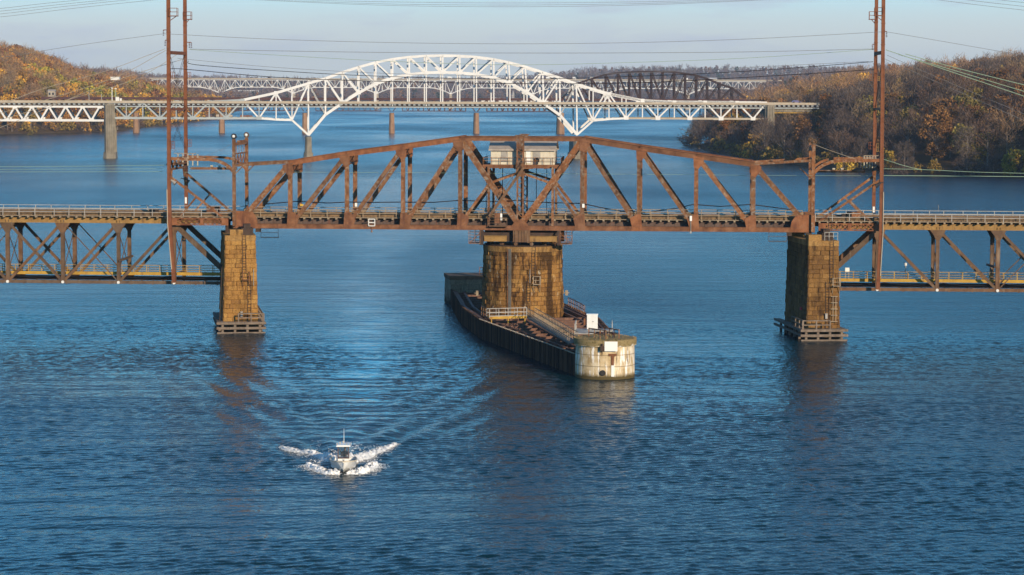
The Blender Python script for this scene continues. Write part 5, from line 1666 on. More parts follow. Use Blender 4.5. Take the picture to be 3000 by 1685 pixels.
# ---------------------------------------------------------------- overhead wires
def wire(pts, t0, label, r=0.028, mat='wire_grey', t1=None, name='overhead_wire', sub=6):
    """pts: photo points along the wire; it hangs in the bridge's plane, t0 behind the near truss"""
    P = [SW.px(u, v, t0 + ((t1 if t1 is not None else t0) - t0) * i / max(1, len(pts) - 1)) for i, (u, v) in enumerate(pts)]
    out = []
    for i in range(len(P) - 1):          # Catmull-Rom through the surveyed points
        p0, p1, p2, p3 = P[max(i - 1, 0)], P[i], P[i + 1], P[min(i + 2, len(P) - 1)]
        for k in range(sub):
            x = k / sub
            out.append(0.5 * ((2 * p1) + (p2 - p0) * x + (2 * p0 - 5 * p1 + 4 * p2 - p3) * x * x + (3 * p1 - p0 - 3 * p2 + p3) * x ** 3))
    out.append(P[-1])
    b = MB(); b.tube(out, r, 4)
    o = b.build(name, MAT[mat])
    return tag(o, label, 'overhead wire', 'overhead wires of the rail bridge')
wire([(480, 99), (800, 115), (1150, 125), (1500, 128.5), (1850, 125), (2200, 114), (2592, 93)], -1.4, 'thin grey wire between the pole pairs, highest of those crossing above the white arch')
wire([(556, 144), (800, 149), (1150, 154), (1500, 155.5), (1850, 155), (2200, 152), (2562, 143.5)], 10.9, 'grey wire between the pole pairs, second from the top, nearly straight', 0.032)
wire([(556, 145.5), (800, 161), (1150, 180), (1500, 190), (1850, 183), (2200, 169.5), (2562, 144.5)], 10.9, 'greenish wire between the pole pairs, sagging onto the crown of the white arch', 0.03, 'wire_copper')
wire([(520, 171), (800, 197), (1150, 216), (1500, 222), (1850, 214), (2200, 197), (2545, 180)], 9.0, 'faint grey wire sagging in front of the crown of the white arch', 0.025)
wire([(552, 178), (575, 190), (800, 207), (1100, 223), (1500, 232), (1850, 224), (2200, 208), (2558, 181)], 10.9, 'upper of the two thick dark cables sagging between the pole pairs', 0.045, 'cable_black')
wire([(500, 207), (530, 202), (800, 226), (1104, 238), (1500, 245), (1850, 243), (2200, 226), (2562, 204)], -1.4, 'lower of the two thick dark cables sagging between the pole pairs', 0.05, 'cable_black')
wire([(700, -3), (1100, 15), (1500, 20), (1900, 14), (2300, -3)], 11, 'thin wire along the top edge of the sky, lowest of three sagging together', 0.022)
wire([(730, -3), (1100, 11), (1500, 15), (1900, 10), (2270, -3)], 8, 'thin wire along the top edge of the sky, middle of three sagging together', 0.022)
wire([(790, -3), (1100, 5), (1500, 9), (1900, 5), (2200, -3)], 5, 'thin wire along the top edge of the sky, highest of three sagging together', 0.02)
for i, (y0, x1) in enumerate(((25, 233), (33, 311), (41, 373), (50, 451))):
    wire([(-120, y0 + 120 * y0 / x1 * 0.62), (0, y0), (x1 * 0.5, y0 * 0.47), (x1, 0), (x1 + 60, -5)], 2 + i * 2, ('highest', 'second highest', 'third highest', 'lowest')[i] + ' of four thin wires crossing the top left corner of the sky', 0.024)
wire([(-120, 193), (0, 170), (240, 131), (480, 99)], -1.4, 'lone thin wire rising from the left edge to the upper left pole arm', 0.026)
for i, (pts, lab) in enumerate((
    ([(-150, 347), (0, 306), (124, 261), (311, 208), (426, 165), (484, 143)], 'highest of four wires fanning down from the left poles over the left hill'),
    ([(-150, 372), (0, 332), (174, 281), (348, 222), (485, 148)], 'second highest of four wires fanning down from the left poles'),
    ([(-150, 394), (0, 352), (200, 292), (398, 231), (535, 149)], 'third highest of four wires fanning down from the left poles'),
    ([(-150, 420), (0, 374), (174, 302), (351, 232), (541, 172)], 'lowest of four wires fanning down from the left poles over the left hill'))):
    wire(pts, (-1.4, -1.4, 10.9, 10.9)[i], lab, 0.034, 'parapet_tan')
wire([(-100, 489.5), (0, 488.6), (240, 487), (485, 484)], -0.5, 'upper pale contact wire left of the left poles, low over the water', 0.03, 'wire_copper')
wire([(-100, 497), (0, 496.5), (240, 495.5), (476, 494.5)], 3, 'middle pale contact wire left of the left poles, low over the water', 0.024, 'wire_copper')
wire([(-100, 504.5), (0, 504), (240, 503.6), (476, 503)], 1.5, 'lowest pale contact wire left of the left poles', 0.03, 'wire_copper')
wire([(540, 505), (900, 504.5), (1400, 507.5), (1900, 511), (2250, 514), (2560, 515)], 2.7, 'pale contact wire strung through the swing span', 0.02, 'wire_copper')
wire([(2589, 514.5), (2800, 516), (3000, 517.8), (3120, 519)], 1.5, 'lowest pale contact wire right of the right poles', 0.045, 'wire_copper')
wire([(2589, 494.6), (2700, 497), (2850, 504), (3000, 508), (3120, 512)], -0.5, 'upper pale contact wire right of the right poles, just above the lowest', 0.035, 'wire_copper')
for i, (pts, lab) in enumerate((
    ([(2595, 93), (2800, 128), (3000, 163), (3100, 180)], 'lone thin wire falling right from the top arm of the right poles'),
    ([(2652, 158), (2800, 199), (3000, 249), (3110, 277)], 'uppermost of three bright greenish wires falling over the shaded right wood'),
    ([(2633, 160), (2800, 208), (3000, 268), (3110, 300)], 'middle of three bright greenish wires falling over the shaded right wood'),
    ([(2595, 146), (2800, 215), (3000, 282), (3110, 320)], 'lowest of three bright greenish wires falling over the shaded right wood'),
    ([(2599, 162), (2800, 250), (3000, 334), (3110, 380)], 'upper of two faint wires falling steeply over the shaded right wood'),
    ([(2590, 172), (2800, 265), (3000, 353), (3110, 402)], 'lower of two faint wires falling steeply over the shaded right wood'),
    ([(2736, -2), (2860, 14), (3000, 30), (3100, 42)], 'lowest thin wire in the top right corner of the sky'),
    ([(2820, -2), (2900, 8), (3000, 19), (3100, 31)], 'middle thin wire in the top right corner of the sky'),
    ([(2912, -2), (3000, 8), (3100, 20)], 'uppermost thin wire in the top right corner of the sky'))):
    wire(pts, (-1.4, 3, 6, -1.4, 10.9, 10.9, 2, 5, 8)[i], lab, 0.05 if 1 <= i <= 3 else 0.026, 'wire_copper' if 1 <= i <= 3 else 'wire_grey')
wire([(690, 415), (640, 442), (585, 462), (560, 468)], -0.7, 'thin stay wire from the left end frame down to the arched arm', 0.02)
wire([(2384, 423), (2440, 444), (2530, 474)], -0.7, 'stay wire from the right end frame down to the right poles', 0.03, 'parapet_tan')
wire([(2589, 467), (2650, 486), (2700, 498)], -0.5, 'short green feeder wire dropping right from the right poles', 0.04, 'wire_copper')

# ================================================================ motor boat with its skipper
byaw = math.atan2(BOAT.x, BOAT.y)           # the bow points at the camera
bf = Vector((-BOAT.x, -BOAT.y, 0)).normalized()
bs = Vector((bf.y, -bf.x, 0))               # starboard
def bo(x, y, z):
    """boat space: x starboard, y ahead, z up; the bow rides a little high"""
    return BOAT + bs * x + bf * (y + 0.0) + Z * (z + 0.045 * (y + 1.5))
BC = -3.6                                     # hull centre sits behind the surveyed bow wave
boat = thing('motor_boat', BOAT + bf * BC, 'small white motor boat with dark framed cabin, throwing up a foaming bow wave', 'boat')
st = []
for y, bsh, bch, zk, zc_, zs in ((-3.6, 1.16, 1.05, -0.28, 0.05, 0.78), (-2.4, 1.25, 1.10, -0.30, 0.05, 0.79), (-1.0, 1.285, 1.12, -0.30, 0.06, 0.82), (0.5, 1.27, 1.04, -0.28, 0.10, 0.87),
                                 (1.8, 1.16, 0.82, -0.20, 0.18, 0.94), (2.8, 0.92, 0.52, -0.05, 0.32, 1.00), (3.5, 0.58, 0.24, 0.22, 0.50, 1.05), (4.0, 0.05, 0.03, 0.75, 0.85, 1.08)):
    row = [(0, zk), (bch * 0.55, zk + (zc_ - zk) * 0.5), (bch, zc_), (bch * 0.55 + bsh * 0.45, zc_ + (zs - zc_) * 0.45), (bsh, zs)]
    st.append((y, row))
def hullv(x, y, z): return bo(x, y + BC + 1.2, z)
b, rb = MB(), MB()
for (y0, r0), (y1, r1) in zip(st, st[1:]):
    for sg in (-1, 1):
        for k in range(4):
            q = [hullv(sg * r0[k][0], y0, r0[k][1]), hullv(sg * r0[k + 1][0], y0, r0[k + 1][1]), hullv(sg * r1[k + 1][0], y1, r1[k + 1][1]), hullv(sg * r1[k][0], y1, r1[k][1])]
            (rb if k < 1 and y0 < 1.5 else b).add(q, [(0, 1, 2, 3)])
y0, r0 = st[0]
b.add([hullv(x, y0, z) for x, z in r0] + [hullv(-x, y0, z) for x, z in r0[::-1][:-1]], [tuple(range(9))])
b.build('hull', MAT['white_gloss'], boat)
t = NT('bottom_paint'); t.color((0.16, 0.02, 0.018)).set(0.5, 0, 0.4)
rb.build('hull_bottom', MAT['bottom_paint'], boat)
b = MB()
for (y0, r0), (y1, r1) in zip(st, st[1:]):
    for sg in (-1, 1):
        b.bar(hullv(sg * r0[4][0], y0, r0[4][1]), hullv(sg * r1[4][0], y1, r1[4][1]), 0.09, 0.11, Z, 0.02)
b.build('gunwale', MAT['cream_siding'], boat)
b = MB()
f = [st[k] for k in (4, 5, 6, 7)]
for (y0, r0), (y1, r1) in zip(f, f[1:]):
    b.add([hullv(-r0[4][0], y0, r0[4][1] - .04), hullv(r0[4][0], y0, r0[4][1] - .04), hullv(r1[4][0], y1, r1[4][1] - .04), hullv(-r1[4][0], y1, r1[4][1] - .04)], [(0, 1, 2, 3)])
b.build('foredeck', MAT['white_gloss'], boat)
b = MB(); f = st[:5]
for (y0, r0), (y1, r1) in zip(f, f[1:]):
    b.add([hullv(-r0[4][0] * .93, y0, 0.32), hullv(r0[4][0] * .93, y0, 0.32), hullv(r1[4][0] * .93, y1, 0.32), hullv(-r1[4][0] * .93, y1, 0.32)], [(0, 1, 2, 3)])
b.build('cockpit_floor', MAT['white_paint'], boat)
def bbox(b_, x0, x1, y0, y1, z0, z1):
    c = hullv((x0 + x1) / 2, (y0 + y1) / 2, (z0 + z1) / 2); b_.obox(c, bs * (x1 - x0) / 2, bf * (y1 - y0) / 2, Z * (z1 - z0) / 2)
b = MB(); bbox(b, -0.52, 0.52, -0.4, 0.75, 0.32, 1.08); b.build('console', MAT['white_gloss'], boat)
b = MB()
for x in (-0.5, 0.5):
    b.bar(hullv(x, 0.72, 1.05), hullv(x * 1.0, 0.45, 2.2), 0.1, 0.1, bf)
    b.bar(hullv(x, -0.95, 0.35), hullv(x, -0.8, 2.2), 0.09, 0.09, bf)
    b.bar(hullv(x, 0.45, 1.6), hullv(x, -0.85, 1.6), 0.05, 0.05, bs)
b.bar(hullv(-0.5, 0.74, 1.1), hullv(0.5, 0.74, 1.1), 0.12, 0.06, bf); b.bar(hullv(-0.5, 0.46, 2.16), hullv(0.5, 0.46, 2.16), 0.12, 0.1, bf)
t = NT('cabin_frame'); t.color((0.045, 0.014, 0.012)).set(0.35, 0, 0.5)
b.build('cabin_frame', MAT['cabin_frame'], boat)
t = NT('windscreen'); t.set(0.05, 0, 0.5)
gl = t.n.new('ShaderNodeBsdfTransparent'); gl.inputs[0].default_value = (0.72, 0.75, 0.75, 1)
mg = t.n.new('ShaderNodeMixShader'); mg.inputs[0].default_value = 0.22
t.l.new(gl.outputs[0], mg.inputs[1]); t.l.new(t.b.outputs[0], mg.inputs[2]); t.l.new(mg.outputs[0], t.out.inputs[0]); t.color((0.1, 0.13, 0.15))
b = MB(); b.add([hullv(-0.45, 0.70, 1.16), hullv(0.45, 0.70, 1.16), hullv(0.45, 0.47, 2.1), hullv(-0.45, 0.47, 2.1)], [(0, 1, 2, 3)]); b.build('windscreen', MAT['windscreen'], boat)
b = MB(); bbox(b, -0.68, 0.68, -1.25, 0.85, 2.22, 2.31); bbox(b, -0.6, 0.6, -1.15, 0.75, 2.31, 2.35); b.build('hard_top', MAT['white_gloss'], boat)
b = MB()
for x, y, h in ((-0.62, 0.7, 0.12), (0.3, -0.3, 0.2), (0.58, 0.5, 0.14), (-0.3, 0.6, 0.1), (0.0, -0.9, 0.22)): bbox(b, x - .05, x + .05, y - .05, y + .05, 2.35, 2.35 + h)
b.build('roof_lights', MAT['parapet_tan'], boat)
b = MB(); b.tube([hullv(-0.06, -0.9, 2.3), hullv(-0.06, -1.0, 3.0), hullv(-0.06, -1.1, 3.75)], [0.035, 0.025, 0.012], 5); b.build('antenna', MAT['white_paint'], boat)
b = MB(); bbox(b, -0.26, 0.26, -4.1, -3.6, 0.3, 1.25); bbox(b, -0.18, 0.18, -4.0, -3.7, -0.5, 0.3); b.build('outboard_motor', MAT['black_metal'], boat)
b = MB(); b.bar(hullv(0.0, 3.85, 1.1), hullv(0.0, 3.45, 1.14), 0.16, 0.1, Z); b.bar(hullv(-0.12, 3.5, 1.2), hullv(0.12, 3.5, 1.2), 0.06, 0.06, Z); b.build('anchor', MAT['galvanised'], boat)
b = MB(); bbox(b, -0.35, 0.35, -1.5, -0.95, 0.32, 1.0); b.build('helm_seat', MAT['white_paint'], boat)

# skipper: one continuous skinned body
def skin_body(name, joints, edges, mat, parent, levels=2):
    me = bpy.data.meshes.new(name)
    me.from_pydata([tuple(Vector(p) - POS[parent.name]) for p, r_ in joints], edges, [])
    o = link_mesh(name, me, mat, parent, POS[parent.name])
    m = o.modifiers.new('skin', 'SKIN'); m.use_smooth_shade = True
    for i, (p, r_) in enumerate(joints): me.skin_vertices[0].data[i].radius = (r_, r_)
    me.skin_vertices[0].data[0].use_root = True
    s_ = o.modifiers.new('sub', 'SUBSURF'); s_.levels = levels; s_.render_levels = levels
    return o
plain('jacket_dark', (0.02, 0.022, 0.03), 0.8)
plain('trousers', (0.04, 0.045, 0.06), 0.8)
plain('skin_tone', (0.48, 0.24, 0.15), 0.6)
plain('hair_ginger', (0.20, 0.09, 0.035), 0.8)
px0, py0 = -0.16, -0.62
skip = thing('person', hullv(px0, py0, 0.32), 'person in dark jacket at the helm of the small white boat, one arm raised', 'person')
J = lambda x, y, z: hullv(px0 + x, py0 + y, z)
joints = [(J(0, 0, 1.18), .14), (J(0, 0, 1.40), .15), (J(0, .02, 1.58), .16), (J(0, .03, 1.68), .07), (J(-.19, .02, 1.60), .08), (J(-.26, .14, 1.38), .055), (J(-.14, .38, 1.30), .045),
          (J(.19, .02, 1.60), .08), (J(.36, .08, 1.46), .055), (J(.47, .12, 1.68), .045), (J(-.09, .02, 1.08), .10), (J(-.10, .06, .72), .075), (J(-.10, 0, .38), .06), (J(.09, .02, 1.08), .10), (J(.10, .06, .72), .075), (J(.10, 0, .38), .06)]
edges = [(0, 1), (1, 2), (2, 3), (2, 4), (4, 5), (5, 6), (2, 7), (7, 8), (8, 9), (0, 10), (10, 11), (11, 12), (0, 13), (13, 14), (14, 15)]
skin_body('clothed_body', joints, edges, MAT['jacket_dark'], skip)
hd = [(J(0, .05, 1.66), .055), (J(0, .06, 1.76), .075), (J(0, .06, 1.84), .10), (J(0, .055, 1.93), .085), (J(0, .165, 1.835), .018), (J(-.10, .05, 1.84), .02), (J(.10, .05, 1.84), .02)]
skin_body('head', hd, [(0, 1), (1, 2), (2, 3), (2, 4), (2, 5), (2, 6)], MAT['skin_tone'], skip)
b = MB(); c = J(0, .03, 1.92); b.ball(c, 0.115, 12, 8); b.build('hair', MAT['hair_ginger'], skip, None, True)
b = MB()
for x in (-.038, .038): b.ball(J(x, .155, 1.865), 0.013, 6, 5)
b.build('eyes', MAT['black_metal'], skip)
b = MB(); b.bar(J(-.03, .158, 1.785), J(.03, .158, 1.785), 0.012, 0.02, bf); b.build('mouth', MAT['red_plastic'], skip)
for sg, (wx, wy, wz_), dr in ((-1, (-.14, .38, 1.30), (0.3, 0.8, -0.3)), (1, (.47, .12, 1.68), (0.1, 0.15, 1))):
    d = Vector(dr).normalized(); x_ = d.orthogonal().normalized()
    P = lambda a, o: J(wx + d.x * a + x_.x * o, wy + d.y * a + x_.y * o, wz_ + d.z * a + x_.z * o)
    jj = [(P(0, 0), .03), (P(.05, 0), .034)]; ee = [(0, 1)]
    for k, o in enumerate((-.03, -.01, .01, .03)):
        n_ = len(jj); jj += [(P(.095, o), .010), (P(.135 - abs(k - 1.4) * .008, o * 1.25), .009), (P(.165 - abs(k - 1.4) * .012, o * 1.35), .008)]
        ee += [(1, n_), (n_, n_ + 1), (n_ + 1, n_ + 2)]
    n_ = len(jj); jj += [(P(.05, -.05 * sg), .011), (P(.085, -.07 * sg), .009)]; ee += [(1, n_), (n_, n_ + 1)]
    skin_body('hand', jj, ee, MAT['skin_tone'], skip, 1)

# foam: arms of the wash and the bow spray
t = NT('foam'); fc = t.ramp(t.pos().outputs['Random Per Island'], [(0.0, (0.80, 0.82, 0.84)), (0.4, (0.88, 0.88, 0.88)), (1.0, (0.92, 0.92, 0.91))]); t.color(fc).set(0.9, 0, 0.1)
def foam():
    r = np.random.default_rng(5)
    tet = np.array([[1, 0, -0.25], [-0.5, 0.87, -0.25], [-0.5, -0.87, -0.25], [0, 0, 0.7], [0.2, 0.1, -0.4]])
    tf = np.array([[0, 1, 3], [1, 2, 3], [2, 0, 3], [1, 0, 4], [2, 1, 4], [0, 2, 4]])
    V, F = [], []; sum_v = [0]
    def scatter(path, n, w0, w1, hmax, smin, smax, fade):
        P = np.array([[p.x, p.y] for p in path]); seg = np.linalg.norm(np.diff(P, axis=0), axis=1); cum = np.r_[0, np.cumsum(seg)]
        for _ in range(abs(n)):
            f = r.random() ** fade; d = f * cum[-1]; k = min(len(seg) - 1, int(np.searchsorted(cum, d) - 1)); k = max(k, 0)
            a = P[k] + (P[k + 1] - P[k]) * ((d - cum[k]) / seg[k]); tg = (P[k + 1] - P[k]) / seg[k]; nn = np.array([-tg[1], tg[0]])
            w = w0 + (w1 - w0) * f; o = r.normal() * w * 0.5
            lump = math.sin(d * 2.1 + 1.3 * math.sin(d * 0.9)) + math.sin(o * 4.3 + d * 3.7) + 0.8 * math.sin(d * 7.3 + o * 9.1)
            if n > 0 and r.random() > 0.72 + 0.30 * lump: continue
            x, y = a + nn * o
            z = abs(r.normal()) * hmax * (0.75 + 0.25 * lump) * (1 - 0.75 * f) * math.exp(-(o / w) ** 2) 
            s = r.uniform(smin, smax) * (1.0 - 0.45 * f)
            a_ = r.uniform(0, 6.28); ca, sa = math.cos(a_), math.sin(a_)
            q = tet * s * np.array([r.uniform(.7, 1.5), r.uniform(.7, 1.5), r.uniform(.5, 1.0)])
            q = np.stack([q[:, 0] * ca - q[:, 1] * sa, q[:, 0] * sa + q[:, 1] * ca, q[:, 2]], -1) + np.array([x, y, z + 0.03])
            F.append(tf + sum_v[0]); sum_v[0] += 5; V.append(q)
    zz = lambda x, y: on_z(780 + x / 4.823, 1230 + y / 4.823, 0.0)
    LA = [zz(960, 610), zz(860, 590), zz(760, 548), zz(600, 492), zz(440, 455), zz(290, 425), zz(205, 385)]
    RA = [zz(1225, 610), zz(1300, 585), zz(1390, 548), zz(1540, 492), zz(1680, 428), zz(1845, 345)]
    LB_ = [zz(1030, 765), zz(960, 772), zz(860, 765), zz(760, 742), zz(660, 695), zz(575, 640)]
    RB_ = [zz(1160, 765), zz(1230, 772), zz(1310, 765), zz(1400, 745), zz(1490, 705), zz(1565, 625)]
    def ridge(path, w0, w1, h0, h1, side):
        """torn crest of white water; side: which flank trails off behind"""
        P = np.array([[p.x, p.y] for p in path]); seg = np.linalg.norm(np.diff(P, axis=0), axis=1); cum = np.r_[0, np.cumsum(seg)]
        n, m = int(cum[-1] / 0.10), 13
        G = np.zeros((n, m, 3))
        ph = r.uniform(0, 6, 8)
        for i in range(n):
            f = i / (n - 1); d = f * cum[-1]; k = max(0, min(len(seg) - 1, int(np.searchsorted(cum, d) - 1)))
            a_ = P[k] + (P[k + 1] - P[k]) * ((d - cum[k]) / seg[k]); tg = (P[k + 1] - P[k]) / seg[k]; nn = np.array([-tg[1], tg[0]]) * side
            pulse = 1 + 0.24 * math.sin(d * 1.5 + ph[0]) + 0.2 * math.sin(d * 3.9 + ph[1]) + 0.12 * math.sin(d * 9.1 + ph[4])
            w = (w0 + (w1 - w0) * f) * (0.8 + 0.2 * pulse) * (1 - max(0, f - 0.93) / 0.07 * 0.8); hh = (h0 + (h1 - h0) * f) * pulse
            back = 0.8 + 0.3 * math.sin(d * 2.3 + ph[2]) + 0.3 * math.sin(d * 6.1 + ph[3])
            for j in range(m):
                o = j / (m - 1)                      # 0 at the leading edge
                x = -0.22 * w + o * w * (1 + back * 0.55 * o)
                hz_ = math.sin(min(1, o * 2.3) * math.pi / 2) * (1 - o) ** 0.9 * 1.5
                q = a_ + nn * x
                G[i, j] = (q[0] + r.normal() * 0.05, q[1] + r.normal() * 0.05, -0.05 + hh * hz_ * (0.45 + 1.0 * r.random()) + (0.03 if 0 < j < m - 1 else 0))
        idx = np.arange(n * m).reshape(n, m)
        q4 = np.stack([idx[:-1, :-1], idx[1:, :-1], idx[1:, 1:], idx[:-1, 1:]], -1).reshape(-1, 4)
        tri = np.concatenate([q4[:, [0, 1, 2]], q4[:, [0, 2, 3]]])
        c_ = G.reshape(-1, 3)[tri].mean(1)
        # holes towards the trailing edge
        col_ = np.tile(np.repeat(np.arange(m - 1)[None], n - 1, 0).reshape(-1), 2) / (m - 2)
        wv = np.sin(c_[:, 0] * 5.1 + np.sin(c_[:, 1] * 3.3)) + np.sin(c_[:, 1] * 6.7 + c_[:, 0] * 2.2)
        keep = (r.random(len(tri)) > np.clip((col_ - 0.28) * 1.5, 0, 0.9)) & (wv > -2.6 + 2.6 * np.clip(col_ - 0.35, 0, 1))
        F.append(tri[keep] + sum_v[0]); sum_v[0] += n * m; V.append(G.reshape(-1, 3))
    ridge(LA, 1.9, 0.45, 0.50, 0.16, -1); ridge(RA, 1.9, 0.45, 0.52, 0.16, 1)
    ridge(LB_, 1.1, 1.1, 0.40, 0.24, -1); ridge(RB_, 1.1, 1.2, 0.42, 0.28, 1)
    scatter(LA, 2600, 1.5, 0.45, 0.26, 0.025, 0.075, 1.0)
    scatter(RA, 2600, 1.5, 0.45, 0.28, 0.025, 0.075, 1.0)
    scatter(LB_, 1400, 0.8, 1.1, 0.20, 0.03, 0.08, 0.85)
    scatter(RB_, 1500, 0.8, 1.2, 0.24, 0.03, 0.08, 0.85)
    scatter([zz(900, 620), zz(1000, 560), zz(1090, 520), zz(1180, 560), zz(1290, 620)], 1500, 1.3, 1.3, 0.12, 0.05, 0.16, 1)
    scatter([zz(1090, 520), zz(1085, 420), zz(1075, 300)], 260, 1.3, 1.6, 0.02, 0.04, 0.12, 1)
    scatter([zz(1380, 440), zz(1500, 330)], 90, 1.6, 2.2, 0.03, 0.03, 0.09, 1)
    scatter([zz(880, 430), zz(640, 300)], 50, 1.8, 2.5, 0.03, 0.03, 0.08, 1)
    V, F = np.concatenate(V), np.concatenate(F)
    o = np_mesh('wake_foam', V, F, MAT['foam'])
    tag(o, 'white foam thrown up on both sides of the motor boat', 'foam', kind='stuff')
foam()
# ================================================================ white arch road bridge upstream
HF = Frame(904, 1262, -5.5)
HT = 15.0
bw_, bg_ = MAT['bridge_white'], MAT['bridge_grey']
arch = thing('arch_bridge', HF.at(0, 7, 10), 'white steel arch truss road bridge spanning the river behind the rusty swing bridge', 'bridge')
ATOP = [(418.4, 300), (516.3, 299), (612.8, 299), (710.7, 293.5), (809, 272.6), (855.5, 258.8), (903.7, 244.6), (953.5, 230.2), (1003, 212.5), (1051.5, 197), (1101, 183.2), (1151, 173.4), (1199, 167.2), (1249, 163.9), (1297, 163), (1347, 164), (1395, 167.3), (1446.5, 174), (1490, 183), (1538.4, 195.5), (1589.7, 212), (1639.5, 228), (1688.5, 246), (1737.5, 261.5), (1784, 274.5), (1882, 294.5), (1975.4, 299), (2065.6, 299.5), (2159, 300.5)]
ARIB = [(903.7, 395.5), (953.5, 336), (1003, 302), (1051.5, 271.5), (1101, 246), (1150, 229), (1199, 218.5), (1249, 213.3), (1297, 212), (1347, 213.3), (1396, 218), (1446.7, 227.5), (1494, 243), (1544, 271), (1592.4, 303), (1641, 338), (1690.8, 394.5)]
def arch_side(t):
    P = lambda uv: HF.px(*uv)          # surveyed on the near plane, copied across to the far one
    off = HF.n * t
    top = [P(q) + off for q in ATOP]; rib = [P(q) + off for q in ARIB]
    def part(name, fn, m=bw_):
        b = MB(); fn(b); return b.build(name, m, arch)
    def poly(b, pts, w, d):
        for p, q in zip(pts, pts[1:]): b.bar(p, q, w, d, HF.n, 0.15)
    part('top_chord', lambda b: poly(b, top[3:], 1.15, 0.9))
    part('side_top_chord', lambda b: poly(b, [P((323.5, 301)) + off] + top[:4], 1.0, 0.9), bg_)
    part('side_top_chord', lambda b: poly(b, top[24:] + [P((2246, 301)) + off], 1.0, 0.9))
    part('arch_rib', lambda b: poly(b, rib, 1.3, 0.9))
    # arch web
    itop = {round(q[0]): k for k, q in enumerate(ATOP)}
    for k in range(1, 16):
        u = ARIB[k][0]
        j = min(range(len(ATOP)), key=lambda i: abs(ATOP[i][0] - u))
        part('post', lambda b: b.bar(rib[k], top[j], 0.75, 0.6, HF.n))
        if ARIB[k][1] < 300:             # hanger down to the deck
            d = HF.px(u, 311) + off
            part('hanger', lambda b: b.bar(rib[k], d, 0.52, 0.4, HF.n))
        if k <= 8 and k > 0: part('diagonal', lambda b: b.bar(top[j - 1], rib[k], 0.72, 0.55, HF.n))
        if k >= 8 and k < 16: part('diagonal', lambda b: b.bar(top[j + 1], rib[k], 0.72, 0.55, HF.n))
    # legs over the piers and the cantilever arms
    for pin, tops_, low in ((0, 6, [(855.5, 352), (807, 350.5), (759, 346.5)]), (16, 22, [(1737.5, 353.5), (1785.7, 349), (1834, 346.5)])):
        part('pier_post', lambda b: b.bar(rib[pin], top[tops_], 0.7, 0.6, HF.n))
        L = [rib[pin]] + [P(q) + off for q in low]
        part('arm_chord', lambda b: poly(b, L, 0.95, 0.8))
    wl = [((370, 345.5), (323.5, 300)), ((370, 345.5), (418.4, 300)), ((468, 346.5), (418.4, 300)), ((468, 346.5), (516.3, 299)), ((564.5, 346.5), (516.3, 299)), ((564.5, 346.5), (612.8, 299)), ((662.5, 346), (612.8, 299)), ((662.5, 346), (710.7, 293.5)), ((759, 346.5), (710.7, 293.5)), ((759, 346.5), (809, 272.6)), ((855.5, 352), (809, 272.6)), ((855.5, 352), (903.7, 244.6)), ((953.5, 336), (903.7, 244.6))]
    wr = [((1641, 338), (1688.5, 246)), ((1737.5, 353.5), (1688.5, 246)), ((1737.5, 353.5), (1784, 274.5)), ((1834, 346.5), (1784, 274.5)), ((1834, 346.5), (1882, 294.5)), ((1927, 347), (1882, 294.5)), ((1927, 347), (1975.4, 299)), ((2020.5, 347.5), (1975.4, 299)), ((2020.5, 347.5), (2065.6, 299.5)), ((2112, 348), (2065.6, 299.5)), ((2112, 348), (2159, 300.5)), ((2206, 348.5), (2159, 300.5)), ((2206, 348.5), (2244, 302))]
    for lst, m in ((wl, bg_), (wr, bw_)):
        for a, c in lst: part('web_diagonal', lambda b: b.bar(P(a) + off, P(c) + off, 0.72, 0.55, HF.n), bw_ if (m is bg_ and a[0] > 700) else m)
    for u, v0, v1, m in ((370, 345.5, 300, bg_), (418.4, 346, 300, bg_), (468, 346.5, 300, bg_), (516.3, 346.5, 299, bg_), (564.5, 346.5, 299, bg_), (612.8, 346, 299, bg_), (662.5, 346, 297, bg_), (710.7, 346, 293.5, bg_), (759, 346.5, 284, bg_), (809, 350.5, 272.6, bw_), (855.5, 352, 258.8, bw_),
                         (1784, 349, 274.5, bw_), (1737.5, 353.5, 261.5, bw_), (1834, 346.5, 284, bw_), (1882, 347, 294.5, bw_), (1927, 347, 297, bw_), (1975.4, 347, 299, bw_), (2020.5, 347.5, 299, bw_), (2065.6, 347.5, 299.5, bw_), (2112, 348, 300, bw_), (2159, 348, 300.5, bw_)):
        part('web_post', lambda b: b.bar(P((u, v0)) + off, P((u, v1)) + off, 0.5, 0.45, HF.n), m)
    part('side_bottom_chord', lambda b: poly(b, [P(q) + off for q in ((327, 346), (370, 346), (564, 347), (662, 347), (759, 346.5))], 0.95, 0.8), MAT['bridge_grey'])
    part('side_bottom_chord', lambda b: poly(b, [P(q) + off for q in ((1834, 346.5), (1927, 347), (2112, 348), (2246, 349))], 0.95, 0.8), MAT['parapet_tan'])
    def plates(pts, w, h, m):
        for q in pts:
            c = P(q) + off
            part('gusset_plate', lambda b: b.bar(c - Z * h / 2, c + Z * h / 2, w, 1.0, HF.n), m)
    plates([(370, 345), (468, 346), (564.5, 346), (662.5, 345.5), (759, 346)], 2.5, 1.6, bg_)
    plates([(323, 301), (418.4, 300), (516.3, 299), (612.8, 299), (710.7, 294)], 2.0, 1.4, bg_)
    plates([(1834, 346), (1927, 347), (2020.5, 347), (2112, 348), (2206, 348)], 2.4, 1.6, bw_)
    plates([(809, 272.6), (1784, 275), (1882, 295), (1975.4, 299.5), (2065.6, 300), (2159, 301)] + [(u, v) for u, v in ARIB[3:14]], 1.9, 1.7, bw_)
arch_side(0.0); arch_side(HT)
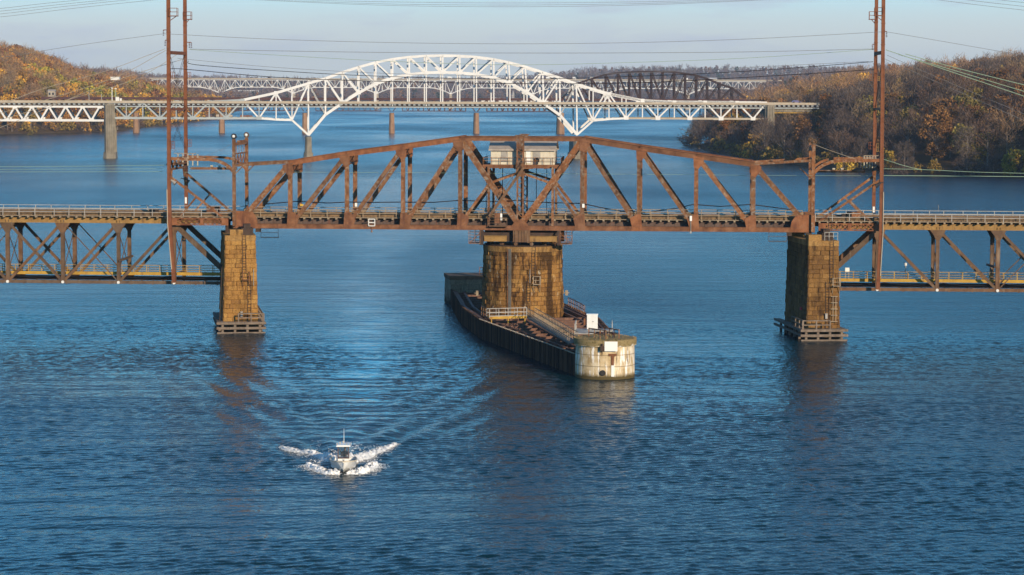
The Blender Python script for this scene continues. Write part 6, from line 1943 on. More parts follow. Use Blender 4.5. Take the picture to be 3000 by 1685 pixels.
# lateral bracing between the two arches
for uv in ATOP[5:24]:
    p = HF.px(*uv); b = MB(); b.bar(p, p + HF.n * HT, 0.5, 0.45, Z); b.build('cross_strut', bw_, arch)
for a, c in zip(ATOP[5:23], ATOP[6:24]):
    p, q = HF.px(*a), HF.px(*c); b = MB(); b.bar(p, q + HF.n * HT, 0.3, 0.3, Z); b.bar(p + HF.n * HT, q, 0.3, 0.28, Z); b.build('wind_bracing', bw_, arch)
# road deck, floor beams, parapets
D0, D1 = HF.px(-260, 304), HF.px(2400, 303)
za, zb2 = 26.9, 27.2
a0, a1 = HF.coords(D0)[0], HF.coords(D1)[0]
def deckbar(name, t, z0, z1, w, m, mode='wall'):
    b = MB(); b.bar(HF.at(a0, t, (z0 + z1) / 2), HF.at(a1, t, (z0 + z1) / 2), z1 - z0, w, HF.n); return b.build(name, m, arch)
b = MB(); b.bar(HF.at(a0, HT / 2, 26.6), HF.at(a1, HT / 2, 26.6), HT + 1.0, 0.5, Z); b.build('road_slab', MAT['asphalt'], arch)
deckbar('parapet', -0.9, 26.45, 27.55, 0.25, MAT['parapet_tan']); deckbar('parapet', HT + 0.9, 26.45, 27.55, 0.25, MAT['parapet_tan'])
deckbar('edge_beam', 0.3, 25.2, 26.2, 0.3, MAT['dark_steel'])
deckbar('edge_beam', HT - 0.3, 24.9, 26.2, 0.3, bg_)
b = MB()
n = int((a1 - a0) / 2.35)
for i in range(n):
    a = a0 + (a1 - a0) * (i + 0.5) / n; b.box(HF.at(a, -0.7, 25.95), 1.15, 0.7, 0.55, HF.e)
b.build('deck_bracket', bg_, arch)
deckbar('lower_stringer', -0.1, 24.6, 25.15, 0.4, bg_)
# left approach truss: a shallower zigzag without posts
for t in (0.0, HT):
    off = HF.n * t
    z0 = HF.px(200, 353).z; z1 = 24.7
    S = [HF.coords(HF.px(19 + 49.6 * k, 330))[0] for k in range(-5, 7)]
    b = MB(); b.bar(HF.at(S[0] - 10, t, z0), HF.at(HF.coords(HF.px(310, 340))[0], t, z0), 0.95, 0.8, HF.n); b.build('approach_chord', bw_, arch)
    b = MB(); b.bar(HF.at(S[0] - 10, t, z1), HF.at(HF.coords(HF.px(310, 340))[0], t, z1), 0.9, 0.8, HF.n); b.build('approach_chord', bw_, arch)
    for k in range(len(S) - 1):
        mid = (S[k] + S[k + 1]) / 2
        for x in (S[k], S[k + 1]):
            if x > HF.coords(HF.px(312, 340))[0]: continue
            b = MB(); b.bar(HF.at(x, t, z0), HF.at(mid, t, z1), 0.8, 0.6, HF.n); b.build('approach_diagonal', bw_, arch)
        b = MB(); b.bar(HF.at(mid, t, z1 - 0.9), HF.at(mid, t, z1 + 0.3), 2.1, 0.9, HF.n); b.bar(HF.at(S[k], t, z0 - .4), HF.at(S[k], t, z0 + 0.8), 2.2, 0.9, HF.n); b.build('gusset_plate', bw_, arch)
# right approach girder
b = MB(); g0, g1 = HF.coords(HF.px(2266, 320))[0], HF.coords(HF.px(2380, 320))[0]
for t in (1.0, HT - 1): b.bar(HF.at(g0, t, 24.1), HF.at(g1, t, 24.1), 2.2, 0.4, HF.n)
b.build('approach_girder', MAT['concrete_grey'], arch)
b = MB(); b.bar(HF.at(g0, 0.6, 22.6), HF.at(g1, 0.6, 22.6), 0.5, 0.3, HF.n); b.build('girder_flange', MAT['yellow_beam'], arch)

def road_pier(u, v_top, v_base, w_top, w_base, L, label, plinth=None, flutes=0, zt=None, mat='concrete_grey', frame=HF, t0=-2.5, parent_group='piers of the arch bridge', name='bridge_pier', cut=0.3):
    s = frame.coords(frame.px(u, 340))[0]
    zt = frame.px(u, v_top).z if zt is None else zt
    root = thing(name, frame.at(s, L / 2 + t0, 0), label, 'pier', parent_group)
    b = MB()
    def ring(z, w, g=0):
        # cut-water ends
        return [frame.at(s - w / 2, t0 + w * cut - g, z), frame.at(s - w * .22, t0 - g, z), frame.at(s + w * .22, t0 - g, z), frame.at(s + w / 2, t0 + w * cut - g, z), frame.at(s + w / 2, t0 + L - w * cut + g, z), frame.at(s + w * .22, t0 + L + g, z), frame.at(s - w * .22, t0 + L + g, z), frame.at(s - w / 2, t0 + L - w * cut + g, z)]
    zb = -2
    r0, r1 = ring(zb, w_base, 0.3), ring(zt, w_top)
    b.add(r0 + r1, [tuple(range(7, -1, -1)), tuple(range(8, 16))] + [(i, (i + 1) % 8, 8 + (i + 1) % 8, 8 + i) for i in range(8)])
    for k in range(flutes):
        f = (k + 0.5) / flutes - 0.5
        b.bar(frame.at(s + f * w_base * .8, t0 - 0.25, zb), frame.at(s + f * w_top * .8, t0 - 0.05, zt - 0.6), w_top * 0.10, 0.5, frame.n)
        b.bar(frame.at(s + w_base / 2 + 0.1, t0 + L * (k + 0.5) / flutes, zb), frame.at(s + w_top / 2, t0 + L * (k + 0.5) / flutes, zt - 0.6), 0.5, 0.5, frame.e)
    b.build('pier_shaft', MAT[mat], root)
    if plinth:
        b = MB(); q0, q1 = ring(zb, w_base * 1.28 , 0.8), ring(plinth, w_base * 1.2, 0.6)
        b.add(q0 + q1, [tuple(range(7, -1, -1)), tuple(range(8, 16))] + [(i, (i + 1) % 8, 8 + (i + 1) % 8, 8 + i) for i in range(8)])
        b.build('pier_base', MAT[mat], root)
    return root
road_pier(320.5, 305, 467, 4.7, 4.9, 17, 'tall fluted grey concrete pier at left, carrying the end of the arch bridge side span', plinth=2.9, flutes=4, zt=26.2)
road_pier(903.7, 401, 461, 2.8, 3.5, 20, 'slim grey concrete pier under the left foot of the white arch', plinth=2.7)
road_pier(1690.8, 402, 467, 3.6, 4.4, 20, 'grey concrete pier under the right foot of the white arch, behind the swing bridge', plinth=2.7, mat='concrete_grey')
road_pier(2254, 300, 480, 4.6, 5.2, 17, 'tall fluted grey concrete pier at the wooded right bank end of the arch bridge', flutes=3, zt=26.4)
for u, h, lab in ((261, 4.6, 'slim lamp post on the arch bridge, left of the tall fluted pier'), (297.5, 3.6, 'short lamp post on the arch bridge just left of the tall fluted pier')):
    s = HF.coords(HF.px(u, 300))[0]
    root = thing('street_lamp', HF.at(s, -0.6, 27.0), lab, 'lamp post', 'lamp posts on the arch bridge')
    b = MB(); b.tube([HF.at(s, -0.6, 26.8), HF.at(s, -0.6, 27.0 + h)], [0.22, 0.14], 6); b.build('lamp_post', MAT['galvanised'], root)
    b = MB(); b.bar(HF.at(s, -0.7, 27.05 + h), HF.at(s, 0.6, 27.1 + h), 0.3, 0.16, Z); b.build('lamp_head', MAT['galvanised'], root)
for u, v, lab, m in ((328, 258, 'tall pale lamp post standing at the left end of the arch span', 'white_paint'), (339, 260, 'tall greenish lamp post standing at the left end of the arch span', 'wire_copper')):
    p = HF.px(u, v, HT + 1.0)
    root = thing('street_lamp', Vector((p.x, p.y, 26.8)), lab, 'lamp post', 'lamp posts on the arch bridge')
    b = MB(); b.tube([Vector((p.x, p.y, 26.7)), p], [0.24, 0.15], 6); b.build('lamp_post', MAT[m], root)
    b = MB(); b.bar(p - HF.e * 0.5, p + HF.e * 0.5, 0.35, 0.3, Z); b.build('lamp_head', MAT['white_paint'], root)
p = HF.px(344, 291, 3.0)
root = thing('equipment_cabinet', p - Z, 'pale grey roadside cabinet on the left end of the arch bridge', 'cabinet')
b = MB(); b.box(p, 1.6, 1.2, 2.2, HF.e); b.box(p + HF.e * 1.6 - Z * 0.3, 1.0, 1.0, 1.5, HF.e); b.build('cabinet_body', MAT['white_paint'], root)
b = MB(); b.box(p + Z * 1.15, 1.8, 1.4, 0.12, HF.e); b.build('cabinet_lid', MAT['galvanised'], root)

# ---------------------------------------------------------------- road vehicles
def vehicle(p, ax, label, kind, Lg, mat):
    root = thing('truck' if kind == 'truck' else 'car', p, label, kind, None)
    nn = Z.cross(ax)
    b = MB()
    if kind == 'truck':
        b.box(p + ax * (-0.12 * Lg) + Z * 2.4, Lg * 0.72, 2.5, 2.9, ax); b.build('cargo_box', MAT[mat], root)
        b = MB(); b.box(p + ax * (0.36 * Lg) + Z * 1.75, Lg * 0.2, 2.4, 2.4, ax); b.build('cab', MAT[mat], root)
    else:
        pr_ = [(-.5, .35), (.5, .35), (.5, .75), (.30, .9), (.14, 1.42), (-.26, 1.45), (-.46, .95), (-.5, .9)]
        b.prism([p + ax * (x * Lg) - nn * 0.9 + Z * z for x, z in pr_], nn * 1.8); b.build('car_body', MAT[mat], root)
    for x in (-0.32, 0.32):
        for sg in (-1, 1):
            w = MB(); c = p + ax * (x * Lg) + nn * (sg * 0.95) + Z * 0.42; w.tube([c - nn * .15, c + nn * .15], 0.45, 10); w.build('wheel', MAT['dark_rubber'], root)
vehicle(HF.px(2333, 301.5, 4.0) * 1.0 - Z * 0.2, HF.e, 'dark blue car on the arch bridge where its deck enters the right wood', 'car', 4.6, 'car_blue')

# ================================================================ dark railway bridge behind the arch
CF = Frame(1148, 1900, -3.5)
CT = 8.0
rb_, rd_ = MAT['railway_brown'], MAT['railway_dark']
csx = thing('railway_bridge', CF.at(0, CT / 2, 15), 'dark brown railway bridge behind the white arch, with a humped truss at right', 'bridge')
zg0, zg1 = CF.px(1148, 294).z, CF.px(1148, 287).z
zl2 = CF.px(1148, 325.5).z
PU = [150, 398, 649, 893, 1148, 1396, 1643]
s0, s1 = CF.coords(CF.px(60, 300))[0], CF.coords(CF.px(2270, 300))[0]
for t in (0, CT):
    b = MB(); b.bar(CF.at(s0, t, (zg0 + zg1) / 2), CF.at(s1, t, (zg0 + zg1) / 2), zg1 - zg0, 0.5, CF.n)
    n = int((s1 - s0) / 3.8)
    for i in range(n): a = s0 + (s1 - s0) * i / n; b.bar(CF.at(a, t - 0.1, zg0), CF.at(a, t - 0.1, zg1 + 0.1), 0.3, 0.5, CF.n)
    b.build('deck_girder', rb_, csx)
b = MB(); b.bar(CF.at(s0, CT / 2, zg1 - 0.15), CF.at(s1, CT / 2, zg1 - 0.15), CT, 0.3, Z); b.build('track_deck', rd_, csx)
b = MB()
for i in range(90):
    a = s0 + (s1 - s0) * i / 90; b.bar(CF.at(a, 0, zg1), CF.at(a, 0, zg1 + 1.1), 0.12, 0.12, CF.n)
b.bar(CF.at(s0, 0, zg1 + 1.1), CF.at(s1, 0, zg1 + 1.1), 0.12, 0.12, CF.n); b.build('deck_railing', rb_, csx)
ps_ = [CF.coords(CF.px(u, 330))[0] for u in PU]
for i in range(len(ps_) - 1):
    for t in (0, CT):
        x0, x1 = ps_[i], ps_[i + 1]
        n = 8; st_ = (x1 - x0) / n
        b = MB(); b.bar(CF.at(x0 + st_, t, zl2), CF.at(x1 - st_, t, zl2), 0.45, 0.4, CF.n); b.build('bottom_chord', rb_, csx)
        for k in range(n):
            xa, xb, xm = x0 + k * st_, x0 + (k + 1) * st_, x0 + (k + .5) * st_
            if k == 0: xs_ = ((x0 + 0.8, zl2 - 0.3, xb - st_ * .1, zg0), (xb, zl2, xb, zg0))
            elif k == n - 1: xs_ = ((x1 - 0.8, zl2 - 0.3, xa + st_ * .1, zg0),)
            else: xs_ = ((xm, zl2, xa + st_ * 0.05, zg0), (xm, zl2, xb - st_ * 0.05, zg0), (xb, zl2, xb, zg0))
            for (q0, w0, q1, w1) in xs_:
                b = MB(); b.bar(CF.at(q0, t, w0), CF.at(q1, t, w1), 0.42, 0.4, CF.n); b.build('web_member', rb_, csx)
# humped through truss
HT_ = [(1649, 288), (1697, 243), (1735, 231.5), (1776, 218.5), (1812, 213.5), (1845, 211.3), (1877, 210.4), (1910, 210), (1943, 210), (1977, 211.5), (2009, 216), (2042, 221.5), (2074, 231), (2109, 246), (2146, 257.5), (2185, 288)]
for t in (0, CT):
    top = [CF.px(*q) + CF.n * t for q in HT_]
    b = MB()
    for p, q in zip(top, top[1:]): b.bar(p, q, 1.15, 0.9, CF.n, 0.1)
    b.build('top_chord', rd_, csx)
    for k in range(1, len(top) - 1):
        p = top[k]; low = Vector((p.x, p.y, zg0))
        b = MB(); b.bar(low, p, 1.0, 0.7, CF.n); b.build('post', rd_, csx)
        c = len(top) // 2
        if 1 <= k < len(top) - 2:
            q = top[k + 1]
            if k < c: A_, B_ = p, Vector((q.x, q.y, zg0))
            else: A_, B_ = q, low
            b = MB(); b.bar(A_, B_, 0.7, 0.5, CF.n); b.build('diagonal', rd_, csx)
            m0, m1 = p.lerp(low, 0.5), q.lerp(Vector((q.x, q.y, zg0)), 0.5)
            b = MB(); b.bar(m0, m1, 0.4, 0.3, CF.n); b.build('mid_strut', rd_, csx)
            C_, D_ = (Vector((q.x, q.y, zg0)), p) if k >= c else (low, q)
            if k % 2: 
                b = MB(); b.bar(C_, D_, 0.32, 0.3, CF.n); b.build('counter_rod', rd_, csx)
for q in HT_[1:-1]:
    p = CF.px(*q); b = MB(); b.bar(p, p + CF.n * CT, 0.6, 0.6, Z); b.bar(p - Z * 2.2, p - Z * 2.2 + CF.n * CT, 0.35, 0.35, Z); b.build('sway_frame', rd_, csx)
for u, lab in ((398, 'brown stone pier of the dark railway bridge, first right of the fluted concrete pier'), (649, 'brown stone pier of the dark railway bridge, right of the left rusty poles'), (893, 'brown stone pier of the dark railway bridge, behind the left foot of the white arch'), (1148, 'brown stone pier of the dark railway bridge left of the middle of the white arch'), (1396, 'brown stone pier of the dark railway bridge right of the middle of the white arch'), (1643, 'wide brown stone pier of the dark railway bridge behind the right foot of the arch')):
    wt_ = 3.3 if u != 1643 else 4.4
    road_pier(u, 331, 390, wt_, wt_ * 1.28, 13, lab, zt=CF.px(u, 331).z, mat='pier_brick', frame=CF, t0=-2.5, parent_group='piers of the dark railway bridge')

# ================================================================ far white highway bridge
YF = Frame(1320, 3770, -1.0)
YT = 24.0
hwy = thing('highway_bridge', YF.at(0, 10, 30), 'far white deck truss highway bridge with shallow arches, stretching along the horizon behind the others', 'bridge')
zd = YF.px(1320, 233.5).z
s0, s1 = YF.coords(YF.px(330, 233))[0], YF.coords(YF.px(2290, 236))[0]
b = MB(); b.bar(YF.at(s0, YT / 2, zd), YF.at(s1, YT / 2, zd), YT + 4, 1.2, Z); b.build('road_slab', MAT['concrete_grey'], hwy)
for t in (-2.2, YT + 2.2):
    b = MB(); b.bar(YF.at(s0, t, zd + 0.5), YF.at(s1, t, zd + 0.5), 1.5, 0.4, YF.n); b.build('parapet', MAT['parapet_tan'], hwy)
YP = [(400, 0), (643, 1), (858.6, 1), (1104, 1), (1320.5, 1), (1563, 1), (1775, 1), (2016, 1), (2245, 0)]
for (u0, k0), (u1, k1) in zip(YP, YP[1:]):
    a0, a1 = YF.coords(YF.px(u0, 250))[0], YF.coords(YF.px(u1, 250))[0]
    n = 2 * int(round((u1 - u0) / 15.5 / 2))
    zmid, zpier = zd - 11.8, zd - 20.5
    for t in (0, YT):
        c = MB(); w = MB(); tp = MB()
        tp.bar(YF.at(a0, t, zd - 1.4), YF.at(a1, t, zd - 1.4), 0.9, 0.9, YF.n)
        def zb(f):
            dz = 0.0
            if k0: dz = max(dz, max(0, 1 - f / 0.27) ** 1.7)
            if k1: dz = max(dz, max(0, 1 - (1 - f) / 0.27) ** 1.7)
            return zmid + (zpier - zmid) * dz
        for i in range(n):
            f0, f1 = i / n, (i + 1) / n
            x0, x1 = a0 + (a1 - a0) * f0, a0 + (a1 - a0) * f1
            c.bar(YF.at(x0, t, zb(f0)), YF.at(x1, t, zb(f1)), 1.0, 0.9, YF.n, 0.1)
            if i: w.bar(YF.at(x0, t, zb(f0)), YF.at(x0, t, zd - 1), 0.55, 0.5, YF.n)
            if (i % 2 == 0): w.bar(YF.at(x0, t, zb(f0)), YF.at(x1, t, zd - 1.2), 0.75, 0.6, YF.n)
            else: w.bar(YF.at(x0, t, zd - 1.2), YF.at(x1, t, zb(f1)), 0.75, 0.6, YF.n)
        for nm, bb in (('bottom_chord', c), ('top_chord', tp), ('truss_web', w)): bb.build(nm, bw_, hwy)
places = ('behind the left rusty poles', 'left of the white arch', 'behind the left half of the white arch', 'under the crown of the white arch', 'behind the right half of the white arch', 'behind the left end of the humped railway truss', 'behind the right end of the humped railway truss')
for (u, k), pl_ in zip(YP[1:-1], places):
    s = YF.coords(YF.px(u, 270))[0]
    root = thing('bridge_pier', YF.at(s, 12, 0), 'pale far pier of the highway bridge ' + pl_, 'pier', 'piers of the far highway bridge')
    for t in (0, YT):
        b = MB(); b.bar(YF.at(s, t, -2), YF.at(s, t, zpier - 0.3), 3.6, 3.4, YF.n); b.build('pier_column', MAT['parapet_tan'], root)
    b = MB(); b.bar(YF.at(s, -3, 1.2), YF.at(s, YT + 3, 1.2), 7.5, 5, Z); b.build('pier_base', MAT['parapet_tan'], root)
for u, lab, lg in ((1318, 'white lorry on the far highway bridge under the crown of the arch', 7), (1606, 'white lorry on the far highway bridge just right of the arch ridge', 6.5), (1683, 'small white lorry on the far highway bridge left of the humped railway truss', 5.5), (1735, 'white lorry on the far highway bridge behind the left of the humped truss', 6.5), (2007, 'large white lorry on the far highway bridge behind the right of the humped truss', 9)):
    s = YF.coords(YF.px(u, 232))[0]; vehicle(YF.at(s, 3, zd + 0.6), YF.e, lab, 'truck', lg, 'truck_white')
# long white-roofed shed at the right end, office block at the left end
def building(c, ax, w, d, h, label, name='building', wall='white_paint', roof='white_paint', gable=0.0, group=None, windows=0):
    root = thing(name, c, label, 'building' if name != 'house' else 'house', group)
    b = MB(); b.box(c + Z * h / 2, w, d, h, ax); b.build('wall', MAT[wall], root)
    nn = Z.cross(ax); b = MB()
    if gable:
        pts = [c + Z * h - nn * (d / 2 + .3), c + Z * (h + gable), c + Z * h + nn * (d / 2 + .3)]
        b.prism([p - ax * (w / 2 + .3) for p in pts], ax * (w + .6))
    else: b.box(c + Z * (h + 0.2), w + 0.8, d + 0.8, 0.4, ax)
    b.build('roof', MAT[roof], root)
    for i in range(windows):
        b = MB(); p = c + ax * (w * ((i + .5) / windows - .5)) - nn * (d / 2 + 0.04) + Z * h * 0.55; b.obox(p, ax * w / windows * 0.28, nn * 0.05, Z * h * 0.2); b.build('window', MAT['black_metal'], root)
    return root

# ================================================================ hills on both banks and far upstream
rgn = np.random.default_rng(7)
def vnoise(x, y, s, seed):
    """smooth value noise"""
    xi, yi = np.floor(x / s).astype(int), np.floor(y / s).astype(int)
    fx, fy = x / s - xi, y / s - yi
    fx, fy = fx * fx * (3 - 2 * fx), fy * fy * (3 - 2 * fy)
    def hsh(a, b_): 
        v = np.sin(a * 127.1 + b_ * 311.7 + seed * 74.7) * 43758.5453
        return v - np.floor(v)
    return (hsh(xi, yi) * (1 - fx) + hsh(xi + 1, yi) * fx) * (1 - fy) + (hsh(xi, yi + 1) * (1 - fx) + hsh(xi + 1, yi + 1) * fx) * fy
def bank(px_pts, extra_first=(), extra_last=()):
    P = [np.array(e) for e in extra_first]
    for u, v in px_pts:
        q = on_z(u, v, 0.0); P.append(np.array((q.x, q.y)))
    return np.array(P + [np.array(e) for e in extra_last])
def polydist(P, X, Y, inland):
    """signed distance inland of a bank line; inland = +1: land lies at greater x"""
    best = np.full(X.shape, 1e9); sgn = np.ones(X.shape)
    for a, c in zip(P, P[1:]):
        d = c - a; L2 = d @ d
        tt = np.clip(((X - a[0]) * d[0] + (Y - a[1]) * d[1]) / L2, 0, 1)
        dx, dy = X - (a[0] + tt * d[0]), Y - (a[1] + tt * d[1])
        dd = np.hypot(dx, dy)
        cr_ = d[0] * (Y - a[1]) - d[1] * (X - a[0])
        m = dd < best
        best = np.where(m, dd, best); sgn = np.where(m, np.sign(cr_), sgn)
    return best * sgn * inland
# right bank, from downstream (behind the camera's right) to far upstream
RB = bank([(3000, 514), (2800, 510), (2640, 506), (2450, 494), (2200, 470), (2080, 446), (2003, 427)], extra_first=((560, 200), (330, 420), (240, 640), (205, 860)), extra_last=((118, 1600), (150, 1900), (185, 2400), (230, 3000), (300, 4200), (420, 5200)))
LB = bank([(0, 394), (150, 391), (250, 388), (330, 384), (430, 372), (520, 362), (600, 352)], extra_first=((-900, 300), (-640, 700), (-520, 1200), (-420, 1600)), extra_last=((-330, 3100), (-420, 4200), (-560, 5200)))
def right_h(X, Y):
    d = polydist(RB, X, Y, -1)
    f = np.clip(d, 0, None)
    far = np.clip((Y - 1250) / 900, 0, 1)
    z = 1.5 * (1 - np.exp(-f / 6)) + (31 + 4 * far) * (1 - np.exp(-(f / 95) ** 1.5)) + 18 * (1 - np.exp(-np.clip(f - 170, 0, None) / 190))
    z = z * np.clip(1.0 - 0.70 * np.exp(-((Y - 1820) / 420.0) ** 2) * np.exp(-f / 260), 0.2, 1) 
    z += (vnoise(X, Y, 60, 3) - 0.5) * 5 * np.clip(f / 60, 0, 1)
    near = np.clip((1080 - Y) / 150, 0, 1)
    z += near * 48 * (1 - np.exp(-(f / 60) ** 1.5))  # unseen rise beyond the frame, built up to shade the right bank
    return np.where(d > 0, z, -3 * np.clip(-d / 8, 0, 1))
def left_h(X, Y):
    d = polydist(LB, X, Y, 1)
    f = np.clip(d, 0, None)
    z = 1.8 * (1 - np.exp(-f / 5)) + 43 * (1 - np.exp(-(f / 90) ** 1.4)) + 12 * (1 - np.exp(-np.clip(f - 120, 0, None) / 150))
    z *= np.interp(X / np.maximum(Y, 1), [-.30, -.19, -.176, -.167, -.145, -.13, -.11], [1.12, 1.08, 0.96, 0.72, 0.68, 0.46, 0.35])
    z += (vnoise(X, Y, 70, 9) - 0.5) * 6 * np.clip(f / 60, 0, 1)
    return np.where(d > 0, z, -3 * np.clip(-d / 8, 0, 1))
def far_h(X, Y):
    sl = X / np.maximum(Y, 1)                        # how far off the river's line
    H = np.interp(sl, [-0.6, -0.2, -0.13, -0.09, -0.06, -0.03, 0.0, 0.03, 0.06, 0.09, 0.13, 0.2, 0.6], [70, 52, 30, 27, 27, 32, 40, 55, 62, 60, 58, 62, 75])
    shore = 5150 + 250 * np.sin(X / 500.0) + 150 * np.sin(X / 190.0 + 1)
    f = np.clip(Y - shore, 0, None)
    z = 2 * (1 - np.exp(-f / 20)) + H * (1 - np.exp(-(f / 620) ** 1.6)) + (vnoise(X, Y, 260, 5) - 0.5) * 16 * np.clip(f / 300, 0, 1)
    return np.where(Y > shore, z, -4)
t = NT('wood_floor')
t.color(t.ramp(t.noise(0.06, detail=7, rough=0.7), [(0.3, (0.050, 0.032, 0.020)), (0.5, (0.10, 0.066, 0.036)), (0.7, (0.13, 0.095, 0.045))])).set(1, 0, 0.1)
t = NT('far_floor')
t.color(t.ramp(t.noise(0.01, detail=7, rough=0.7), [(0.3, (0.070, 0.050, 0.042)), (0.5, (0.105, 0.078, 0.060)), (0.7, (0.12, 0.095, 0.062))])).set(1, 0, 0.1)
def terrain(name, fn, x0, x1, dx, y0, y1, dy, mat):
    xs, ys = np.arange(x0, x1 + dx, dx), np.arange(y0, y1 + dy, dy)
    X, Y = np.meshgrid(xs, ys); Zt = fn(X, Y)
    V = np.stack([X, Y, Zt], -1).reshape(-1, 3); ny, nx = X.shape
    idx = np.arange(nx * ny).reshape(ny, nx)
    F = np.stack([idx[:-1, :-1], idx[:-1, 1:], idx[1:, 1:], idx[1:, :-1]], -1).reshape(-1, 4)
    zf = V[:, 2][F].max(1); F = F[zf > -2.9]
    return tag(np_mesh(name, V, F, MAT[mat], smooth=True), kind='structure')
terrain('right_hill', right_h, 60, 1700, 12, 260, 4600, 16, 'wood_floor')
terrain('left_hill', left_h, -1500, -150, 12, 300, 4600, 16, 'wood_floor')
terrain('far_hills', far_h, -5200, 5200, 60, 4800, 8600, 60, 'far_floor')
# ================================================================ trees
LEAF = {}
def leafmat(name, stops, tr=0.0):
    t = NT(name)
    t.pos()
    oi = t.n.new('ShaderNodeObjectInfo')
    c = t.ramp(t._pos.outputs['Random Per Island'], stops)
    k = t.ramp(oi.outputs['Random'], [(0.0, (0.66, 0.62, 0.66)), (0.5, (1, 1, 1)), (1.0, (1.15, 0.92, 0.78))])
    t.color(t.mix(1.0, c, k, 'MULTIPLY')).set(0.85, 0, 0.15)
    LEAF[name] = t.mat
leafmat('leaves_orange', [(0, (0.184, 0.092, 0.023)), (0.5, (0.380, 0.205, 0.048)), (1, (0.575, 0.333, 0.075))])
leafmat('leaves_rust', [(0, (0.1, 0.048, 0.019)), (0.5, (0.2, 0.105, 0.038)), (1, (0.31, 0.17, 0.062))])
leafmat('leaves_gold', [(0, (0.322, 0.196, 0.028)), (0.5, (0.598, 0.391, 0.055)), (1, (0.782, 0.540, 0.092))])
leafmat('leaves_olive', [(0, (0.115, 0.095, 0.028)), (0.5, (0.218, 0.178, 0.048)), (1, (0.333, 0.276, 0.075))])
leafmat('leaves_green', [(0, (0.120, 0.138, 0.022)), (0.5, (0.264, 0.282, 0.043)), (1, (0.420, 0.408, 0.066))])
leafmat('twigs_brown', [(0, (0.154, 0.108, 0.061)), (0.5, (0.286, 0.198, 0.108)), (1, (0.396, 0.286, 0.165))])
leafmat('twigs_grey', [(0, (0.065, 0.05, 0.042)), (0.5, (0.115, 0.09, 0.074)), (1, (0.19, 0.15, 0.125))])  # kept dark: part of the lower right bank's shade is in the colour
leafmat('twigs_far_haze', [(0, (0.12, 0.090, 0.086)), (0.5, (0.185, 0.140, 0.128)), (1, (0.23, 0.17, 0.14))])  # paler and more purple: distance haze mixed into the colour
leafmat('leaves_dark', [(0, (0.022, 0.035, 0.014)), (0.5, (0.045, 0.062, 0.024)), (1, (0.07, 0.085, 0.033))])
t = NT('bark'); t.color(t.ramp(t.noise(1.0), [(0.3, (0.15, 0.12, 0.095)), (0.7, (0.34, 0.29, 0.24))])).set(0.95, 0, 0.1)

def quads(rng_, c, size, elong=1.0, up=0.0):
    """leaf-sized quads about centres c (n x 3)"""
    n = len(c)
    d = rng_.normal(size=(n, 3)); d[:, 2] += up
    d /= np.linalg.norm(d, axis=1)[:, None]
    e = np.cross(d, rng_.normal(size=(n, 3))); e /= np.linalg.norm(e, axis=1)[:, None]
    s = (size * rng_.uniform(0.6, 1.3, n))[:, None]
    a, b_ = d * s * elong * 0.5, e * s * 0.5
    V = np.stack([c - a - b_ * 0.7, c + a * 0.2 - b_, c + a + b_ * 0.4, c - a * 0.3 + b_], 1).reshape(-1, 3)
    return V, np.arange(4 * n).reshape(n, 4)

def crown_points(rng_, n, h, rw, base, shape):
    """points through clumps arranged in an uneven crown; gaps stay between the clumps"""
    m = 16 if shape != 'bush' else 9
    th = rng_.uniform(0, 2 * np.pi, m); f = (np.arange(m) + rng_.uniform(0, 1, m)) / m
    prof = {'round': np.sin(np.pi * (0.12 + 0.80 * f)) ** 0.75, 'tall': np.sin(np.pi * (0.10 + 0.82 * f)) ** 0.6 * 0.8, 'bush': np.sin(np.pi * (0.25 + 0.65 * f)), 'vase': 0.35 + 0.75 * f}[shape]
    rr = rw * prof * rng_.uniform(0.35, 0.95, m)
    C = np.stack([rr * np.cos(th), rr * np.sin(th), base + (h - base) * (0.06 + 0.86 * f)], -1)
    R_ = rw * rng_.uniform(0.30, 0.52, m)
    k = rng_.choice(m, n, p=R_ ** 2 / (R_ ** 2).sum())
    d = rng_.normal(size=(n, 3)); d /= np.linalg.norm(d, axis=1)[:, None]
    rad = R_[k] * rng_.uniform(0.45, 1.08, n)
    return C[k] + d * rad[:, None] * np.array([1, 1, 0.8]), C, R_

def branches(rng_, C, h, base, trunk_r):
    b = MB()
    lean = rng_.normal(size=2) * 0.02 * h
    spine = [Vector((lean[0] * f * f, lean[1] * f * f, h * f)) for f in (0, 0.2, 0.4, 0.6, 0.8)]
    b.tube([spine[0] - Z * 1.5] + spine, [trunk_r * 1.25, trunk_r * 1.1, trunk_r * 0.85, trunk_r * 0.65, trunk_r * 0.4, trunk_r * 0.18], 6)
    for c in C:
        z = max(base * 0.55, c[2] - (0.35 * math.hypot(c[0], c[1]) + 0.1 * h))
        f = min(0.78, z / h); s = Vector((lean[0] * f * f, lean[1] * f * f, h * f)); e = Vector(c)
        mid = s.lerp(e, 0.5) + Vector(rng_.normal(size=3) * 0.04 * h * 0.4)
        b.tube([s, mid, e], [trunk_r * 0.34 * (1 - f * 0.5), trunk_r * 0.22, trunk_r * 0.06], 4)
    return b

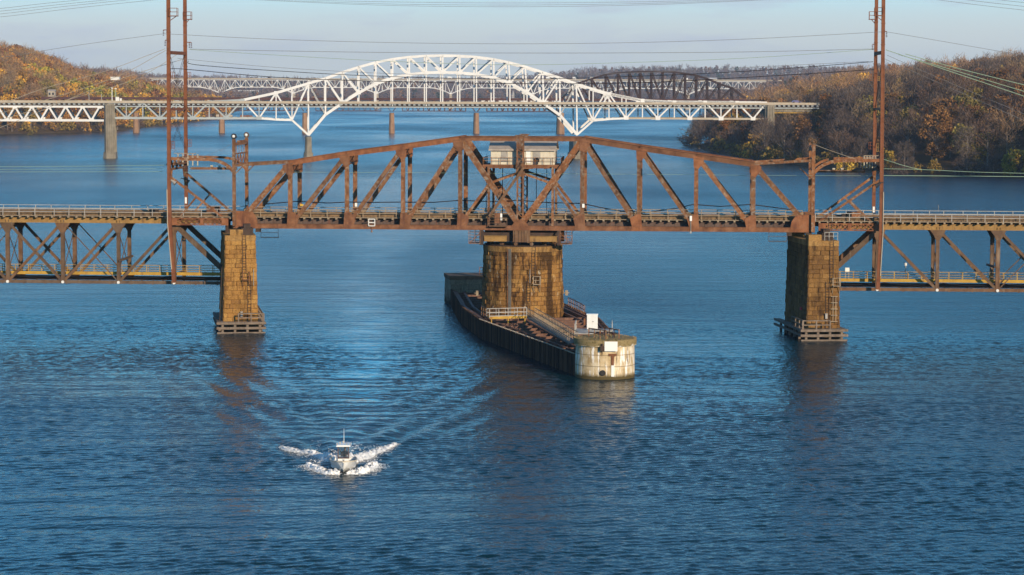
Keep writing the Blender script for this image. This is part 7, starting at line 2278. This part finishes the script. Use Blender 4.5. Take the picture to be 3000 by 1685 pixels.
def bare_twigs(rng_, C, R_, n, h):
    k = rng_.choice(len(C), n)
    d = rng_.normal(size=(n, 3)); d[:, 2] = np.abs(d[:, 2]) * 0.9 + 0.15
    out = C[k] * np.array([1, 1, 0.15]); out /= (np.linalg.norm(out, axis=1)[:, None] + 1e-6)
    d = d / np.linalg.norm(d, axis=1)[:, None] + out * 0.55; d /= np.linalg.norm(d, axis=1)[:, None]
    p0 = C[k] + rng_.normal(size=(n, 3)) * (R_[k] * 0.45)[:, None]
    L = (R_[k] * rng_.uniform(0.35, 0.85, n))[:, None]
    e = np.cross(d, rng_.normal(size=(n, 3))); e /= np.linalg.norm(e, axis=1)[:, None]
    w = rng_.uniform(0.10, 0.22, n)[:, None]
    p1 = p0 + d * L
    V = np.stack([p0 - e * w * 0.5, p0 + e * w * 0.5, p1 + e * w * 0.2, p1 - e * w * 0.2], 1).reshape(-1, 3)
    return V, np.arange(4 * n).reshape(n, 4)

PROTO = {}
def proto(key, seed, h, rw, base, shape, leaf, n, size, bare=False, mixin=None):
    rng_ = np.random.default_rng(seed)
    P, C, R_ = crown_points(rng_, n, h, rw, base, shape)
    if bare:
        V, F = bare_twigs(rng_, C, R_, n, h)
    else:
        V, F = quads(rng_, P, size)
    me = bpy.data.meshes.new('crown'); 
    me.from_pydata(V.tolist(), [], F.tolist()); me.materials.append(LEAF[leaf])
    tb = branches(rng_, C, h, base, 0.018 * h if shape != 'bush' else 0.012 * h)
    mt = bpy.data.meshes.new('trunk'); mt.from_pydata(tb.v, [], tb.f); mt.materials.append(MAT['bark'])
    # cheaper crown for the massed wood behind
    sub = rng_.choice(n, max(60, n // 5), replace=False)
    Vs = V.reshape(n, 4, 3)[sub]; cc = Vs.mean(1, keepdims=True); Vs = cc + (Vs - cc) * (1.9 if not bare else 1.7)
    PROTO[key] = dict(crown=me, trunk=mt, lite=Vs.reshape(-1, 3), leaf=leaf, h=h, rw=rw)
for i in range(3):
    proto(('orange', i), 10 + i, 17, 6.0, 4.0, 'round', 'leaves_orange', 1500, 0.75)
    proto(('rust', i), 20 + i, 19, 5.5, 4.0, 'tall', 'leaves_rust', 1500, 0.75)
    proto(('bare', i), 30 + i, 20, 6.5, 5.0, 'vase', 'twigs_brown', 1500, 0, True)
    proto(('grey', i), 40 + i, 20, 6.5, 4.5, 'round', 'twigs_grey', 1500, 0, True)
for i in range(2):
    proto(('gold', i), 50 + i, 17, 6.0, 3.5, 'round', 'leaves_gold', 1500, 0.75)
    proto(('olive', i), 60 + i, 17, 6.0, 3.5, 'round', 'leaves_olive', 1500, 0.75)
    proto(('green', i), 70 + i, 16, 6.0, 3.0, 'round', 'leaves_green', 1500, 0.75)
    proto(('bush', i), 80 + i, 6, 3.6, 0.6, 'bush', 'leaves_olive', 700, 0.55)
    proto(('pale_bush', i), 85 + i, 6, 3.8, 0.6, 'bush', 'twigs_grey', 700, 0, True)
    proto(('gold_bush', i), 90 + i, 7, 3.6, 0.6, 'bush', 'leaves_gold', 750, 0.55)
proto(('pine', 0), 95, 18, 4.5, 3.0, 'tall', 'leaves_dark', 1500, 0.7)
proto(('oak', 0), 97, 24, 7.5, 3.0, 'tall', 'leaves_rust', 3600, 0.8)

NAMES = {'orange': ('orange_tree', 'orange leaved tree'), 'rust': ('rust_tree', 'dull rust brown leaved tree'), 'bare': ('bare_tree', 'bare brown twigged tree'), 'grey': ('bare_tree', 'bare grey twigged tree'),
         'gold': ('gold_tree', 'golden yellow leaved tree'), 'olive': ('olive_tree', 'olive brown leaved tree'), 'green': ('green_tree', 'yellow green leaved tree'), 'bush': ('shrub', 'olive brown shrub'),
         'pale_bush': ('shrub', 'pale bare shrub'), 'gold_bush': ('shrub', 'yellowish shrub'), 'pine': ('evergreen_tree', 'dark evergreen tree'), 'oak': ('oak_tree', 'tall rust brown oak')}
NAMES['olive'] = ('leafy_tree', 'olive brown leaved tree')
def plant(key, p, scale, rz, label, group, sxy=1.0):
    pr_ = PROTO[key]
    nm = NAMES[key[0]][0]
    root = bpy.data.objects.new(nm, None); col.objects.link(root); root.location = p; root.rotation_euler = (0, 0, rz); root.scale = (scale * sxy, scale * sxy, scale)
    root.empty_display_size = 0.5
    tag(root, label, 'shrub' if nm == 'shrub' else 'tree', group)
    for part in ('trunk', 'crown'):
        o = bpy.data.objects.new(part, pr_[part]); col.objects.link(o); o.parent = root
    return root

def proj(p):
    d = Vector(p) - CP
    z = d.dot(_f); 
    return 1500 + FPX * d.dot(_r) / z, 842.5 - FPX * d.dot(_u) / z

cand = []
rt_ = random.Random(77)
def kind_right(d, X, Y, u, v):
    r_ = rt_.random()
    if d < 9: return ('bush' if r_ < .35 else 'pale_bush' if r_ < .7 else 'gold_bush' if r_ < .82 else 'grey')
    if Y > 1560: return ('gold' if r_ < .42 else 'bare' if r_ < .68 else 'orange' if r_ < .75 else 'rust' if r_ < .84 else 'grey')
    if ((v < 240 and d > 60) or (Y > 1480 and 2120 < u < 2600 and d > 25)) and r_ < .8: r_ = rt_.random(); return ('gold' if r_ < .42 else 'orange' if r_ < .66 else 'bare' if r_ < .86 else 'rust')
    if d > 190: return ('bare' if r_ < .28 else 'rust' if r_ < .44 else 'gold' if r_ < .74 else 'orange' if r_ < .86 else 'grey')  # extra gold and orange here stand in for warm light on the slope
    return ('grey' if r_ < .58 else 'bare' if r_ < .66 else 'rust' if r_ < .84 else 'olive' if r_ < .95 else 'pine')
def kind_left(d, X, Y, u, v):
    r_ = rt_.random()
    g = float(vnoise(np.array([X * 1.0]), np.array([Y * 0.6]), 70, 13)[0])
    if d < 8: return ('bush' if r_ < .4 else 'gold_bush' if r_ < .6 else 'orange' if r_ < .75 else 'pale_bush')
    if g > 0.52: return ('green' if r_ < .55 else 'olive' if r_ < .75 else 'gold')
    if g > 0.40: return ('orange' if r_ < .34 else 'rust' if r_ < .6 else 'olive' if r_ < .8 else 'bare')
    return ('bare' if r_ < .40 else 'rust' if r_ < .54 else 'orange' if r_ < .74 else 'olive' if r_ < .88 else 'gold')
def gather(fn, poly, inland, x0, x1, y0, y1, step, kindf, side):
    xs, ys = np.arange(x0, x1, step), np.arange(y0, y1, step)
    X, Y = np.meshgrid(xs, ys)
    X = X + rgn.uniform(-.42, .42, X.shape) * step; Y = Y + rgn.uniform(-.42, .42, Y.shape) * step
    d = polydist(poly, X, Y, inland); H = fn(X, Y)
    for x, y, dd, h in zip(X.ravel(), Y.ravel(), d.ravel(), H.ravel()):
        if dd < 1.5: continue
        u, v = proj((x, y, h))
        if u < -70 or u > 3080: continue
        cand.append([x, y, h, dd, u, v, kindf(dd, x, y, u, v), side])
def shore(fn, poly, inland, kindf, side, n0, n1, step=7.0):
    for a, c in zip(poly[n0:n1], poly[n0 + 1:n1 + 1]):
        L = np.linalg.norm(c - a); k = int(L / step); tg = (c - a) / L; nn = np.array([-tg[1], tg[0]]) * (1 if inland > 0 else -1)
        for i in range(k):
            q = a + tg * (L * (i + rt_.random()) / k) + nn * rt_.uniform(1.0, 6)
            dd = float(polydist(poly, np.array([q[0]]), np.array([q[1]]), inland)[0])
            if dd < 0.4: continue
            h = float(fn(np.array([q[0]]), np.array([q[1]]))[0]); u, v = proj((q[0], q[1], h))
            if -60 < u < 3060: cand.append([q[0], q[1], h, dd, u, v, kindf(dd, q[0], q[1], u, v), side])
gather(right_h, RB, -1, 60, 760, 840, 2400, 10.5, kind_right, 'R')
gather(left_h, LB, 1, -760, -190, 1500, 3000, 11.5, kind_left, 'L')
shore(right_h, RB, -1, kind_right, 'R', 3, 11)
shore(left_h, LB, 1, kind_left, 'L', 3, 11)
# keep the strip of ground clear where the bridges land
def blocked(c):
    for fr, w in ((HF, 10), (CF, 6), ):
        s, t_, _ = fr.coords(Vector((c[0], c[1], 0)))
        top = 27 if fr is HF else 24
        if -3 < t_ < w + 6 and c[2] + 14 > top: return c[3] < (70 if fr is HF else 40)
    return False
cand = [c for c in cand if not blocked(c)]
cand.sort(key=lambda c: c[1])
# how much of each tree shows above what stands nearer (columns 6 photo pixels wide)
horizon = np.full(540, 1e4)
rows = []
for c in cand:
    key = (c[6], rt_.randrange(sum(1 for k in PROTO if k[0] == c[6])))
    pr_ = PROTO[key]
    sc = rt_.uniform(0.62, 1.25)
    if c[7] == 'R' and c[3] < 30 and c[6] not in ('bush', 'pale_bush', 'gold_bush'): sc *= 0.85
    top = proj((c[0], c[1], c[2] + pr_['h'] * sc))[1]
    hw = FPX * pr_['rw'] * sc / c[1]
    i0, i1 = int((c[4] - hw * 0.8 + 120) / 6), int((c[4] + hw * 0.8 + 120) / 6) + 1
    i0, i1 = max(0, i0), min(539, max(i0 + 1, i1))
    seg = horizon[i0:i1]
    if len(seg) == 0: continue
    vis = np.clip(np.minimum(seg, c[5]) - top, 0, None).mean()
    area = vis * 2 * hw
    horizon[i0:i1] = np.minimum(seg, top + (c[5] - top) * 0.22)
    inframe = -hw < c[4] < 3000 + hw
    if vis > 2.0: rows.append((area if inframe else 0, c, key, sc))
rows.sort(key=lambda r: -r[0])
LIM = 250
SIDE = {'R': {True: ' on the shaded right bank', False: ' high on the right hill'}, 'L': {True: ' along the left bank', False: ' up the left hill'}}
BUSHES = ('bush', 'pale_bush', 'gold_bush')
for area, c, key, sc in rows[:LIM]:
    lowband = c[3] < 60
    ph = SIDE[c[7]][lowband]
    plant(key, (c[0], c[1], c[2] - 0.2), sc, rt_.uniform(0, 6.28), NAMES[key[0]][1] + ph, NAMES[key[0]][1] + 's' + ph, rt_.uniform(0.85, 1.15))
# named standouts on the right shore
def standout(u, v, key, sc, label, d_in=4.0, sxy=1.0, depth=None):
    q = on_z(u, v, 1.0) if depth is None else at_y(u, v, depth)
    dirn = Vector((q.x, q.y, 0)).normalized()
    p = Vector((q.x, q.y, 0)) + dirn * d_in
    h = float(right_h(np.array([p.x]), np.array([p.y]))[0]) if u > 1500 else float(left_h(np.array([p.x]), np.array([p.y]))[0])
    plant(key, (p.x, p.y, h - 0.2), sc, 0.7, label, None, sxy)
standout(2745, 500, ('oak', 0), 1.0, 'big rust brown oak right of the right poles, tallest leafy tree on the shore', 10)
standout(2212, 462, ('gold_bush', 0), 1.75, 'round tan leaved tree standing out at the dark waterline below the bridge end', 4)
standout(2283, 465, ('bush', 1), 1.45, 'round olive bush right of the tan tree at the waterline', 6)
standout(2470, 492, ('gold_bush', 1), 1.2, 'small yellowish tree at the waterline left of the right poles', 3)
standout(2645, 504, ('pale_bush', 1), 1.35, 'pale drooping bare tree at the waterline just right of the right poles', 2)
standout(2845, 506, ('pale_bush', 0), 1.5, 'whitish fallen bare tree at the waterline near the right edge', 2, 1.3)
standout(2880, 500, ('gold_bush', 0), 1.7, 'leaning tan tree at the waterline near the right edge', 6)
standout(2958, 508, ('green', 0), 0.62, 'yellow green tree at the waterline beside the right edge', 6)
standout(2990, 508, ('gold_bush', 1), 1.7, 'tan leaved tree cut by the right edge of the view', 4)
standout(2408, 330, ('gold', 0), 1.25, 'bright golden tree on the slope left of the right poles', 0, 1.1, 1700)
standout(2030, 424, ('pale_bush', 1), 1.5, 'bare shrub leaning over the water at the tip of the right bank', 1, 1.4)
standout(2018, 424, ('pale_bush', 0), 0.9, 'low bare shrub at the very tip of the right bank', 0, 1.5)
standout(2085, 430, ('grey', 1), 0.75, 'bare grey tree next to the tip of the right bank', 6)
standout(90, 392, ('bush', 0), 1.0, 'reddish olive shrub at the left bank waterline', 3)

# everything farther back of the two woods, as one mass
def mass(name, items, label, far=False):
    V, F, M = [], [], []
    mats = sorted({PROTO[k]['leaf'] for _, k, _ in items}); n = 0
    rr = np.random.default_rng(3)
    for p, k, s in items:
        q = PROTO[k]['lite']
        a = rr.uniform(0, 6.28); ca, sa = math.cos(a), math.sin(a)
        v = np.stack([q[:, 0] * ca - q[:, 1] * sa, q[:, 0] * sa + q[:, 1] * ca, q[:, 2]], -1) * s + np.array(p)
        V.append(v); m = len(v) // 4; F.append(np.arange(n, n + len(v)).reshape(-1, 4)); n += len(v)
        M += [mats.index(PROTO[k]['leaf'])] * m
    o = np_mesh(name, np.concatenate(V), np.concatenate(F), [LEAF[m] if m in LEAF else MAT[m] for m in mats], mi=M)
    tag(o, label, 'woodland', kind='stuff')
shade_bluff = []
for i in range(2600):                # unseen trees added beyond the right edge, shading the right bank
    x, y = rt_.uniform(205, 760), rt_.uniform(330, 1500)
    dd = float(polydist(RB, np.array([x]), np.array([y]), -1)[0])
    if dd < 3: continue
    if proj((x, y, 30))[0] < 3085: continue
    shade_bluff.append(((x, y, float(right_h(np.array([x]), np.array([y]))[0])), (rt_.choice(('bare', 'grey', 'rust')), 0), rt_.uniform(0.75, 1.1)))
mass('woodland', shade_bluff + [((c[0], c[1], c[2]), key, sc) for area, c, key, sc in rows[LIM:]], 'autumn wood behind the nearer trees on both banks, and on an added rise out of view')
# far woods over the hills upstream
items = []
rr = np.random.default_rng(12)
PROTO[('far', 0)] = dict(PROTO[('bare', 0)], leaf='twigs_far_haze'); PROTO[('far', 1)] = dict(PROTO[('grey', 1)], leaf='twigs_far_haze'); PROTO[('far', 2)] = dict(PROTO[('rust', 1)], leaf='twigs_far_haze')
for k in list(PROTO):
    if k[0] == 'far' or k[0] in ('rust', 'pine', 'orange'):
        q = PROTO[k]['lite'].reshape(-1, 4, 3); PROTO[('f_' + k[0], k[1])] = dict(PROTO[k], lite=(q.mean(1, keepdims=True) + (q[::3] - q[::3].mean(1, keepdims=True)) * 1.7 if False else (q[::3].mean(1, keepdims=True) + (q[::3] - q[::3].mean(1, keepdims=True)) * 1.9)).reshape(-1, 3))
FK = [('f_far', 0)] * 4 + [('f_far', 1)] * 4 + [('f_far', 2)] * 3 + [('f_rust', 0), ('f_pine', 0)]
for row, (y_off, n) in enumerate(((25, 330), (90, 330), (180, 330), (320, 330), (480, 360), (640, 380), (820, 380), (1000, 400), (1200, 400), (1450, 420))):
    for i in range(n):
        x = -1150 + 2700 * (i + rr.random()) / n
        y = 5150 + 250 * math.sin(x / 500.0) + 150 * math.sin(x / 190.0 + 1) + y_off + rr.uniform(-40, 40)
        h = float(far_h(np.array([x]), np.array([y]))[0])
        items.append(((x, y, h - 0.5), FK[rr.integers(len(FK))], float(rr.uniform(0.7, 1.15))))
# wooded shores between, right and left of the upstream reach
for fn, poly, inl, xr in ((right_h, RB, -1, (150, 1250)), (left_h, LB, 1, (-900, -250))):
    for i in range(900):
        x, y = rr.uniform(*xr), rr.uniform(2350, 4700)
        dd = float(polydist(poly, np.array([x]), np.array([y]), inl)[0])
        if dd < 4: continue
        u, v = proj((x, y, 10))
        if not (-60 < u < 3060): continue
        h = float(fn(np.array([x]), np.array([y]))[0]); items.append(((x, y, h), FK[rr.integers(len(FK))] if y > 3000 else ('f_orange', int(rr.integers(3))), float(rr.uniform(0.75, 1.2))))
mass('far_woodland', items, 'haze tinted purple brown leafless woods on the far hills upstream', True)

# ================================================================ houses, far town, wharf, low dam
q = at_y(338, 231, 2150); hz = q.z - 4.5
building(Vector((q.x, q.y, q.z - 1.0)), Vector((1, 0, 0)), 7.0, 6, 2.2, 'white flat roofed building on the left hill where the highway bridge begins')
q = at_y(152, 272, 1890)
building(Vector((q.x, q.y, q.z - 3)), Vector((1, 0, 0)), 5.0, 5, 4.2, 'cream house among the orange trees low on the left hill', name='house', wall='parapet_tan', roof='shed_roof', gable=1.2, windows=2)
q = at_y(2083, 234, 3800)
building(Vector((q.x, q.y, zd - 1)), Vector((1, 0, 0)), 17, 10, 3.2, 'long white gabled shed at the right end of the far highway bridge', gable=1.8)
rr2 = random.Random(9)
town = [(1418, 'house'), (1432, 'boat'), (1446, 'house'), (1458, 'house'), (1471, 'boat'), (1484, 'house'), (1496, 'boat'), (1503, 'spire'), (1512, 'house'), (1524, 'boat'), (1536, 'house'), (1549, 'boat'), (1561, 'house'), (1574, 'house'), (1588, 'boat'), (1602, 'house'), (1618, 'boat'), (1632, 'house')]
for i, (u, k) in enumerate(town):
    q = at_y(u, 287 + rr2.uniform(-1.5, 1.5), 5010); c = Vector((q.x, q.y, 0.0))
    if k == 'house':
        building(c + Z * 1.0, Vector((1, 0, 0)), rr2.uniform(8, 13), 8, rr2.uniform(4.0, 6.5), 'tiny white waterside house in the far town under the right half of the arch', 'house', roof='shed_roof', gable=2.4, group='houses of the far town')
    elif k == 'boat':
        root = thing('moored_boat', c, 'tiny white moored boat off the far town under the right half of the arch', 'boat', 'moored boats of the far town')
        b = MB(); b.prism([c + Vector((-6, 0, 0)), c + Vector((4, 0, 0)), c + Vector((7, 0, 2.2)), c + Vector((-6.5, 0, 2.0))], Vector((0, 3, 0))); b.build('hull', MAT['white_gloss'], root)
        b = MB(); b.box(c + Vector((-1, 1.5, 2.9)), 5, 2, 1.8); b.build('cabin', MAT['white_gloss'], root)
    else:
        root = thing('church', c, 'grey church with a pointed spire in the far waterside town', 'church')
        b = MB(); b.box(c + Vector((6, 0, 4)), 14, 9, 8); b.build('nave', MAT['grey_board'], root)
        b = MB(); b.box(c + Vector((0, 0, 8)), 5, 5, 14); b.build('tower', MAT['grey_board'], root)
        b = MB(); b.lathe(c, [(3.2, 15), (0.1, 24)], 8); b.build('spire', MAT['grey_board'], root)
tk = thing('town_quay', at_y(1530, 296, 4990) * 1.0, 'low shore with a pale quay in front of the far town', 'quay')
tk.location.z = 0; POS[tk.name] = Vector(tk.location)
b = MB(); q0, q1 = at_y(1400, 294, 5000), at_y(1650, 294, 5000); b.bar(Vector((q0.x, 5000, 0.3)), Vector((q1.x, 5000, 0.3)), 30, 2.0, Z); b.build('quay_wall', MAT['concrete_grey'], tk)
# brown wharf on the left reach
q0, q1 = on_z(590, 351, 0), on_z(768, 352, 0)
wh = thing('wharf', (q0 + q1) / 2, 'low brown timber wharf on piles behind the left side span of the arch bridge', 'wharf')
b = MB(); b.bar(q0 + Z * 2.6, q1 + Z * 2.6, 16, 0.9, Z); b.build('wharf_deck', MAT['fender_timber'], wh)
b = MB(); b.bar(q0 + Z * 1.2 - Vector((0, 7.5, 0)), q1 + Z * 1.2 - Vector((0, 7.5, 0)), 0.8, 0.5, Vector((0, 1, 0)))
b.build('wale', MAT['fender_timber'], wh)
for i in range(26):
    p = q0.lerp(q1, (i + .5) / 26) - Vector((0, 7.8, 0)); b = MB(); b.tube([p - Z * 1.5, p + Z * 3.2], 0.45, 6); b.build('pile', MAT['fender_timber'], wh)
for i, (f, w, h_, m, lab) in enumerate(((0.10, 9, 2.6, 'fender_timber', 'brown cargo stack on the left end of the wharf'), (0.38, 16, 2.2, 'parapet_tan', 'tan cargo stack on the wharf, longest of three'), (0.74, 12, 1.7, 'rust_plate', 'rust red cargo stack on the right part of the wharf'))):
    c = q0.lerp(q1, f); b = MB()
    for k in range(4): b.box(c + Vector(((k - 1.5) * w / 4, 0, 3.1 + h_ * (0.5 - 0.08 * (k % 2)))), w / 4 - .3, 5, h_ * (1 - .16 * (k % 2)))
    tag(b.build('cargo_stack', MAT[m]), lab, 'cargo', 'cargo on the wharf')
# low dam with white piers far upstream
q0, q1 = at_y(680, 268, 5050), at_y(757, 267, 5050)
dam = thing('dam', Vector(((q0.x + q1.x) / 2, 5050, 0)), 'low white dam with many piers far upstream, left of the white arch', 'dam')
b = MB(); b.bar(q0 + Z * 1.2, q1 + Z * 1.2, 1.6, 3, Vector((0, 1, 0))); b.build('crest_walk', MAT['bridge_white'], dam)
for i in range(15):
    p = q0.lerp(q1, i / 14); b = MB(); b.bar(p + Z * 0.6, p - Z * (7 - 0.25 * abs(i - 4)), 1.3, 3, Vector((0, 1, 0))); b.build('dam_pier', MAT['bridge_white'], dam)
# rocks at the tip of the right bank
for i, (u, v, s_, lab) in enumerate(((2046, 436, 0.9, 'dark rock in the water off the tip of the right bank'), (2012, 428, 1.1, 'rock at the outermost tip of the right bank'), (2030, 430, 1.4, 'flat rock beneath the leaning shrub at the right bank tip'))):
    c = on_z(u, v, 0); r_ = random.Random(i); b = MB(); b.ball((c.x, c.y, 0.1), s_, 9, 6)
    b.v = [(x + r_.uniform(-.2, .2) + (x - c.x) * 0.8, y + r_.uniform(-.2, .2), z * 0.6 + r_.uniform(-.1, .1)) for x, y, z in b.v]
    tag(b.build('rock', MAT['soil_rock']), lab, 'rock')

# ================================================================ the air
t = NT('haze_air')
t.n.remove(t.b)
pv = t.n.new('ShaderNodeVolumePrincipled')
pv.inputs['Color'].default_value = (0.52, 0.72, 1.0, 1)
pv.inputs['Density'].default_value = 0.00005
pv.inputs['Anisotropy'].default_value = 0.0
t.l.new(pv.outputs[0], t.out.inputs['Volume'])
b = MB(); b.box(Vector((0, 4300, 69.5)), 10800, 9600, 149)
tag(b.build('haze', MAT['haze_air']), 'thin pale river haze', 'haze', kind='stuff')
